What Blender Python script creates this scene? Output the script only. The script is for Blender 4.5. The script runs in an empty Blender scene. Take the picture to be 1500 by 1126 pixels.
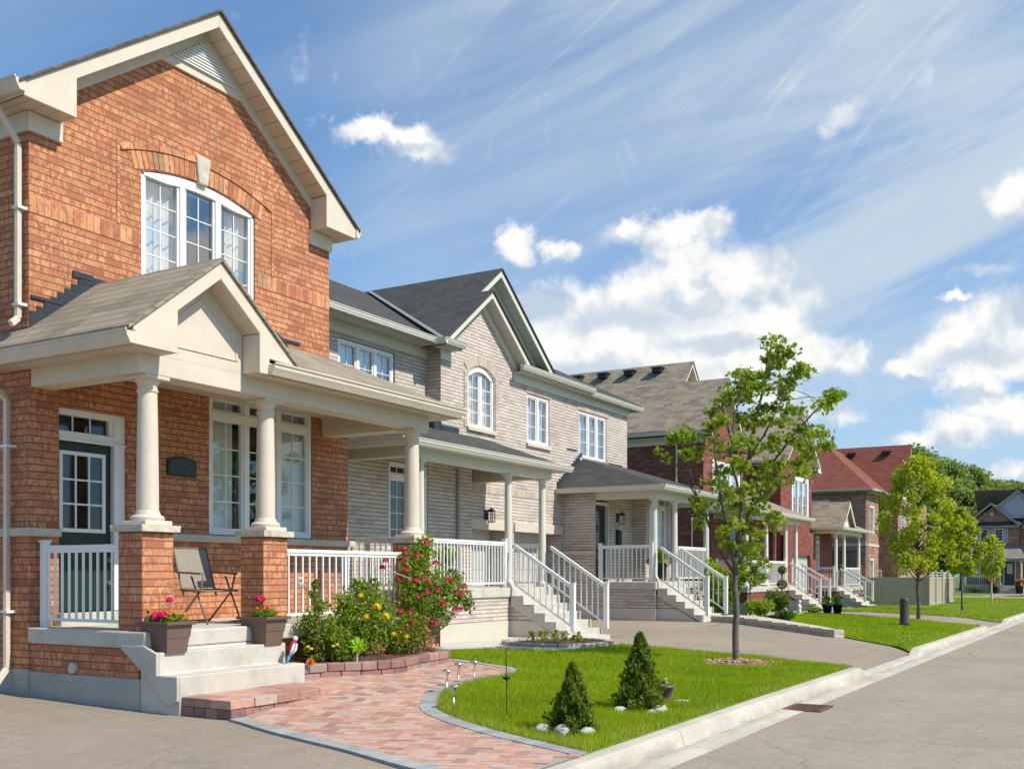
import bpy, bmesh, math, random
import numpy as np
from mathutils import Vector, Matrix
random.seed(7); rng = np.random.default_rng(7)
S = bpy.context.scene
COL = S.collection
ROOT = {}
# ------------------------------------------------------------------ objects
def tag(o, label=None, cat=None, group=None, kind=None):
    if label: o['label'] = label
    if cat: o['category'] = cat
    if group: o['group'] = group
    if kind: o['kind'] = kind
    return o
def thing(name, label, cat, loc=(0, 0, 0), group=None):
    o = bpy.data.objects.new(name, None); COL.objects.link(o)
    o.location = loc; o.empty_display_size = .2
    ROOT[o.name] = Vector(loc)
    return tag(o, label, cat, group)
def origin_of(o):
    while o.parent: o = o.parent
    return ROOT.get(o.name, Vector(o.location))
def link_mesh(name, me, mat, parent=None, origin=(0, 0, 0)):
    o = bpy.data.objects.new(name, me); COL.objects.link(o)
    if mat: me.materials.append(mat)
    if parent is not None:
        o.parent = parent
    else:
        o.location = origin; ROOT[o.name] = Vector(origin)
    return o
def copy_tree(o, parent=None):
    c = o.copy(); COL.objects.link(c)
    if parent is not None: c.parent = parent
    for ch in list(o.children): copy_tree(ch, c)
    return c
class MB:
    def __init__(s, T=None):
        s.v = []; s.f = []; s.t = []; s.T = T; s.tint = None
    def add(s, vs, fs, tint=None):
        b = len(s.v)
        if s.T: vs = [s.T(*p) for p in vs]
        s.v += [tuple(p) for p in vs]
        s.f += [tuple(i + b for i in f) for f in fs]
        t = tint if tint is not None else (s.tint if s.tint is not None else 0.5)
        s.t += [t] * len(fs)
    def box(s, x0, x1, y0, y1, z0, z1, tint=None):
        vs = [(x0,y0,z0),(x1,y0,z0),(x1,y1,z0),(x0,y1,z0),(x0,y0,z1),(x1,y0,z1),(x1,y1,z1),(x0,y1,z1)]
        s.add(vs, [(0,3,2,1),(4,5,6,7),(0,1,5,4),(1,2,6,5),(2,3,7,6),(3,0,4,7)], tint)
    def poly(s, pts, tint=None):
        s.add(pts, [tuple(range(len(pts)))], tint)
    def prism(s, poly, axis, a0, a1, tint=None):
        n = len(poly)
        m = {'x': lambda p, a: (a, p[0], p[1]), 'y': lambda p, a: (p[0], a, p[1]), 'z': lambda p, a: (p[0], p[1], a)}[axis]
        vs = [m(p, a0) for p in poly] + [m(p, a1) for p in poly]
        fs = [tuple(range(n)), tuple(range(2*n - 1, n - 1, -1))] + [(i, (i+1) % n, n + (i+1) % n, n + i) for i in range(n)]
        s.add(vs, fs, tint)
    def slab(s, pts, dz):
        n = len(pts)
        vs = list(pts) + [(p[0], p[1], p[2] - dz) for p in pts]
        fs = [tuple(range(n)), tuple(range(2*n - 1, n - 1, -1))] + [(i, (i+1) % n, n + (i+1) % n, n + i) for i in range(n)]
        s.add(vs, fs)
    def bar(s, p0, p1, w, h, up=(0, 0, 1), tint=None):
        p0 = Vector(p0); p1 = Vector(p1); d = (p1 - p0).normalized(); u = Vector(up)
        r = d.cross(u)
        if r.length < 1e-4: r = d.cross(Vector((1, 0, 0)))
        r.normalize(); u = r.cross(d).normalized()
        vs = []
        for p in (p0, p1):
            for a, b in ((-1,-1),(1,-1),(1,1),(-1,1)): vs.append(tuple(p + r*(a*w/2) + u*(b*h/2)))
        s.add(vs, [(0,3,2,1),(4,5,6,7),(0,1,5,4),(1,2,6,5),(2,3,7,6),(3,0,4,7)], tint)
    def tube(s, pts, rad, n=8, cap=True, tint=None):
        pts = [Vector(p) for p in pts]
        rad = rad if isinstance(rad, (list, tuple)) else [rad]*len(pts)
        vs = []; fs = []
        prev = None
        for i, p in enumerate(pts):
            d = (pts[min(i+1, len(pts)-1)] - pts[max(i-1, 0)])
            d = d.normalized() if d.length > 1e-6 else Vector((0,0,1))
            a = prev if prev is not None else (Vector((1,0,0)) if abs(d.x) < .8 else Vector((0,1,0)))
            a = (a - d*a.dot(d)).normalized(); b = d.cross(a); prev = a
            for k in range(n):
                an = 2*math.pi*k/n
                vs.append(tuple(p + (a*math.cos(an) + b*math.sin(an))*rad[i]))
        for i in range(len(pts)-1):
            for k in range(n):
                fs.append((i*n+k, i*n+(k+1) % n, (i+1)*n+(k+1) % n, (i+1)*n+k))
        if cap:
            fs.append(tuple(range(n-1, -1, -1))); fs.append(tuple((len(pts)-1)*n+k for k in range(n)))
        s.add(vs, fs, tint)
    def lathe(s, prof, cx, cy, n=24, tint=None):
        vs = []; fs = []
        for r, z in prof:
            for k in range(n):
                a = 2*math.pi*k/n; vs.append((cx + r*math.cos(a), cy + r*math.sin(a), z))
        m = len(prof)
        for i in range(m-1):
            for k in range(n): fs.append((i*n+k, i*n+(k+1) % n, (i+1)*n+(k+1) % n, (i+1)*n+k))
        fs.append(tuple(range(n-1, -1, -1))); fs.append(tuple((m-1)*n+k for k in range(n)))
        s.add(vs, fs, tint)
    def blob(s, c, r, seed=0, sub=2, rough=.15, tint=None):
        bm = bmesh.new(); bmesh.ops.create_icosphere(bm, subdivisions=sub, radius=1)
        rr = random.Random(seed); ph = [rr.uniform(0, 6) for _ in range(6)]
        vs = []
        for v in bm.verts:
            p = v.co; k = 1 + rough*(math.sin(3*p.x+ph[0])*math.sin(3*p.y+ph[1]) + .6*math.sin(5*p.z+ph[2])*math.sin(5*p.x+ph[3]))
            vs.append((c[0]+p.x*r[0]*k, c[1]+p.y*r[1]*k, c[2]+p.z*r[2]*k))
        fs = [tuple(v.index for v in f.verts) for f in bm.faces]; bm.free()
        s.add(vs, fs, tint)
    def build(s, name, mat, parent=None, smooth=False, bevel=0, seg=2, origin=None, recalc=True, label=None):
        me = bpy.data.meshes.new(name)
        if parent is not None: off = origin_of(parent)
        else:
            if origin is None:
                a = np.array(s.v); origin = (float(a[:,0].mean()), float(a[:,1].mean()), float(a[:,2].min()))
            off = Vector(origin)
        me.from_pydata([(p[0]-off.x, p[1]-off.y, p[2]-off.z) for p in s.v], [], s.f)
        at = me.attributes.new('tint', 'FLOAT', 'FACE'); at.data.foreach_set('value', s.t)
        if recalc:
            bm = bmesh.new(); bm.from_mesh(me); bmesh.ops.recalc_face_normals(bm, faces=bm.faces); bm.to_mesh(me); bm.free()
        if smooth: me.shade_smooth()
        o = link_mesh(name, me, mat, parent, tuple(off))
        if bevel:
            b = o.modifiers.new('bevel', 'BEVEL'); b.width = bevel; b.segments = seg; b.limit_method = 'ANGLE'; b.angle_limit = math.radians(40)
        if label: o['label'] = label
        return o
def np_mesh(name, V, k, mat, parent=None, tint=None, origin=None, smooth=False):
    V = np.asarray(V, dtype=np.float32).reshape(-1, 3); n = len(V)//k
    if parent is not None: off = origin_of(parent)
    else:
        if origin is None: origin = (float(V[:,0].mean()), float(V[:,1].mean()), float(V[:,2].min()))
        off = Vector(origin)
    V = V - np.array(off, dtype=np.float32)
    me = bpy.data.meshes.new(name)
    me.vertices.add(len(V)); me.vertices.foreach_set('co', V.ravel())
    me.loops.add(n*k); me.loops.foreach_set('vertex_index', np.arange(n*k, dtype=np.int32))
    me.polygons.add(n); me.polygons.foreach_set('loop_start', np.arange(0, n*k, k, dtype=np.int32))
    me.update(calc_edges=True)
    if tint is not None:
        at = me.attributes.new('tint', 'FLOAT', 'FACE'); at.data.foreach_set('value', np.asarray(tint, dtype=np.float32))
    return link_mesh(name, me, mat, parent, tuple(off))
# ------------------------------------------------------------------ materials
def mk(name):
    m = bpy.data.materials.new(name); m.use_nodes = True
    nt = m.node_tree; nt.nodes.clear()
    out = nt.nodes.new('ShaderNodeOutputMaterial'); b = nt.nodes.new('ShaderNodeBsdfPrincipled')
    nt.links.new(b.outputs[0], out.inputs[0])
    return m, nt, b, out
class NT:
    def __init__(s, nt): s.nt = nt
    def n(s, t, **k):
        nd = s.nt.nodes.new(t)
        for a, b in k.items(): setattr(nd, a, b)
        return nd
    def put(s, sock, v):
        if isinstance(v, bpy.types.NodeSocket): s.nt.links.new(v, sock)
        elif v is not None:
            if hasattr(sock.default_value, '__len__') and not hasattr(v, '__len__'): v = (v,)*len(sock.default_value)
            if hasattr(sock.default_value, '__len__') and len(sock.default_value) == 4 and len(v) == 3: v = (*v, 1)
            sock.default_value = v
    def math(s, op, a, b=None, c=None, clamp=False):
        nd = s.n('ShaderNodeMath', operation=op, use_clamp=clamp)
        s.put(nd.inputs[0], a)
        if b is not None: s.put(nd.inputs[1], b)
        if c is not None: s.put(nd.inputs[2], c)
        return nd.outputs[0]
    def vmath(s, op, a, b=None):
        nd = s.n('ShaderNodeVectorMath', operation=op); s.put(nd.inputs[0], a)
        if b is not None: s.put(nd.inputs[1], b)
        return nd.outputs['Value'] if op in ('LENGTH', 'DOT_PRODUCT') else nd.outputs[0]
    def mix(s, f, a, b, mode='MIX'):
        nd = s.n('ShaderNodeMix', data_type='RGBA', blend_type=mode)
        s.put(nd.inputs[0], f); s.put(nd.inputs[6], a); s.put(nd.inputs[7], b); return nd.outputs[2]
    def noise(s, vec, scale, detail=4, rough=.55, dist=0, dim='3D'):
        nd = s.n('ShaderNodeTexNoise', noise_dimensions=dim); s.put(nd.inputs['Vector'], vec)
        nd.inputs['Scale'].default_value = scale; nd.inputs['Detail'].default_value = detail
        nd.inputs['Roughness'].default_value = rough; nd.inputs['Distortion'].default_value = dist
        return nd.outputs[0]
    def ramp(s, f, stops, interp='LINEAR'):
        nd = s.n('ShaderNodeValToRGB'); nd.color_ramp.interpolation = interp
        e = nd.color_ramp.elements
        while len(e) < len(stops): e.new(.5)
        for el, (p, c) in zip(e, stops):
            el.position = p; el.color = (*c, 1) if len(c) == 3 else c
        s.put(nd.inputs[0], f); return nd.outputs[0]
    def mrange(s, v, a, b, c=0, d=1, smooth=False):
        nd = s.n('ShaderNodeMapRange', interpolation_type='SMOOTHSTEP' if smooth else 'LINEAR')
        s.put(nd.inputs[0], v)
        for i, x in zip((1, 2, 3, 4), (a, b, c, d)): s.put(nd.inputs[i], x)
        return nd.outputs[0]
    def pos(s): return s.n('ShaderNodeNewGeometry').outputs['Position']
    def sep(s, v):
        nd = s.n('ShaderNodeSeparateXYZ'); s.put(nd.inputs[0], v); return nd.outputs
    def comb(s, x, y, z):
        nd = s.n('ShaderNodeCombineXYZ')
        for i, v in enumerate((x, y, z)): s.put(nd.inputs[i], v)
        return nd.outputs[0]
    def attr(s, name='tint'):
        return s.n('ShaderNodeAttribute', attribute_name=name).outputs['Fac']
    def bump(s, h, strength=.5, dist=.01, normal=None):
        nd = s.n('ShaderNodeBump'); nd.inputs['Strength'].default_value = strength; nd.inputs['Distance'].default_value = dist
        s.put(nd.inputs['Height'], h)
        if normal is not None: s.put(nd.inputs['Normal'], normal)
        return nd.outputs[0]
    def wallcoord(s):
        g = s.n('ShaderNodeNewGeometry'); p = s.sep(g.outputs['Position']); nn = s.sep(g.outputs['True Normal'])
        ax = s.math('GREATER_THAN', s.math('ABSOLUTE', nn[0]), s.math('ABSOLUTE', nn[1]))
        mx = s.n('ShaderNodeMix', data_type='FLOAT'); s.put(mx.inputs[0], ax); s.put(mx.inputs[2], p[0]); s.put(mx.inputs[3], p[1])
        return mx.outputs[0], p[2], p, nn
def dull(name, col, rough=.6, var=.08, nscale=3, bump=.0, bscale=60, streak=0, metal=0, spec=.4, dark=None):
    m, nt, b, out = mk(name); N = NT(nt); p = N.pos()
    f = N.noise(p, nscale, 5, .6)
    c = N.mix(N.mrange(f, .3, .7), tuple(x*(1-var) for x in col), tuple(min(1, x*(1+var)) for x in col))
    if dark:
        d = N.mrange(N.noise(p, dark[1], 6, .65), dark[2], dark[3])
        c = N.mix(N.math('MULTIPLY', d, dark[4]), c, dark[0])
    nt.links.new(c, b.inputs['Base Color'])
    b.inputs['Roughness'].default_value = rough; b.inputs['Metallic'].default_value = metal
    b.inputs['Specular IOR Level'].default_value = spec
    if bump:
        h = N.noise(p, bscale, 5, .6); nt.links.new(N.bump(h, bump, .01), b.inputs['Normal'])
    return m
def brick(name, stops, mortar, w=.30, h=.1, ms=.009, mott=None, mottf=.5, off=0.0, mdark=None, bumps=.9, head=None, ms2=16):
    m, nt, b, out = mk(name); N = NT(nt)
    u, z, P, nn = N.wallcoord()
    jit = N.math('MULTIPLY', N.math('SUBTRACT', N.noise(P and N.pos(), 9, 2), .5), .006)
    vec = N.comb(N.math('ADD', u, jit), N.math('ADD', N.math('ADD', z, off), jit), 0)
    bt = N.n('ShaderNodeTexBrick'); N.put(bt.inputs['Vector'], vec)
    bt.inputs['Color1'].default_value = (0,0,0,1); bt.inputs['Color2'].default_value = (1,1,1,1); bt.inputs['Mortar'].default_value = (.5,.5,.5,1)
    bt.inputs['Scale'].default_value = 1; bt.inputs['Mortar Size'].default_value = ms; bt.inputs['Mortar Smooth'].default_value = .15
    bt.inputs['Brick Width'].default_value = w; bt.inputs['Row Height'].default_value = h; bt.inputs['Bias'].default_value = 0
    rnd = N.sep(bt.outputs['Color'])[0]
    c = N.ramp(rnd, stops)
    pos = N.pos()
    if mott:
        sc = N.vmath('MULTIPLY', pos, (1, 1, .45))
        f = N.noise(sc, ms2, 5, .7, .6)
        shift = N.math('MULTIPLY', N.math('SUBTRACT', rnd, .5), .12)
        f = N.mrange(N.math('ADD', f, shift), .46, .6)
        c = N.mix(N.math('MULTIPLY', f, mottf), c, mott)
        f2 = N.mrange(N.noise(sc, 55, 3, .6), .56, .7)
        c = N.mix(N.math('MULTIPLY', f2, mottf*.6), c, mott)
    lo = N.mrange(N.noise(pos, 1.1, 4), .3, .7, .86, 1.1)
    c = N.mix(1, c, N.comb(lo, lo, lo), 'MULTIPLY')
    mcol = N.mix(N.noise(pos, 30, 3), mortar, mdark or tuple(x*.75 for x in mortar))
    if head:      # recess shade of the raked beds is put into their mortar colour; uprights paler
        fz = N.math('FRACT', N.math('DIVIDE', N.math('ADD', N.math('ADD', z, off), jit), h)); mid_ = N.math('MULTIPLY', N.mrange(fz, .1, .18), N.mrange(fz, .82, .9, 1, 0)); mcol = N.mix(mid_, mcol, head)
    c = N.mix(bt.outputs['Fac'], c, mcol)
    nt.links.new(c, b.inputs['Base Color']); b.inputs['Roughness'].default_value = .85; b.inputs['Specular IOR Level'].default_value = .25
    hgt = N.math('ADD', N.math('SUBTRACT', 1, bt.outputs['Fac']), N.math('MULTIPLY', N.noise(pos, 90, 4), .25))
    nt.links.new(N.bump(hgt, bumps, .012), b.inputs['Normal'])
    return m
def tinted_brick(name, stops, mott, mottf=.5):
    m, nt, b, out = mk(name); N = NT(nt); pos = N.pos()
    t = N.attr(); c = N.ramp(t, stops)
    f = N.mrange(N.noise(N.vmath('MULTIPLY', pos, (1, 1, .6)), 18, 5, .7, .6), .48, .62)
    c = N.mix(N.math('MULTIPLY', f, mottf), c, mott)
    nt.links.new(c, b.inputs['Base Color']); b.inputs['Roughness'].default_value = .85
    nt.links.new(N.bump(N.noise(pos, 90, 4), .5, .005), b.inputs['Normal'])
    return m
def shingle(name, stops, row=.1, w=.32, blend=.0, bumps=1.0, line=.45):
    m, nt, b, out = mk(name); N = NT(nt)
    g = N.n('ShaderNodeNewGeometry'); p = N.sep(g.outputs['Position']); nn = N.sep(g.outputs['True Normal'])
    ax = N.math('GREATER_THAN', N.math('ABSOLUTE', nn[0]), N.math('ABSOLUTE', nn[1]))
    mx = N.n('ShaderNodeMix', data_type='FLOAT'); N.put(mx.inputs[0], ax); N.put(mx.inputs[2], p[0]); N.put(mx.inputs[3], p[1])
    wob = N.math('MULTIPLY', N.math('SUBTRACT', N.noise(g.outputs['Position'], 3, 3), .5), .015)
    zz = N.math('ADD', p[2], wob)
    vec = N.comb(mx.outputs[0], zz, 0)
    bt = N.n('ShaderNodeTexBrick'); N.put(bt.inputs['Vector'], vec)
    bt.inputs['Color1'].default_value = (0,0,0,1); bt.inputs['Color2'].default_value = (1,1,1,1); bt.inputs['Mortar'].default_value = (.5,.5,.5,1)
    bt.inputs['Scale'].default_value = 1; bt.inputs['Mortar Size'].default_value = .002; bt.inputs['Brick Width'].default_value = w; bt.inputs['Row Height'].default_value = row
    bt.offset = .37; bt.squash = .7; bt.squash_frequency = 3
    rnd = N.sep(bt.outputs['Color'])[0]
    ns = N.noise(g.outputs['Position'], 1.2, 4)
    c = N.ramp(N.math('ADD', N.math('MULTIPLY', rnd, 1-blend), N.math('MULTIPLY', ns, blend)), stops)
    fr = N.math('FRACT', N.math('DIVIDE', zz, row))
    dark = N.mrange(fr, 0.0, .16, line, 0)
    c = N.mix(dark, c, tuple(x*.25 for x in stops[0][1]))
    gr = N.mrange(N.noise(g.outputs['Position'], 160, 2), .3, .7, .82, 1.18)
    c = N.mix(1, c, N.comb(gr, gr, gr), 'MULTIPLY')
    nt.links.new(c, b.inputs['Base Color']); b.inputs['Roughness'].default_value = .9; b.inputs['Specular IOR Level'].default_value = .25
    hh = N.math('ADD', N.math('SUBTRACT', 1, fr), N.math('MULTIPLY', rnd, .3))
    hh = N.math('ADD', hh, N.math('MULTIPLY', N.noise(g.outputs['Position'], 120, 3), .3))
    nt.links.new(N.bump(hh, bumps, .012), b.inputs['Normal'])
    return m
def planked(name, col, step=.12, axis=0, dark=.5):
    m, nt, b, out = mk(name); N = NT(nt); g = N.n('ShaderNodeNewGeometry'); p = N.sep(g.outputs['Position'])
    fr = N.math('FRACT', N.math('DIVIDE', p[axis], step))
    ln = N.math('MAXIMUM', N.mrange(fr, 0, .06, 1, 0), N.mrange(fr, .94, 1, 0, 1))
    v = N.noise(g.outputs['Position'], 2, 3)
    c = N.mix(N.mrange(v, .3, .7), tuple(x*.93 for x in col), tuple(x*1.05 for x in col))
    c = N.mix(N.math('MULTIPLY', ln, dark), c, tuple(x*.3 for x in col))
    nt.links.new(c, b.inputs['Base Color']); b.inputs['Roughness'].default_value = .55
    nt.links.new(N.bump(N.math('SUBTRACT', 1, ln), .4, .006), b.inputs['Normal'])
    return m
def leafmat(name, dark, light, trans=.35, rough=.5, extra=None):
    m, nt, b, out = mk(name); N = NT(nt); t = N.attr()
    c = N.mix(t, dark, light)
    if extra: c = N.mix(N.mrange(t, extra[1], 1.0), c, extra[0])
    nt.links.new(c, b.inputs['Base Color']); b.inputs['Roughness'].default_value = rough; b.inputs['Specular IOR Level'].default_value = .15
    tr = N.n('ShaderNodeBsdfTranslucent'); N.put(tr.inputs[0], N.mix(.5, c, (.5, .62, .05), 'MIX') if trans > .2 else c)
    mxs = N.n('ShaderNodeMixShader'); mxs.inputs[0].default_value = trans
    nt.links.new(b.outputs[0], mxs.inputs[1]); nt.links.new(tr.outputs[0], mxs.inputs[2]); nt.links.new(mxs.outputs[0], out.inputs[0])
    return m
def glass(name, tint=(.88,.91,.9), boost=1.7, base=.04):
    m, nt, b, out = mk(name); N = NT(nt); nt.nodes.remove(b)
    g = N.n('ShaderNodeNewGeometry'); co = N.math('ABSOLUTE', N.vmath('DOT_PRODUCT', g.outputs['Incoming'], g.outputs['Normal']))
    fr = N.math('ADD', N.math('MULTIPLY', N.math('POWER', N.math('SUBTRACT', 1, co, clamp=True), 5), .96), .04)   # Schlick, same from both sides
    f = N.math('ADD', N.math('MULTIPLY', fr, boost), base, clamp=True)
    t = N.n('ShaderNodeBsdfTransparent'); N.put(t.inputs[0], tint)
    gl = N.n('ShaderNodeBsdfGlossy'); gl.inputs['Roughness'].default_value = .0; gl.inputs[0].default_value = (.95,.97,1,1)
    h = N.noise(N.pos(), 1.3, 2); nt.links.new(N.bump(h, .06, .02), gl.inputs['Normal'])
    mx = N.n('ShaderNodeMixShader'); N.put(mx.inputs[0], f)
    nt.links.new(t.outputs[0], mx.inputs[1]); nt.links.new(gl.outputs[0], mx.inputs[2]); nt.links.new(mx.outputs[0], out.inputs[0])
    return m
def asphalt(name, col, stain=(.3,.27,.24)):
    m, nt, b, out = mk(name); N = NT(nt); p = N.pos()
    big = N.mrange(N.noise(p, .35, 5, .6), .3, .7)
    c = N.mix(big, tuple(x*.88 for x in col), tuple(x*1.1 for x in col))
    sp = N.vmath('MULTIPLY', p, (.25, 1.6, 1)); st = N.mrange(N.noise(sp, 1.2, 6, .65), .52, .75)
    c = N.mix(N.math('MULTIPLY', st, .35), c, tuple(x*.7 for x in col))
    pat = N.mrange(N.noise(p, 1.1, 6, .7), .62, .72); c = N.mix(N.math('MULTIPLY', pat, .35), c, stain)
    md = N.mrange(N.noise(p, 5, 4, .7), .3, .7, .9, 1.1); c = N.mix(1, c, N.comb(md, md, md), 'MULTIPLY')
    sp2 = N.mrange(N.noise(p, 38, 3, .7), .35, .68, .84, 1.16); c = N.mix(1, c, N.comb(sp2, sp2, sp2), 'MULTIPLY')
    vo = N.n('ShaderNodeTexVoronoi', feature='DISTANCE_TO_EDGE'); vo.inputs['Scale'].default_value = .22
    nt.links.new(N.vmath('ADD', p, N.comb(N.math('MULTIPLY', N.noise(p, 1.3, 5), .9), N.math('MULTIPLY', N.noise(N.vmath('ADD', p, (5, 5, 0)), 1.3, 5), .9), 0)), vo.inputs['Vector'])
    cr = N.math('MULTIPLY', N.mrange(vo.outputs[0], .0015, .005, 1, 0), N.mrange(N.noise(p, .3, 2), .45, .6)); c = N.mix(N.math('MULTIPLY', cr, .6), c, tuple(x*.35 for x in col))
    oil = N.mrange(N.noise(N.vmath('ADD', p, (9, 2, 0)), .8, 3, .5), .66, .78); c = N.mix(N.math('MULTIPLY', oil, .3), c, tuple(x*.5 for x in col))
    agg = N.noise(p, 130, 3, .7)
    c = N.mix(N.mrange(agg, .56, .72), c, tuple(min(1, x*1.7) for x in col))
    c = N.mix(N.mrange(agg, .42, .3), c, tuple(x*.5 for x in col))
    nt.links.new(c, b.inputs['Base Color']); b.inputs['Roughness'].default_value = .9; b.inputs['Specular IOR Level'].default_value = .2
    nt.links.new(N.bump(N.noise(p, 150, 4, .7), .5, .006), b.inputs['Normal'])
    return m
# colours
OR = [(0,(.38,.135,.07)),(.12,(.46,.18,.09)),(.45,(.60,.26,.125)),(.8,(.68,.345,.17)),(.93,(.58,.29,.15)),(1,(.34,.22,.125))]
M = {}
M_ = M
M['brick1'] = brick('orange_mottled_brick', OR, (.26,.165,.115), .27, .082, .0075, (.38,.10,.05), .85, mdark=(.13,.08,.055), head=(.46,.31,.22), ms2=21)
M['brick1t'] = tinted_brick('orange_trim_brick', OR, (.29,.085,.045), .7)
M['mortar1'] = dull('mortar', (.33,.27,.22), .9)
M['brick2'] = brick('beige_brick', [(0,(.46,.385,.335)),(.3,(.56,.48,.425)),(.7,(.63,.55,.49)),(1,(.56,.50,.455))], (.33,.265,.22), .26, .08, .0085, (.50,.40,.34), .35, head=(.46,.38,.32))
M['brick2t'] = tinted_brick('beige_trim_brick', [(0,(.42,.34,.27)),(1,(.58,.49,.40))], (.44,.34,.26), .3)
M['brick3'] = brick('dark_red_brick', [(0,(.17,.045,.035)),(.5,(.25,.065,.045)),(.85,(.30,.085,.06)),(1,(.36,.17,.13))], (.27,.16,.13), .28, .085, .008, (.15,.04,.035), .4)
M['brick5'] = brick('brown_mixed_brick', [(0,(.24,.115,.08)),(.4,(.41,.235,.165)),(.75,(.54,.36,.27)),(1,(.31,.155,.11))], (.36,.27,.21), .28, .085, .008, (.26,.12,.09), .4)
M['roof1'] = shingle('taupe_shingle', [(0,(.22,.185,.135)),(.5,(.28,.235,.175)),(1,(.33,.28,.21))], .105, .33, line=.7)
M['roof2'] = shingle('charcoal_shingle', [(0,(.050,.050,.049)),(.5,(.064,.063,.062)),(1,(.085,.083,.081))], .10, .3, .3)
M['roof3'] = shingle('brown_shingle', [(0,(.18,.14,.105)),(.35,(.24,.195,.148)),(.6,(.29,.24,.18)),(1,(.36,.30,.225))], .11, .36, .35, line=.25)
M['roof5'] = shingle('red_shingle', [(0,(.17,.055,.04)),(1,(.24,.08,.055))], .14, .4, .3, line=.25)
M['trim1'] = dull('cream_trim', (.64,.56,.46), .5, .05, 4, .08, 30, dark=((.46,.40,.32), 2.4, .52, .8, .35))
M['soffit1'] = planked('cream_soffit', (.56,.47,.37), .17, 0, .7)
M['soffit1y'] = planked('cream_soffit_boards', (.58,.49,.39), .1, 1, .5)
M['trim2'] = dull('grey_cream_trim', (.60,.585,.51), .5, .04, 4, .06, 30)
M['soffit2'] = planked('grey_soffit', (.50,.50,.44), .2, 0, .5)
M['white'] = dull('white_paint', (.80,.80,.78), .4, .03)
M['trim3'] = dull('white_cream_trim', (.72,.68,.60), .5, .04)
M['concrete'] = dull('step_concrete', (.52,.485,.425), .85, .09, 2.5, .25, 70, dark=((.33,.31,.26), 2.6, .48, .72, .6))
M['found'] = dull('grey_foundation_parging', (.36,.36,.33), .9, .1, 2, .4, 40, dark=((.24,.23,.2), 1.6, .5, .75, .6))
M['found2'] = dull('cream_foundation_parging', (.55,.50,.42), .9, .06, 2, .3, 50, dark=((.40,.36,.3), 1.6, .55, .8, .5))
M['stone'] = dull('sill_limestone', (.55,.49,.41), .85, .12, 9, .7, 45, dark=((.36,.32,.27), 8, .5, .7, .5))
M['greendoor'] = dull('dark_green_door_paint', (.018,.035,.024), .4, .06)
M['blackdoor'] = dull('black_door_paint', (.012,.012,.013), .35, .06)
M['black'] = dull('black_metal', (.02,.022,.024), .5, .1)
M['flash'] = dull('dark_flashing', (.025,.035,.045), .55, .2, 6)
M['plate'] = dull('dark_slate_plate', (.04,.05,.052), .5, .1)
M['chrome'] = dull('brushed_steel', (.6,.58,.54), .3, .1, metal=.9)
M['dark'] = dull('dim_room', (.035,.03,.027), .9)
M['curtain'] = dull('sheer_curtain', (.82,.82,.80), .8, .03)
M['blind'] = dull('pale_blind', (.5,.49,.44), .8, .05)
M['glass'] = glass('window_glass')
M['glass_up'] = glass('upper_window_glass', (.92,.95,.97), 3.2, .17)
M['asphalt'] = asphalt('road_asphalt', (.31,.262,.205), (.33,.30,.27))
M['drive'] = asphalt('driveway_asphalt', (.295,.245,.19), (.16,.14,.12))
def kerb_mat(col):
    m, nt, b, out = mk('kerb_concrete'); N = NT(nt); p = N.pos(); q = N.sep(p)
    c = N.mix(N.mrange(N.noise(p, 1.3, 6, .65), .3, .7), tuple(x*.8 for x in col), tuple(x*1.1 for x in col))
    st = N.mrange(N.noise(N.vmath('MULTIPLY', p, (.35, 3, 2)), 1.6, 6, .7), .5, .72); c = N.mix(N.math('MULTIPLY', st, .5), c, (.33,.30,.25))
    fr = N.math('FRACT', N.math('DIVIDE', N.math('ADD', q[0], N.math('MULTIPLY', N.noise(p, 6, 2), .01)), 3.05)); jn = N.math('MAXIMUM', N.mrange(fr, 0, .004, 1, 0), N.mrange(fr, .996, 1, 0, 1))
    c = N.mix(N.math('MULTIPLY', jn, .8), c, (.10,.09,.075))
    dirt = N.math('MULTIPLY', N.math('MULTIPLY', N.mrange(q[1], 3.36, 3.5), N.mrange(q[1], 3.53, 3.56, 1, 0)), N.mrange(N.noise(N.vmath('MULTIPLY', p, (.6, 3, 1)), 2.2, 5, .7), .38, .62)); c = N.mix(N.math('MULTIPLY', dirt, .65), c, (.22,.19,.15))
    sp = N.mrange(N.noise(p, 60, 3, .7), .35, .7, .88, 1.1); c = N.mix(1, c, N.comb(sp, sp, sp), 'MULTIPLY')
    nt.links.new(c, b.inputs['Base Color']); b.inputs['Roughness'].default_value = .9; b.inputs['Specular IOR Level'].default_value = .2
    nt.links.new(N.bump(N.noise(p, 70, 4, .7), .5, .006), b.inputs['Normal']); return m
M['kerb'] = kerb_mat((.52,.48,.41))
M['kerb_plain'] = dull('kerb_concrete_plain', (.50,.465,.40), .9, .1, 1.3, .4, 60, dark=((.38,.35,.30), 1.0, .5, .72, .55))
M['walk'] = dull('walk_concrete', (.53,.51,.46), .9, .08, 1.5, .3, 60, dark=((.4,.38,.34), 1.2, .5, .75, .5))
M['soil'] = dull('garden_soil', (.09,.05,.035), .95, .4, 14, 1, 40)
M['mulch'] = dull('wood_chips', (.42,.30,.18), .95, .45, 40, 1, 60)
M['sand'] = dull('joint_sand', (.34,.29,.24), .95, .15, 10)
M['fence'] = dull('grey_vinyl_fence', (.43,.375,.29), .55, .06, 2)
M['siding'] = planked('pale_siding', (.62,.62,.58), .18, 2, .5)
M['siding_blue'] = planked('blue_grey_siding', (.34,.40,.46), .22, 2, .45)
M['shutter'] = planked('blue_grey_shutter', (.35,.42,.45), .06, 2, .3)
M['bark'] = dull('grey_brown_bark', (.15,.12,.10), .95, .25, 20, .8, 50)
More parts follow.
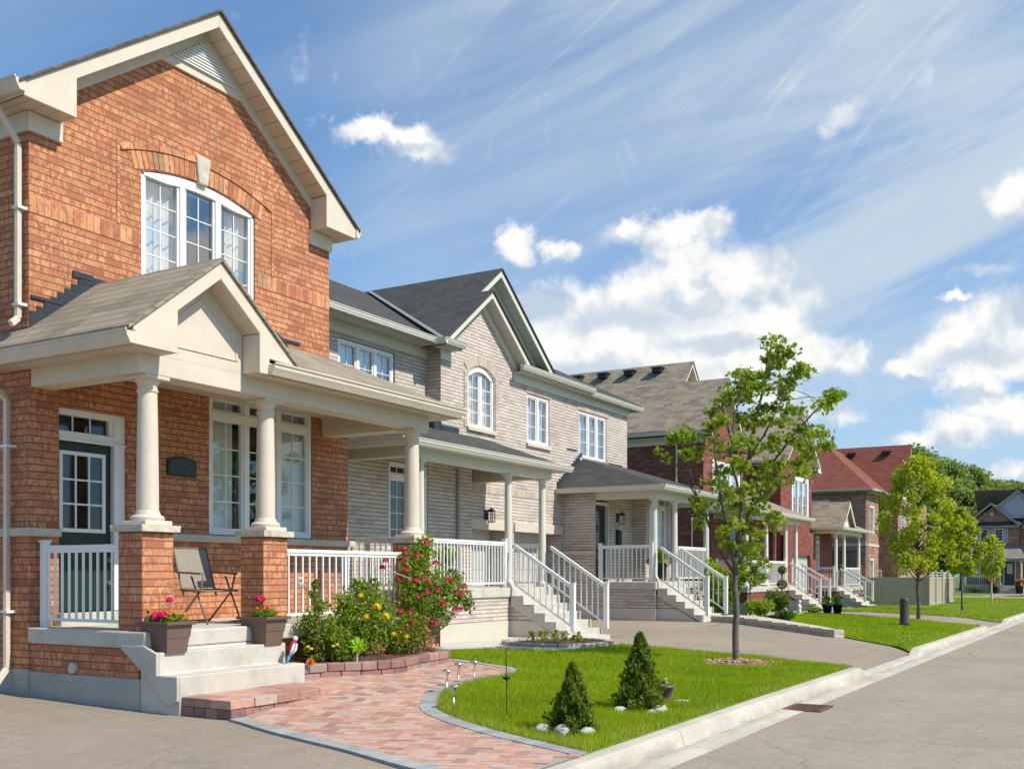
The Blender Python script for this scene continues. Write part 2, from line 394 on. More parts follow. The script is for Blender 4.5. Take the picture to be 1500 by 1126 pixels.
M['bark'].node_tree.nodes['Bump'].inputs['Strength'].default_value = 1.0
M['twig'] = dull('brown_twig', (.17,.11,.07), .95, .2, 20)
M['rock'] = dull('pinkish_fieldstone', (.50,.45,.40), .8, .15, 12, .4, 40)
M['planter'] = dull('taupe_plastic_planter', (.155,.10,.08), .45, .06)
M['taupe'] = dull('taupe_mesh_fabric', (.27,.235,.195), .8, .06, 30)
M['chairframe'] = dull('bronze_chair_frame', (.17,.14,.11), .4, .05)
M['lawnbase'] = dull('lawn_thatch', (.13,.19,.012), .95, .3, 4, 1, 50, dark=((.17,.15,.05), 2.2, .55, .75, .5))
M['earth'] = dull('verge_grass_earth', (.09,.13,.035), .95, .3, 1)
M['grate'] = dull('rusty_iron', (.13,.065,.045), .8, .3, 15, .6, 60)
M['mesh'] = dull('black_netting', (.02,.02,.02), .9)
def paver_mat(name, stops):
    m, nt, b, out = mk(name); N = NT(nt); p = N.pos(); t = N.attr(); c = N.ramp(t, stops)
    v = N.mrange(N.noise(p, 9, 5, .65), .3, .7, .82, 1.15); c = N.mix(1, c, N.comb(v, v, v), 'MULTIPLY')
    v = N.mrange(N.noise(p, 150, 2), .35, .65, .88, 1.1); c = N.mix(1, c, N.comb(v, v, v), 'MULTIPLY')
    nt.links.new(c, b.inputs['Base Color']); b.inputs['Roughness'].default_value = .9; b.inputs['Specular IOR Level'].default_value = .2
    nt.links.new(N.bump(N.noise(p, 140, 4), .4, .004), b.inputs['Normal']); return m
M['paver'] = paver_mat('red_paver', [(0,(.33,.20,.165)),(.3,(.46,.26,.20)),(.6,(.53,.31,.235)),(.85,(.50,.36,.30)),(1,(.36,.29,.26))])
M['paverg'] = paver_mat('grey_paver', [(0,(.27,.28,.275)),(1,(.36,.37,.36))])
M['block'] = paver_mat('red_wall_block', [(0,(.22,.13,.12)),(.4,(.32,.17,.15)),(.75,(.38,.22,.19)),(1,(.30,.25,.235))])
M['blockg'] = paver_mat('grey_wall_block', [(0,(.38,.34,.29)),(1,(.50,.45,.38))])
M['maple'] = leafmat('maple_leaf', (.085,.155,.010), (.35,.45,.045), .48)
M['maple2'] = leafmat('young_maple_leaf', (.22,.29,.010), (.60,.63,.035), .52)
M['wood'] = leafmat('woodland_leaf', (.10,.16,.045), (.32,.41,.14), .4)
M['conifer'] = leafmat('thuja_spray', (.022,.055,.006), (.21,.28,.03), .3)
M['rose'] = leafmat('rose_leaf', (.04,.09,.010), (.33,.44,.05), .4)
M['shrub'] = leafmat('shrub_leaf', (.10,.18,.012), (.40,.50,.04), .4)
M['box'] = leafmat('dark_shrub_leaf', (.025,.065,.010), (.14,.22,.03), .25)
M['grass'] = leafmat('grass_blade', (.095,.20,.004), (.52,.63,.010), .42, extra=((.46,.38,.14), .85))
M['petal_red'] = leafmat('crimson_petal', (.40,.012,.035), (.62,.04,.10), .2)
M['petal_pink'] = leafmat('magenta_petal', (.60,.015,.10), (.75,.04,.17), .2)
M['petal_yellow'] = leafmat('yellow_petal', (.75,.52,.02), (.85,.68,.06), .2)
M['petal_orange'] = leafmat('orange_petal', (.75,.16,.01), (.85,.32,.02), .2)
M['petal_white'] = leafmat('pale_petal', (.75,.70,.62), (.8,.76,.70), .2)
M['lime'] = leafmat('lime_film', (.30,.62,.02), (.45,.78,.05), .4, .25)
# ------------------------------------------------------------------ ground
def lerp(x, pts):
    if x <= pts[0][0]: return pts[0][1]
    for (a, b), (c, d) in zip(pts, pts[1:]):
        if x <= c: return b + (d-b)*(x-a)/(c-a)
    return pts[-1][1]
H8 = [(-20,0),(7.5,0),(9.4,.18),(12.5,.2),(16,.15),(19,.12),(25,.3),(29,.3),(36,.2),(45,.1),(57,0),(70,0)]
def base(x): return -.005*(min(max(x, 12), 57)-12)
def gz(x, y):
    r = min(max((y-3.8)/4.5, 0), 1)
    e = .05*min(max(y-8.3, 0), 3)*min(max((7.6-x)/.3, 0), 1)
    return base(x) + lerp(x, H8)*r + e
def drape(name, poly, off, mat, zf=gz, step=.6, skirt=0, **k):
    bm = bmesh.new()
    bm.faces.new([bm.verts.new((x, y, 0)) for x, y in poly])
    xs = [p[0] for p in poly]; ys = [p[1] for p in poly]
    for lo, hi, nrm in ((min(xs), max(xs), (1,0,0)), (min(ys), max(ys), (0,1,0))):
        v = math.ceil((lo+.001)/step)*step
        while v < hi:
            bmesh.ops.bisect_plane(bm, geom=bm.verts[:]+bm.edges[:]+bm.faces[:], plane_co=tuple(v*q for q in nrm), plane_no=nrm); v += step
    bmesh.ops.triangulate(bm, faces=bm.faces[:])
    for v in bm.verts: v.co.z = zf(v.co.x, v.co.y) + off
    bmesh.ops.recalc_face_normals(bm, faces=bm.faces[:])
    if skirt:
        r = bmesh.ops.extrude_edge_only(bm, edges=[e for e in bm.edges if e.is_boundary])
        for v in r['geom']:
            if isinstance(v, bmesh.types.BMVert): v.co.z -= skirt
    me = bpy.data.meshes.new(name); bm.to_mesh(me); bm.free()
    if me.polygons and me.polygons[0].normal.z < 0: me.flip_normals()
    if not skirt: me.shade_smooth()
    o = link_mesh(name, me, mat)
    return tag(o, **k)
# wide terrain to the horizon
xs = sorted(set(list(np.arange(-20, 110, 2.0)) + [-400,-250,-150,-90,-50,-30,120,140,170,220,300,450,650]))
ys = sorted(set(list(np.arange(4, 20, 1.0)) + [-400,-250,-150,-90,-50,-30,-15,-14,3.3,3.75,22,26,32,40,60,100,160,250,400]))
V = []
for y in ys:
    for x in xs:
        V.append((x, y, (gz(x, y)-.3) if 3.75 <= y < 26 and -20 < x < 110 else (gz(x, y)-.3) if y >= 3.75 else base(x)-.32))
F = []
nx = len(xs)
for j in range(len(ys)-1):
    for i in range(nx-1): F.append((j*nx+i, j*nx+i+1, (j+1)*nx+i+1, (j+1)*nx+i))
mb = MB(); mb.v = V; mb.f = F; mb.t = [.5]*len(F)
tag(mb.build('ground', M['earth'], origin=(0,0,0), smooth=True), kind='structure')
road = drape('road', [(-40,-12),(96,-12),(96,-40),(104,-40),(104,40),(97,40),(97,3.24),(-40,3.24)], -.15, M['asphalt'], zf=lambda x, y: base(x) - .008*min(max(3.24-y,0),1.2)*0, step=4, kind='structure')
DROPS = [(-40, 5.9), (17.3, 21.9), (34.4, 40.0)]
def dropped(x):
    d = 1
    for a, b in DROPS:
        d = min(d, min(max((max(a-x, x-b))/.45, 0), 1))
    return d           # 1 = full kerb, 0 = dropped
def kerb():
    m = MB(); X = []
    x = -10.0
    while x < 94: X.append(x); x += .3 if x < 45 else 1.0
    for a, b in DROPS: X += [a-.45, a, b, b+.45]
    X = sorted(X); rows = []
    for x in X:
        k = dropped(x); t = -.115 + .115*k
        b0 = base(x)
        prof = [(3.74, -.3), (3.74, t), (3.70, t+.004), (3.60, t), (3.565, t-.018*k), (3.53, -.128 + .003*(1-k)), (3.51, -.136), (3.24, -.146), (3.24, -.3)]
        rows.append([(x, y, z+b0) for y, z in prof])
    n = len(rows[0]); vs = [p for r in rows for p in r]; fs = []
    for i in range(len(rows)-1):
        for j in range(n-1): fs.append((i*n+j, (i+1)*n+j, (i+1)*n+j+1, i*n+j+1))
    m.add(vs, fs)
    o = m.build('kerb', M['kerb'], origin=(0,0,0)); tag(o, kind='structure')
kerb()
# contraction joints in kerb + stains
# driveways (they dip to the dropped kerb), lawns, walks
def dz_(x, y):
    t = min(max((y-3.74)/1.8, 0), 1); t = t*t*(3-2*t)
    return gz(x, y) - .112*(1-t)*(1-dropped(x))
tag(drape('driveway', [(-14,3.74),(6.18,3.74),(6.3,4.64),(6.66,5.53),(7.05,6.65),(7.42,7.5),(7.5,7.62),(7.5,8.34),(7.48,11.6),(7.48,24),(-14,24)], -.004, M['drive'], zf=dz_, step=.5, kind='structure'))
tag(drape('driveway', [(17.28,3.74),(22.0,3.74),(22.6,4.4),(24.0,5.75),(24.75,7.0),(25.15,8.9),(25.15,13.3),(20.4,13.3),(20.4,9.55),(18.4,8.6),(17.9,8.2),(17.42,5.0)], .0, M['drive'], zf=dz_, step=.6, kind='structure'))
tag(drape('driveway', [(34.5,3.74),(39.9,3.74),(41.2,9.5),(44,10.4),(50.5,10.4),(50.5,12.9),(42.0,12.9),(36.5,9.5),(35.5,8.0)], .0, M['drive'], zf=dz_, step=.6, kind='structure'))
tag(drape('driveway', [(78,3.74),(83,3.74),(86,8),(98,6),(98,9),(86,14),(80,14)], .0, M['drive'], zf=dz_, step=.6, kind='structure'))
LAWN1 = [(7.55,3.75),(17.25,3.75),(17.4,5.0),(17.85,8.1),(17.2,8.25),(16.6,8.05),(15.5,8.1),(15.2,8.75),(14.9,9.3),(14.1,9.75),(13.3,10.1),(12.75,8.75),(12.3,7.15),(11.75,6.85),(11.1,6.85),(10.3,6.73),(9.75,6.62),(9.25,6.36),(8.78,6.05),(8.45,5.6),(8.2,5.15),(7.98,4.7),(7.78,4.24)]
LAWN2 = [(22.1,3.75),(34.45,3.75),(35.4,8.0),(36.3,9.4),(33.0,9.4),(29.6,8.3),(26.2,7.2),(25.0,7.0),(24.1,5.7),(22.7,4.35)]
LAWN3 = [(40.0,3.75),(77.5,3.75),(79.5,14),(57.6,14),(57.5,8.6),(57.2,12.5),(51,10.3),(44.1,10.3),(41.4,9.3)]
LAWN4 = [(83.5,3.75),(96.5,3.75),(97.5,5.8),(87,7.5)]
LAWN5 = [(87,9.6),(98.5,9.2),(98.5,18),(88,20)]
for p in (LAWN1, LAWN2, LAWN3, LAWN4, LAWN5):
    tag(drape('lawn', p, .012, M['lawnbase'], zf=dz_, step=.5 if p is LAWN1 else 1.0, skirt=.22, kind='structure'))
tag(drape('walkway', [(13.3,10.1),(14.1,9.75),(14.9,9.3),(15.2,8.75),(15.5,8.1),(16.6,8.05),(17.2,8.25),(17.85,8.1),(18.4,8.62),(20.4,9.55),(20.4,11.3),(13.6,11.3)], .03, M['walk'], step=.6, skirt=.2, kind='structure'))
# --- herringbone paver path with grey border
def inside(x, y, poly):
    c = False; j = len(poly)-1
    for i in range(len(poly)):
        (xi, yi), (xj, yj) = poly[i], poly[j]
        if (yi > y) != (yj > y) and x < (xj-xi)*(y-yi)/(yj-yi)+xi: c = not c
        j = i
    return c
EDGE_DRIVE = [(7.46,7.62),(7.42,7.5),(7.05,6.65),(6.66,5.53),(6.3,4.64),(6.1,3.95),(6.08,3.742)]
EDGE_LAWN = [(7.55,3.742),(7.78,4.24),(7.98,4.7),(8.2,5.15),(8.45,5.6),(8.78,6.05),(9.25,6.36),(9.75,6.62),(10.3,6.73),(11.1,6.85),(11.75,6.85),(12.3,7.15),(12.75,8.75),(13.3,10.1)]
PATH = EDGE_DRIVE + EDGE_LAWN + [(12.6,10.4),(11.9,8.6),(11.3,8.2),(10.6,8.15),(9.8,8.5),(9.3,8.4),(9.1,7.7)]
tag(drape('path', PATH, .004, M['sand'], step=.4, kind='structure'))
def offset_line(L, d):
    out = []
    for i, p in enumerate(L):
        a = Vector(L[max(i-1, 0)]); b = Vector(L[min(i+1, len(L)-1)]); t = (b-a).normalized()
        out.append((p[0]-t.y*d, p[1]+t.x*d))
    return out
def pavers():
    m = MB(); w, l, g = .105, .21, .004
    ang = math.radians(22); ca, sa = math.cos(ang), math.sin(ang)
    inner = [(x+.11,y) for x,y in EDGE_DRIVE] + [(x-.05,y+.05) for x,y in EDGE_LAWN] + [(12.6,10.4),(11.9,8.6),(11.3,8.2),(10.6,8.15),(9.8,8.5),(9.3,8.4),(9.15,7.7)]
    R = random.Random(3)
    # classic running herringbone on a grid of w
    N_ = 110
    for a in range(-N_, N_):
        for b in range(-N_, N_):
            q = (a - b) % 4
            if q == 0: cells = (a*w, b*w, l, w)
            elif q == 2: cells = None
            elif q == 3: cells = (a*w, b*w, w, l)
            else: cells = None
            if not cells: continue
            u0, v0, du, dv = cells
            cu, cv = u0+du/2, v0+dv/2
            x, y = 9.5+cu*ca-cv*sa, 6.5+cu*sa+cv*ca
            if not (5.8 < x < 14 and 3.7 < y < 10.5) or not inside(x, y, inner): continue
            pts = []
            for (uu, vv) in ((u0+g/2, v0+g/2), (u0+du-g/2, v0+g/2), (u0+du-g/2, v0+dv-g/2), (u0+g/2, v0+dv-g/2)):
                px, py = 9.5+uu*ca-vv*sa, 6.5+uu*sa+vv*ca
                pts.append((px, py))
            t = R.random(); dz = R.uniform(-.0015, .0015)
            top = [(px, py, gz(px, py)+.014+dz) for px, py in pts]
            bot = [(px, py, gz(px, py)-.01) for px, py in pts]
            m.add(bot+top, [(4,5,6,7),(0,1,5,4),(1,2,6,5),(2,3,7,6),(3,0,4,7)], t)
    o = m.build('red_pavers', M['paver'], origin=(9, 6, 0), recalc=False); tag(o, kind='structure')
    m = MB()
    for L, d, sl in ((EDGE_DRIVE, .17, .30), (EDGE_LAWN, .17, .17)):
        P = [Vector((*p, 0)) for p in L]
        # resample (smooth)
        pts = []
        for i in range(len(P)-1):
            p0, p1, p2, p3 = P[max(i-1,0)], P[i], P[i+1], P[min(i+2,len(P)-1)]
            n = 12
            for k in range(n):
                t = k/n
                pts.append(.5*((2*p1)+(-p0+p2)*t+(2*p0-5*p1+4*p2-p3)*t*t+(-p0+3*p1-3*p2+p3)*t**3))
        pts.append(P[-1])
        acc = [0]
        for a, b in zip(pts, pts[1:]): acc.append(acc[-1]+(b-a).length)
        def at(s):
            for i in range(len(acc)-1):
                if acc[i+1] >= s:
                    t = (s-acc[i])/max(acc[i+1]-acc[i], 1e-6); return pts[i].lerp(pts[i+1], t)
            return pts[-1]
        s = 0
        while s < acc[-1]-.02:
            e = min(s+sl, acc[-1]); a = at(s+.003); b = at(e-.003); t = (b-a).normalized(); nrm = Vector((-t.y, t.x, 0))
            q = [a, b, b+nrm*d, a+nrm*d]
            # keep the joint radial
            z = [gz(p.x, p.y) for p in q]
            top = [(p.x, p.y, zz+.021) for p, zz in zip(q, z)]; bot = [(p.x, p.y, zz-.02) for p, zz in zip(q, z)]
            m.add(bot+top, [(4,5,6,7),(0,1,5,4),(1,2,6,5),(2,3,7,6),(3,0,4,7)], R.random())
            s = e
    o = m.build('grey_paver_border', M['paverg'], origin=(9, 6, 0), recalc=False); tag(o, kind='structure')
pavers()
# ------------------------------------------------------------------ building helpers
def TY(Y):                       # facade facing the street (-Y): (u, depth, z)
    return lambda u, d, z: (u, Y+d, z)
def TX(X):                       # wall facing -X
    return lambda u, d, z: (X+d, u, z)
def facade(m, T, u0, u1, z0, z1, holes=(), depth=.14):
    us = sorted({u0, u1, *[h[0] for h in holes], *[h[1] for h in holes]}); zs = sorted({z0, z1, *[h[2] for h in holes], *[h[3] for h in holes]})
    for a, b in zip(us, us[1:]):
        if b <= u0 or a >= u1: continue
        for c, d in zip(zs, zs[1:]):
            cu, cz = (a+b)/2, (c+d)/2
            if cz < z0 or cz > z1 or any(h[0] < cu < h[1] and h[2] < cz < h[3] for h in holes): continue
            m.poly([T(a,0,c), T(b,0,c), T(b,0,d), T(a,0,d)])
    for h in holes:
        a, b, c, d = h[:4]
        m.poly([T(a,0,c), T(a,depth,c), T(a,depth,d), T(a,0,d)]); m.poly([T(b,0,c), T(b,0,d), T(b,depth,d), T(b,depth,c)])
        m.poly([T(a,0,c), T(b,0,c), T(b,depth,c), T(a,depth,c)])
        if len(h) < 5: m.poly([T(a,0,d), T(a,depth,d), T(b,depth,d), T(b,0,d)])
def muntins(f, a, b, c, d, nx, nz, depth, w=.018):
    for i in range(1, nx): x = a+(b-a)*i/nx; f.box(x-w/2, x+w/2, depth-.012, depth+.006, c, d)
    for i in range(1, nz):
        z = c+(d-c)*i/nz
        xs = [a+(b-a)*k/nx for k in range(nx+1)]
        for k in range(nx): f.box(xs[k]+(w/2 if k else 0), xs[k+1]-(w/2 if k < nx-1 else 0), depth-.011, depth+.005, z-w/2, z+w/2)
def window(h, T, u0, u1, z0, z1, n=1, nx=2, nz=4, transom=0, arch=0, frame='white', sill=None, curt='sheer', gl='glass', fw=.06, set_in=.07, name='window', tnx=None):
    """frame is the part; pane, curtain, sill are its sub-parts. The arch rises above z1."""
    f = MB(T)
    D0, D1 = set_in-.045, set_in+.05
    f.box(u0, u0+fw, D0, D1, z0, z1); f.box(u1-fw, u1, D0, D1, z0, z1)
    f.box(u0+fw, u1-fw, D0, D1, z0, z0+fw)
    if not arch: f.box(u0+fw, u1-fw, D0, D1, z1-fw, z1)
    sw = (u1-u0-2*fw)/n; panes = []; zt = z1-fw
    if transom:
        f.box(u0+fw, u1-fw, D0-.01, D1, z1-transom-.09, z1-transom); zt = z1-transom-.09
    for i in range(n):
        a = u0+fw+i*sw; b = a+sw
        if i: f.box(a-.045, a+.045, D0-.004, D1, z0+fw, (z1-fw) if not arch else z1)
        a += .045 if i else .0; b -= .045 if i < n-1 else 0
        s = .035
        for (c, d, mz, mx) in ([(z0+fw, zt, nz, nx)] + ([(z1-transom, z1-fw, 1, tnx or nx)] if transom else [])):
            if arch and not transom: d = z1
            f.box(a, a+s, D0+.02, D1-.005, c, d); f.box(b-s, b, D0+.02, D1-.005, c, d)
            f.box(a+s, b-s, D0+.02, D1-.005, c, c+s)
            if not arch: f.box(a+s, b-s, D0+.02, D1-.005, d-s, d)
            dd = d-s if not arch else d
            muntins(f, a+s, b-s, c+s, dd, mx, mz, set_in+.012)
            panes.append((a+s, b-s, c+s, dd))
    if arch:   # curved head: solid band between z1-ish chord and arc
        K = 18; r = arch; pts_o = []; pts_i = []
        for k in range(K+1):
            t = k/K; u = u0+(u1-u0)*t; pts_o.append((u, z1 + r*(1-(2*t-1)**2)))
        hb = .13
        for k in range(K+1):
            u, z = pts_o[k]; pts_i.append((u, max(z1-.03 if arch > .2 else z1-.03, z-hb)))
        for k in range(K):
            (a, b), (c, d) = pts_o[k], pts_o[k+1]; (a2, b2), (c2, d2) = pts_i[k], pts_i[k+1]
            f.add([(a,D0,b),(c,D0,d),(c2,D0,d2),(a2,D0,b2),(a,D1,b),(c,D1,d),(c2,D1,d2),(a2,D1,b2)], [(0,1,2,3),(4,7,6,5),(0,4,5,1),(3,2,6,7),(1,5,6,2),(0,3,7,4)])
    o = f.build(name, M[frame], h, bevel=.004 if fw > .05 else 0, seg=1)
    g = MB(T)
    for a, b, c, d in panes: g.poly([(a,set_in+.014,c),(b,set_in+.014,c),(b,set_in+.014,d),(a,set_in+.014,d)])
    if arch:
        K = 18; pts = [(u0+fw+(u1-u0-2*fw)*k/K, z1-.03 + max(0, arch*(1-(2*k/K-1)**2)-.08)) for k in range(K+1)]
        g.add([(p[0], set_in+.012, p[1]) for p in [(u0+fw, z1-.04)]+pts+[(u1-fw, z1-.04)]], [tuple(range(K+3))])
    g.build('pane', M[gl], o)
    c = MB(T)
    zt = z1+arch
    def drape_sheet(a, b, zz0, zz1, dep, amp, freq):
        n_ = max(6, int((b-a)/.02)); vs = []
        for i in range(n_+1):
            u = a+(b-a)*i/n_; d = dep + amp*math.sin(u*freq)+amp*.5*math.sin(u*freq*2.3+1)
            vs += [(u, d, zz0), (u, d, zz1)]
        c.add(vs, [(2*i, 2*i+2, 2*i+3, 2*i+1) for i in range(n_)])
    L = u1-u0
    if curt == 'sheer': drape_sheet(u0, u1, z0, zt, set_in+.14, .02, 55)
    elif curt == 'sides': drape_sheet(u0, u0+L*.28, z0, zt, set_in+.14, .025, 50); drape_sheet(u1-L*.24, u1, z0, zt, set_in+.14, .025, 50)
    elif curt == 'half': drape_sheet(u0, u1, z0+(z1-z0)*.5, zt, set_in+.14, .001, 5)
    elif curt == 'left': drape_sheet(u0, u0+L*.38, z0, zt, set_in+.14, .025, 50); drape_sheet(u0+L*.8, u1, z0, zt, set_in+.14, .025, 50)
    if c.v: c.build('curtain', M['curtain'], o, smooth=True)
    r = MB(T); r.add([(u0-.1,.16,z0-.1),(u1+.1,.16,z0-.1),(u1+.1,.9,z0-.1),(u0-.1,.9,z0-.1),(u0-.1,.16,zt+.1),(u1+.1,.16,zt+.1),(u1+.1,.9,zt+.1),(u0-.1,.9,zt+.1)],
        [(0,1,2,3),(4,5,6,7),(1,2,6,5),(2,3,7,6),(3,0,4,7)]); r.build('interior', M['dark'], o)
    if sill:
        s_ = MB(T); s_.box(u0-.06, u1+.06, -.06, .1, z0-sill[1], z0); s_.build('sill', M[sill[0]], o, bevel=.008)
    return o
def gutter(h, p0, p1, out, mat, size=.12, name='gutter', hh=.125):
    """K-style gutter swept from p0 to p1; out = horizontal outward direction; z = top edge."""
    p0 = Vector(p0); p1 = Vector(p1); o = Vector(out)
    prof = [(0, 0), (0, -hh), (.55*size, -hh), (.72*size, -hh*.72), (.9*size, -hh*.45), (.92*size, -hh*.2), (size*1.05, -hh*.12), (size*1.05, 0), (size*.93, 0), (size*.9, -.02), (.1*size, -.02), (.1*size, 0)]
    m = MB(); n = len(prof); vs = []
    for p in (p0, p1):
        for a, b in prof: vs.append(tuple(p+o*a+Vector((0,0,b))))
    m.add(vs, [tuple(range(n)), tuple(range(2*n-1, n-1, -1))] + [(i, (i+1) % n, n+(i+1) % n, n+i) for i in range(n)])
    return m.build(name, M[mat], h)
def column(h, x, y, z0, z1, r, mat, name='column', n=28):
    m = MB(); H = z1-z0
    pl = r*1.55
    m.box(x-pl, x+pl, y-pl, y+pl, z0, z0+.05)
    ab = MB(); ab.box(x-r*1.4, x+r*1.4, y-r*1.4, y+r*1.4, z1-.04, z1)
    o = None
    p = [(r*1.42, z0+.05), (r*1.5, z0+.065), (r*1.5, z0+.085), (r*1.38, z0+.105), (r*1.15, z0+.115), (r*1.12, z0+.135), (r*1.02, z0+.16)]
    for k in range(9):
        t = k/8; p.append((r*(1.0-.14*t**1.6), z0+.16+(H-.34)*t))
    q = r*.86
    p += [(q*1.12, z1-.17), (q*1.14, z1-.155), (q*1.02, z1-.145), (q*1.02, z1-.10), (q*1.3, z1-.055), (q*1.35, z1-.04)]
    m2 = MB(); m2.lathe(p, x, y, n)
    o = m2.build(name, M[mat], h, smooth=True); 
    e = o.modifiers.new('split', 'EDGE_SPLIT'); e.split_angle = math.radians(35)
    m.build('plinth', M[mat], o, bevel=.008); ab.build('abacus', M[mat], o, bevel=.006)
    return o
def railing(h, p0, p1, H=.92, mat='white', posts=(True, True), step=.115, drop=.09, name='railing', subs=True, bw=.022, rw=.055, mids=()):
    """p0,p1 floor points; top rail, bottom rail, posts and balusters."""
    p0 = Vector(p0); p1 = Vector(p1); d = p1-p0; L = Vector((d.x, d.y, 0)).length
    m = MB()
    m.bar(p0+Vector((0,0,H)), p1+Vector((0,0,H)), rw, .045); m.bar(p0+Vector((0,0,H-.04)), p1+Vector((0,0,H-.04)), rw*.6, .045)
    m.bar(p0+Vector((0,0,drop)), p1+Vector((0,0,drop)), rw*.6, .035)
    for t in mids:
        q = p0+d*t; m.box(q.x-.022, q.x+.022, q.y-.022, q.y+.022, q.z+drop, q.z+H-.03)
    n = max(2, int(L/step))
    bal = [p0+d*((i+.5)/n) for i in range(n)]
    slope = d.z/max(L, 1e-6)
    if not subs:
        for q in bal: m.box(q.x-bw/2, q.x+bw/2, q.y-bw/2, q.y+bw/2, q.z+drop, q.z+H-.05)
    o = m.build(name, M[mat], h, bevel=.004, seg=1)
    for ok, q in zip(posts, (p0, p1)):
        if ok:
            pm = MB(); s = .042; pm.box(q.x-s, q.x+s, q.y-s, q.y+s, q.z, q.z+H+.06); pm.box(q.x-s-.012, q.x+s+.012, q.y-s-.012, q.y+s+.012, q.z+H+.06, q.z+H+.085)
            pm.build('post', M[mat], o, bevel=.004, seg=1)
    if subs:
        q = bal[0]; b = MB(); b.box(q.x-bw/2, q.x+bw/2, q.y-bw/2, q.y+bw/2, q.z+drop-.01, q.z+H-.045)
        b0 = b.build('baluster', M[mat], o)
        for q2 in bal[1:]:
            c = b0.copy(); COL.objects.link(c); c.parent = o; c.location = q2-q
    return o
def stairs(h, x0, x1, yt, zt, n, rise, run, mat, thick=.22, zg=0, name='steps'):
    """steps descending towards the street from the top edge (yt, zt)."""
    top = []
    y, z = yt-.004, zt
    for i in range(n):
        z -= rise; top.append((y, z)); y -= run; top.append((y, z))
    zb = zt-n*rise
    poly = top + [(y, zg-.05), (y+run*.9, zg-.05), (yt-.004, zt-thick-rise)]
    m = MB(); m.prism(poly, 'x', x0, x1)
    return m.build(name, M[mat], h, bevel=.012), y
def porch(h, x0, x1, yf, yw, zf, zg, ev, ze, zw, ins, cols, st, mats, rails=(), found=.4, n=6, run=.27, colr=.085, beamh=.2, left_open=True, subs=True, ywall=None, yroof=None):
    xl, xr, ye = ev; zb = ze-.30
    ywl = ywall or yw
    m = MB(); m.box(x0-.05, x1+.05, yf, yw, zf-.2, zf); m.build('porch_slab', M[mats['slab']], h, bevel=.015)
    m = MB(); m.box(x0, x1, yf+.04, yw, zg+found, zf-.2); m.build('porch_wall', M[mats['wall']], h)
    m = MB(); m.box(x0-.02, x1+.02, yf+.02, yw, zg-.2, zg+found); m.build('porch_foundation', M[mats['found']], h)
    for cx in cols:
        column(h, cx, yf+.14, zf, zb, colr, mats['trim'])
    m = MB(); m.box(x0, x1, yf+.02, yf+.26, zb, ze-.1); m.box(x0, x0+.24, yf+.26, yw, zb, ze-.1); m.box(x1-.24, x1, yf+.26, yw, zb, ze-.1)
    m.build('beam', M[mats['trim']], h, bevel=.008)
    m = MB(); m.box(xl+.06, xr-.06, ye+.05, yw, ze-.115, ze-.1); m.build('porch_soffit', M[mats['soffit']], h)
    m = MB(); il, ir = ins; t = .05; yw = yroof or yw
    P = [(xl,ye,ze),(xr,ye,ze),(xr-ir,yw,zw),(xl+il,yw,zw)]
    m.slab(P, t)
    if il > 0: m.slab([(xl,ye,ze),(xl+il,yw,zw),(xl,ywl,ze)], t)
    if ir > 0: m.slab([(xr,ye,ze),(xr,yw,ze),(xr-ir,yw,zw)], t)
    m.build('porch_roof', M[mats['roof']], h)
    gutter(h, (xl-.09, ye+.02, ze+.0), (xr+.09, ye+.02, ze+.0), (0,-1,0), mats['gut'])
    gutter(h, (xl+.02, ye-.0, ze+.0), (xl+.02, ywl, ze+.0), (-1,0,0), mats['gut']); gutter(h, (xr-.02, ye-.0, ze), (xr-.02, yw, ze), (1,0,0), mats['gut'])
    if st:
        sx0, sx1 = st[:2]; rise = (zf-zg)/n
        _, yb = stairs(h, sx0, sx1, yf, zf, n, rise, run, mats['slab'], zg=zg)
        # side cheek wall under the stairs
        m = MB(); m.prism([(yf+.03, zg+found), (yf+.03, zf-.32), (yf-(zf-.32-zg-found)*run/rise, zg+found)], 'x', sx0+.04, sx1-.04); m.build('stair_wall', M[mats['wall']], h)
        m = MB(); m.prism([(yf+.03, zg-.1), (yf+.03, zg+found), (yf-(zf-.32-zg-found)*run/rise, zg+found), (yb+run*.8, zg-.1)], 'x', sx0+.02, sx1-.02); m.build('stair_foundation', M[mats['found']], h)
        for sx in (sx0+.07, sx1-.07):
            railing(h, (sx, yf-.06, zf-.02), (sx, yb+.12, zg+rise-.02), .92, 'white', (False, True), subs=subs, step=.13)
    for r in rails: railing(h, (*r[0], zf), (*r[1], zf), .94, 'white', r[2] if len(r) > 2 else (True, True), subs=subs)
def flat_bricks(m, T, u0, u1, z0, z1, n, R, proud=.012, gap=.008):
    w = (u1-u0)/n
    for i in range(n): m.box(u0+i*w+gap/2, u0+(i+1)*w-gap/2, -proud, .02, z0+gap/2, z1-gap/2, R.random())
def arch_bricks(m, T, uc, zc, r0, r1, a0, a1, n, R, proud=.014, gap=.008, skip=()):
    for i in range(n):
        if i in skip: continue
        g0 = gap/r0/2
        t0 = a0+(a1-a0)*i/n+g0; t1 = a0+(a1-a0)*(i+1)/n-g0
        q = [(uc+r*math.sin(t), zc+r*math.cos(t)) for r, t in ((r0,t0),(r0,t1),(r1,t1),(r1,t0))]
        vs = [(p[0], -proud, p[1]) for p in q]+[(p[0], .02, p[1]) for p in q]
        m.add(vs, [(0,1,2,3),(0,4,5,1),(1,5,6,2),(2,6,7,3),(3,7,4,0)], R.random())
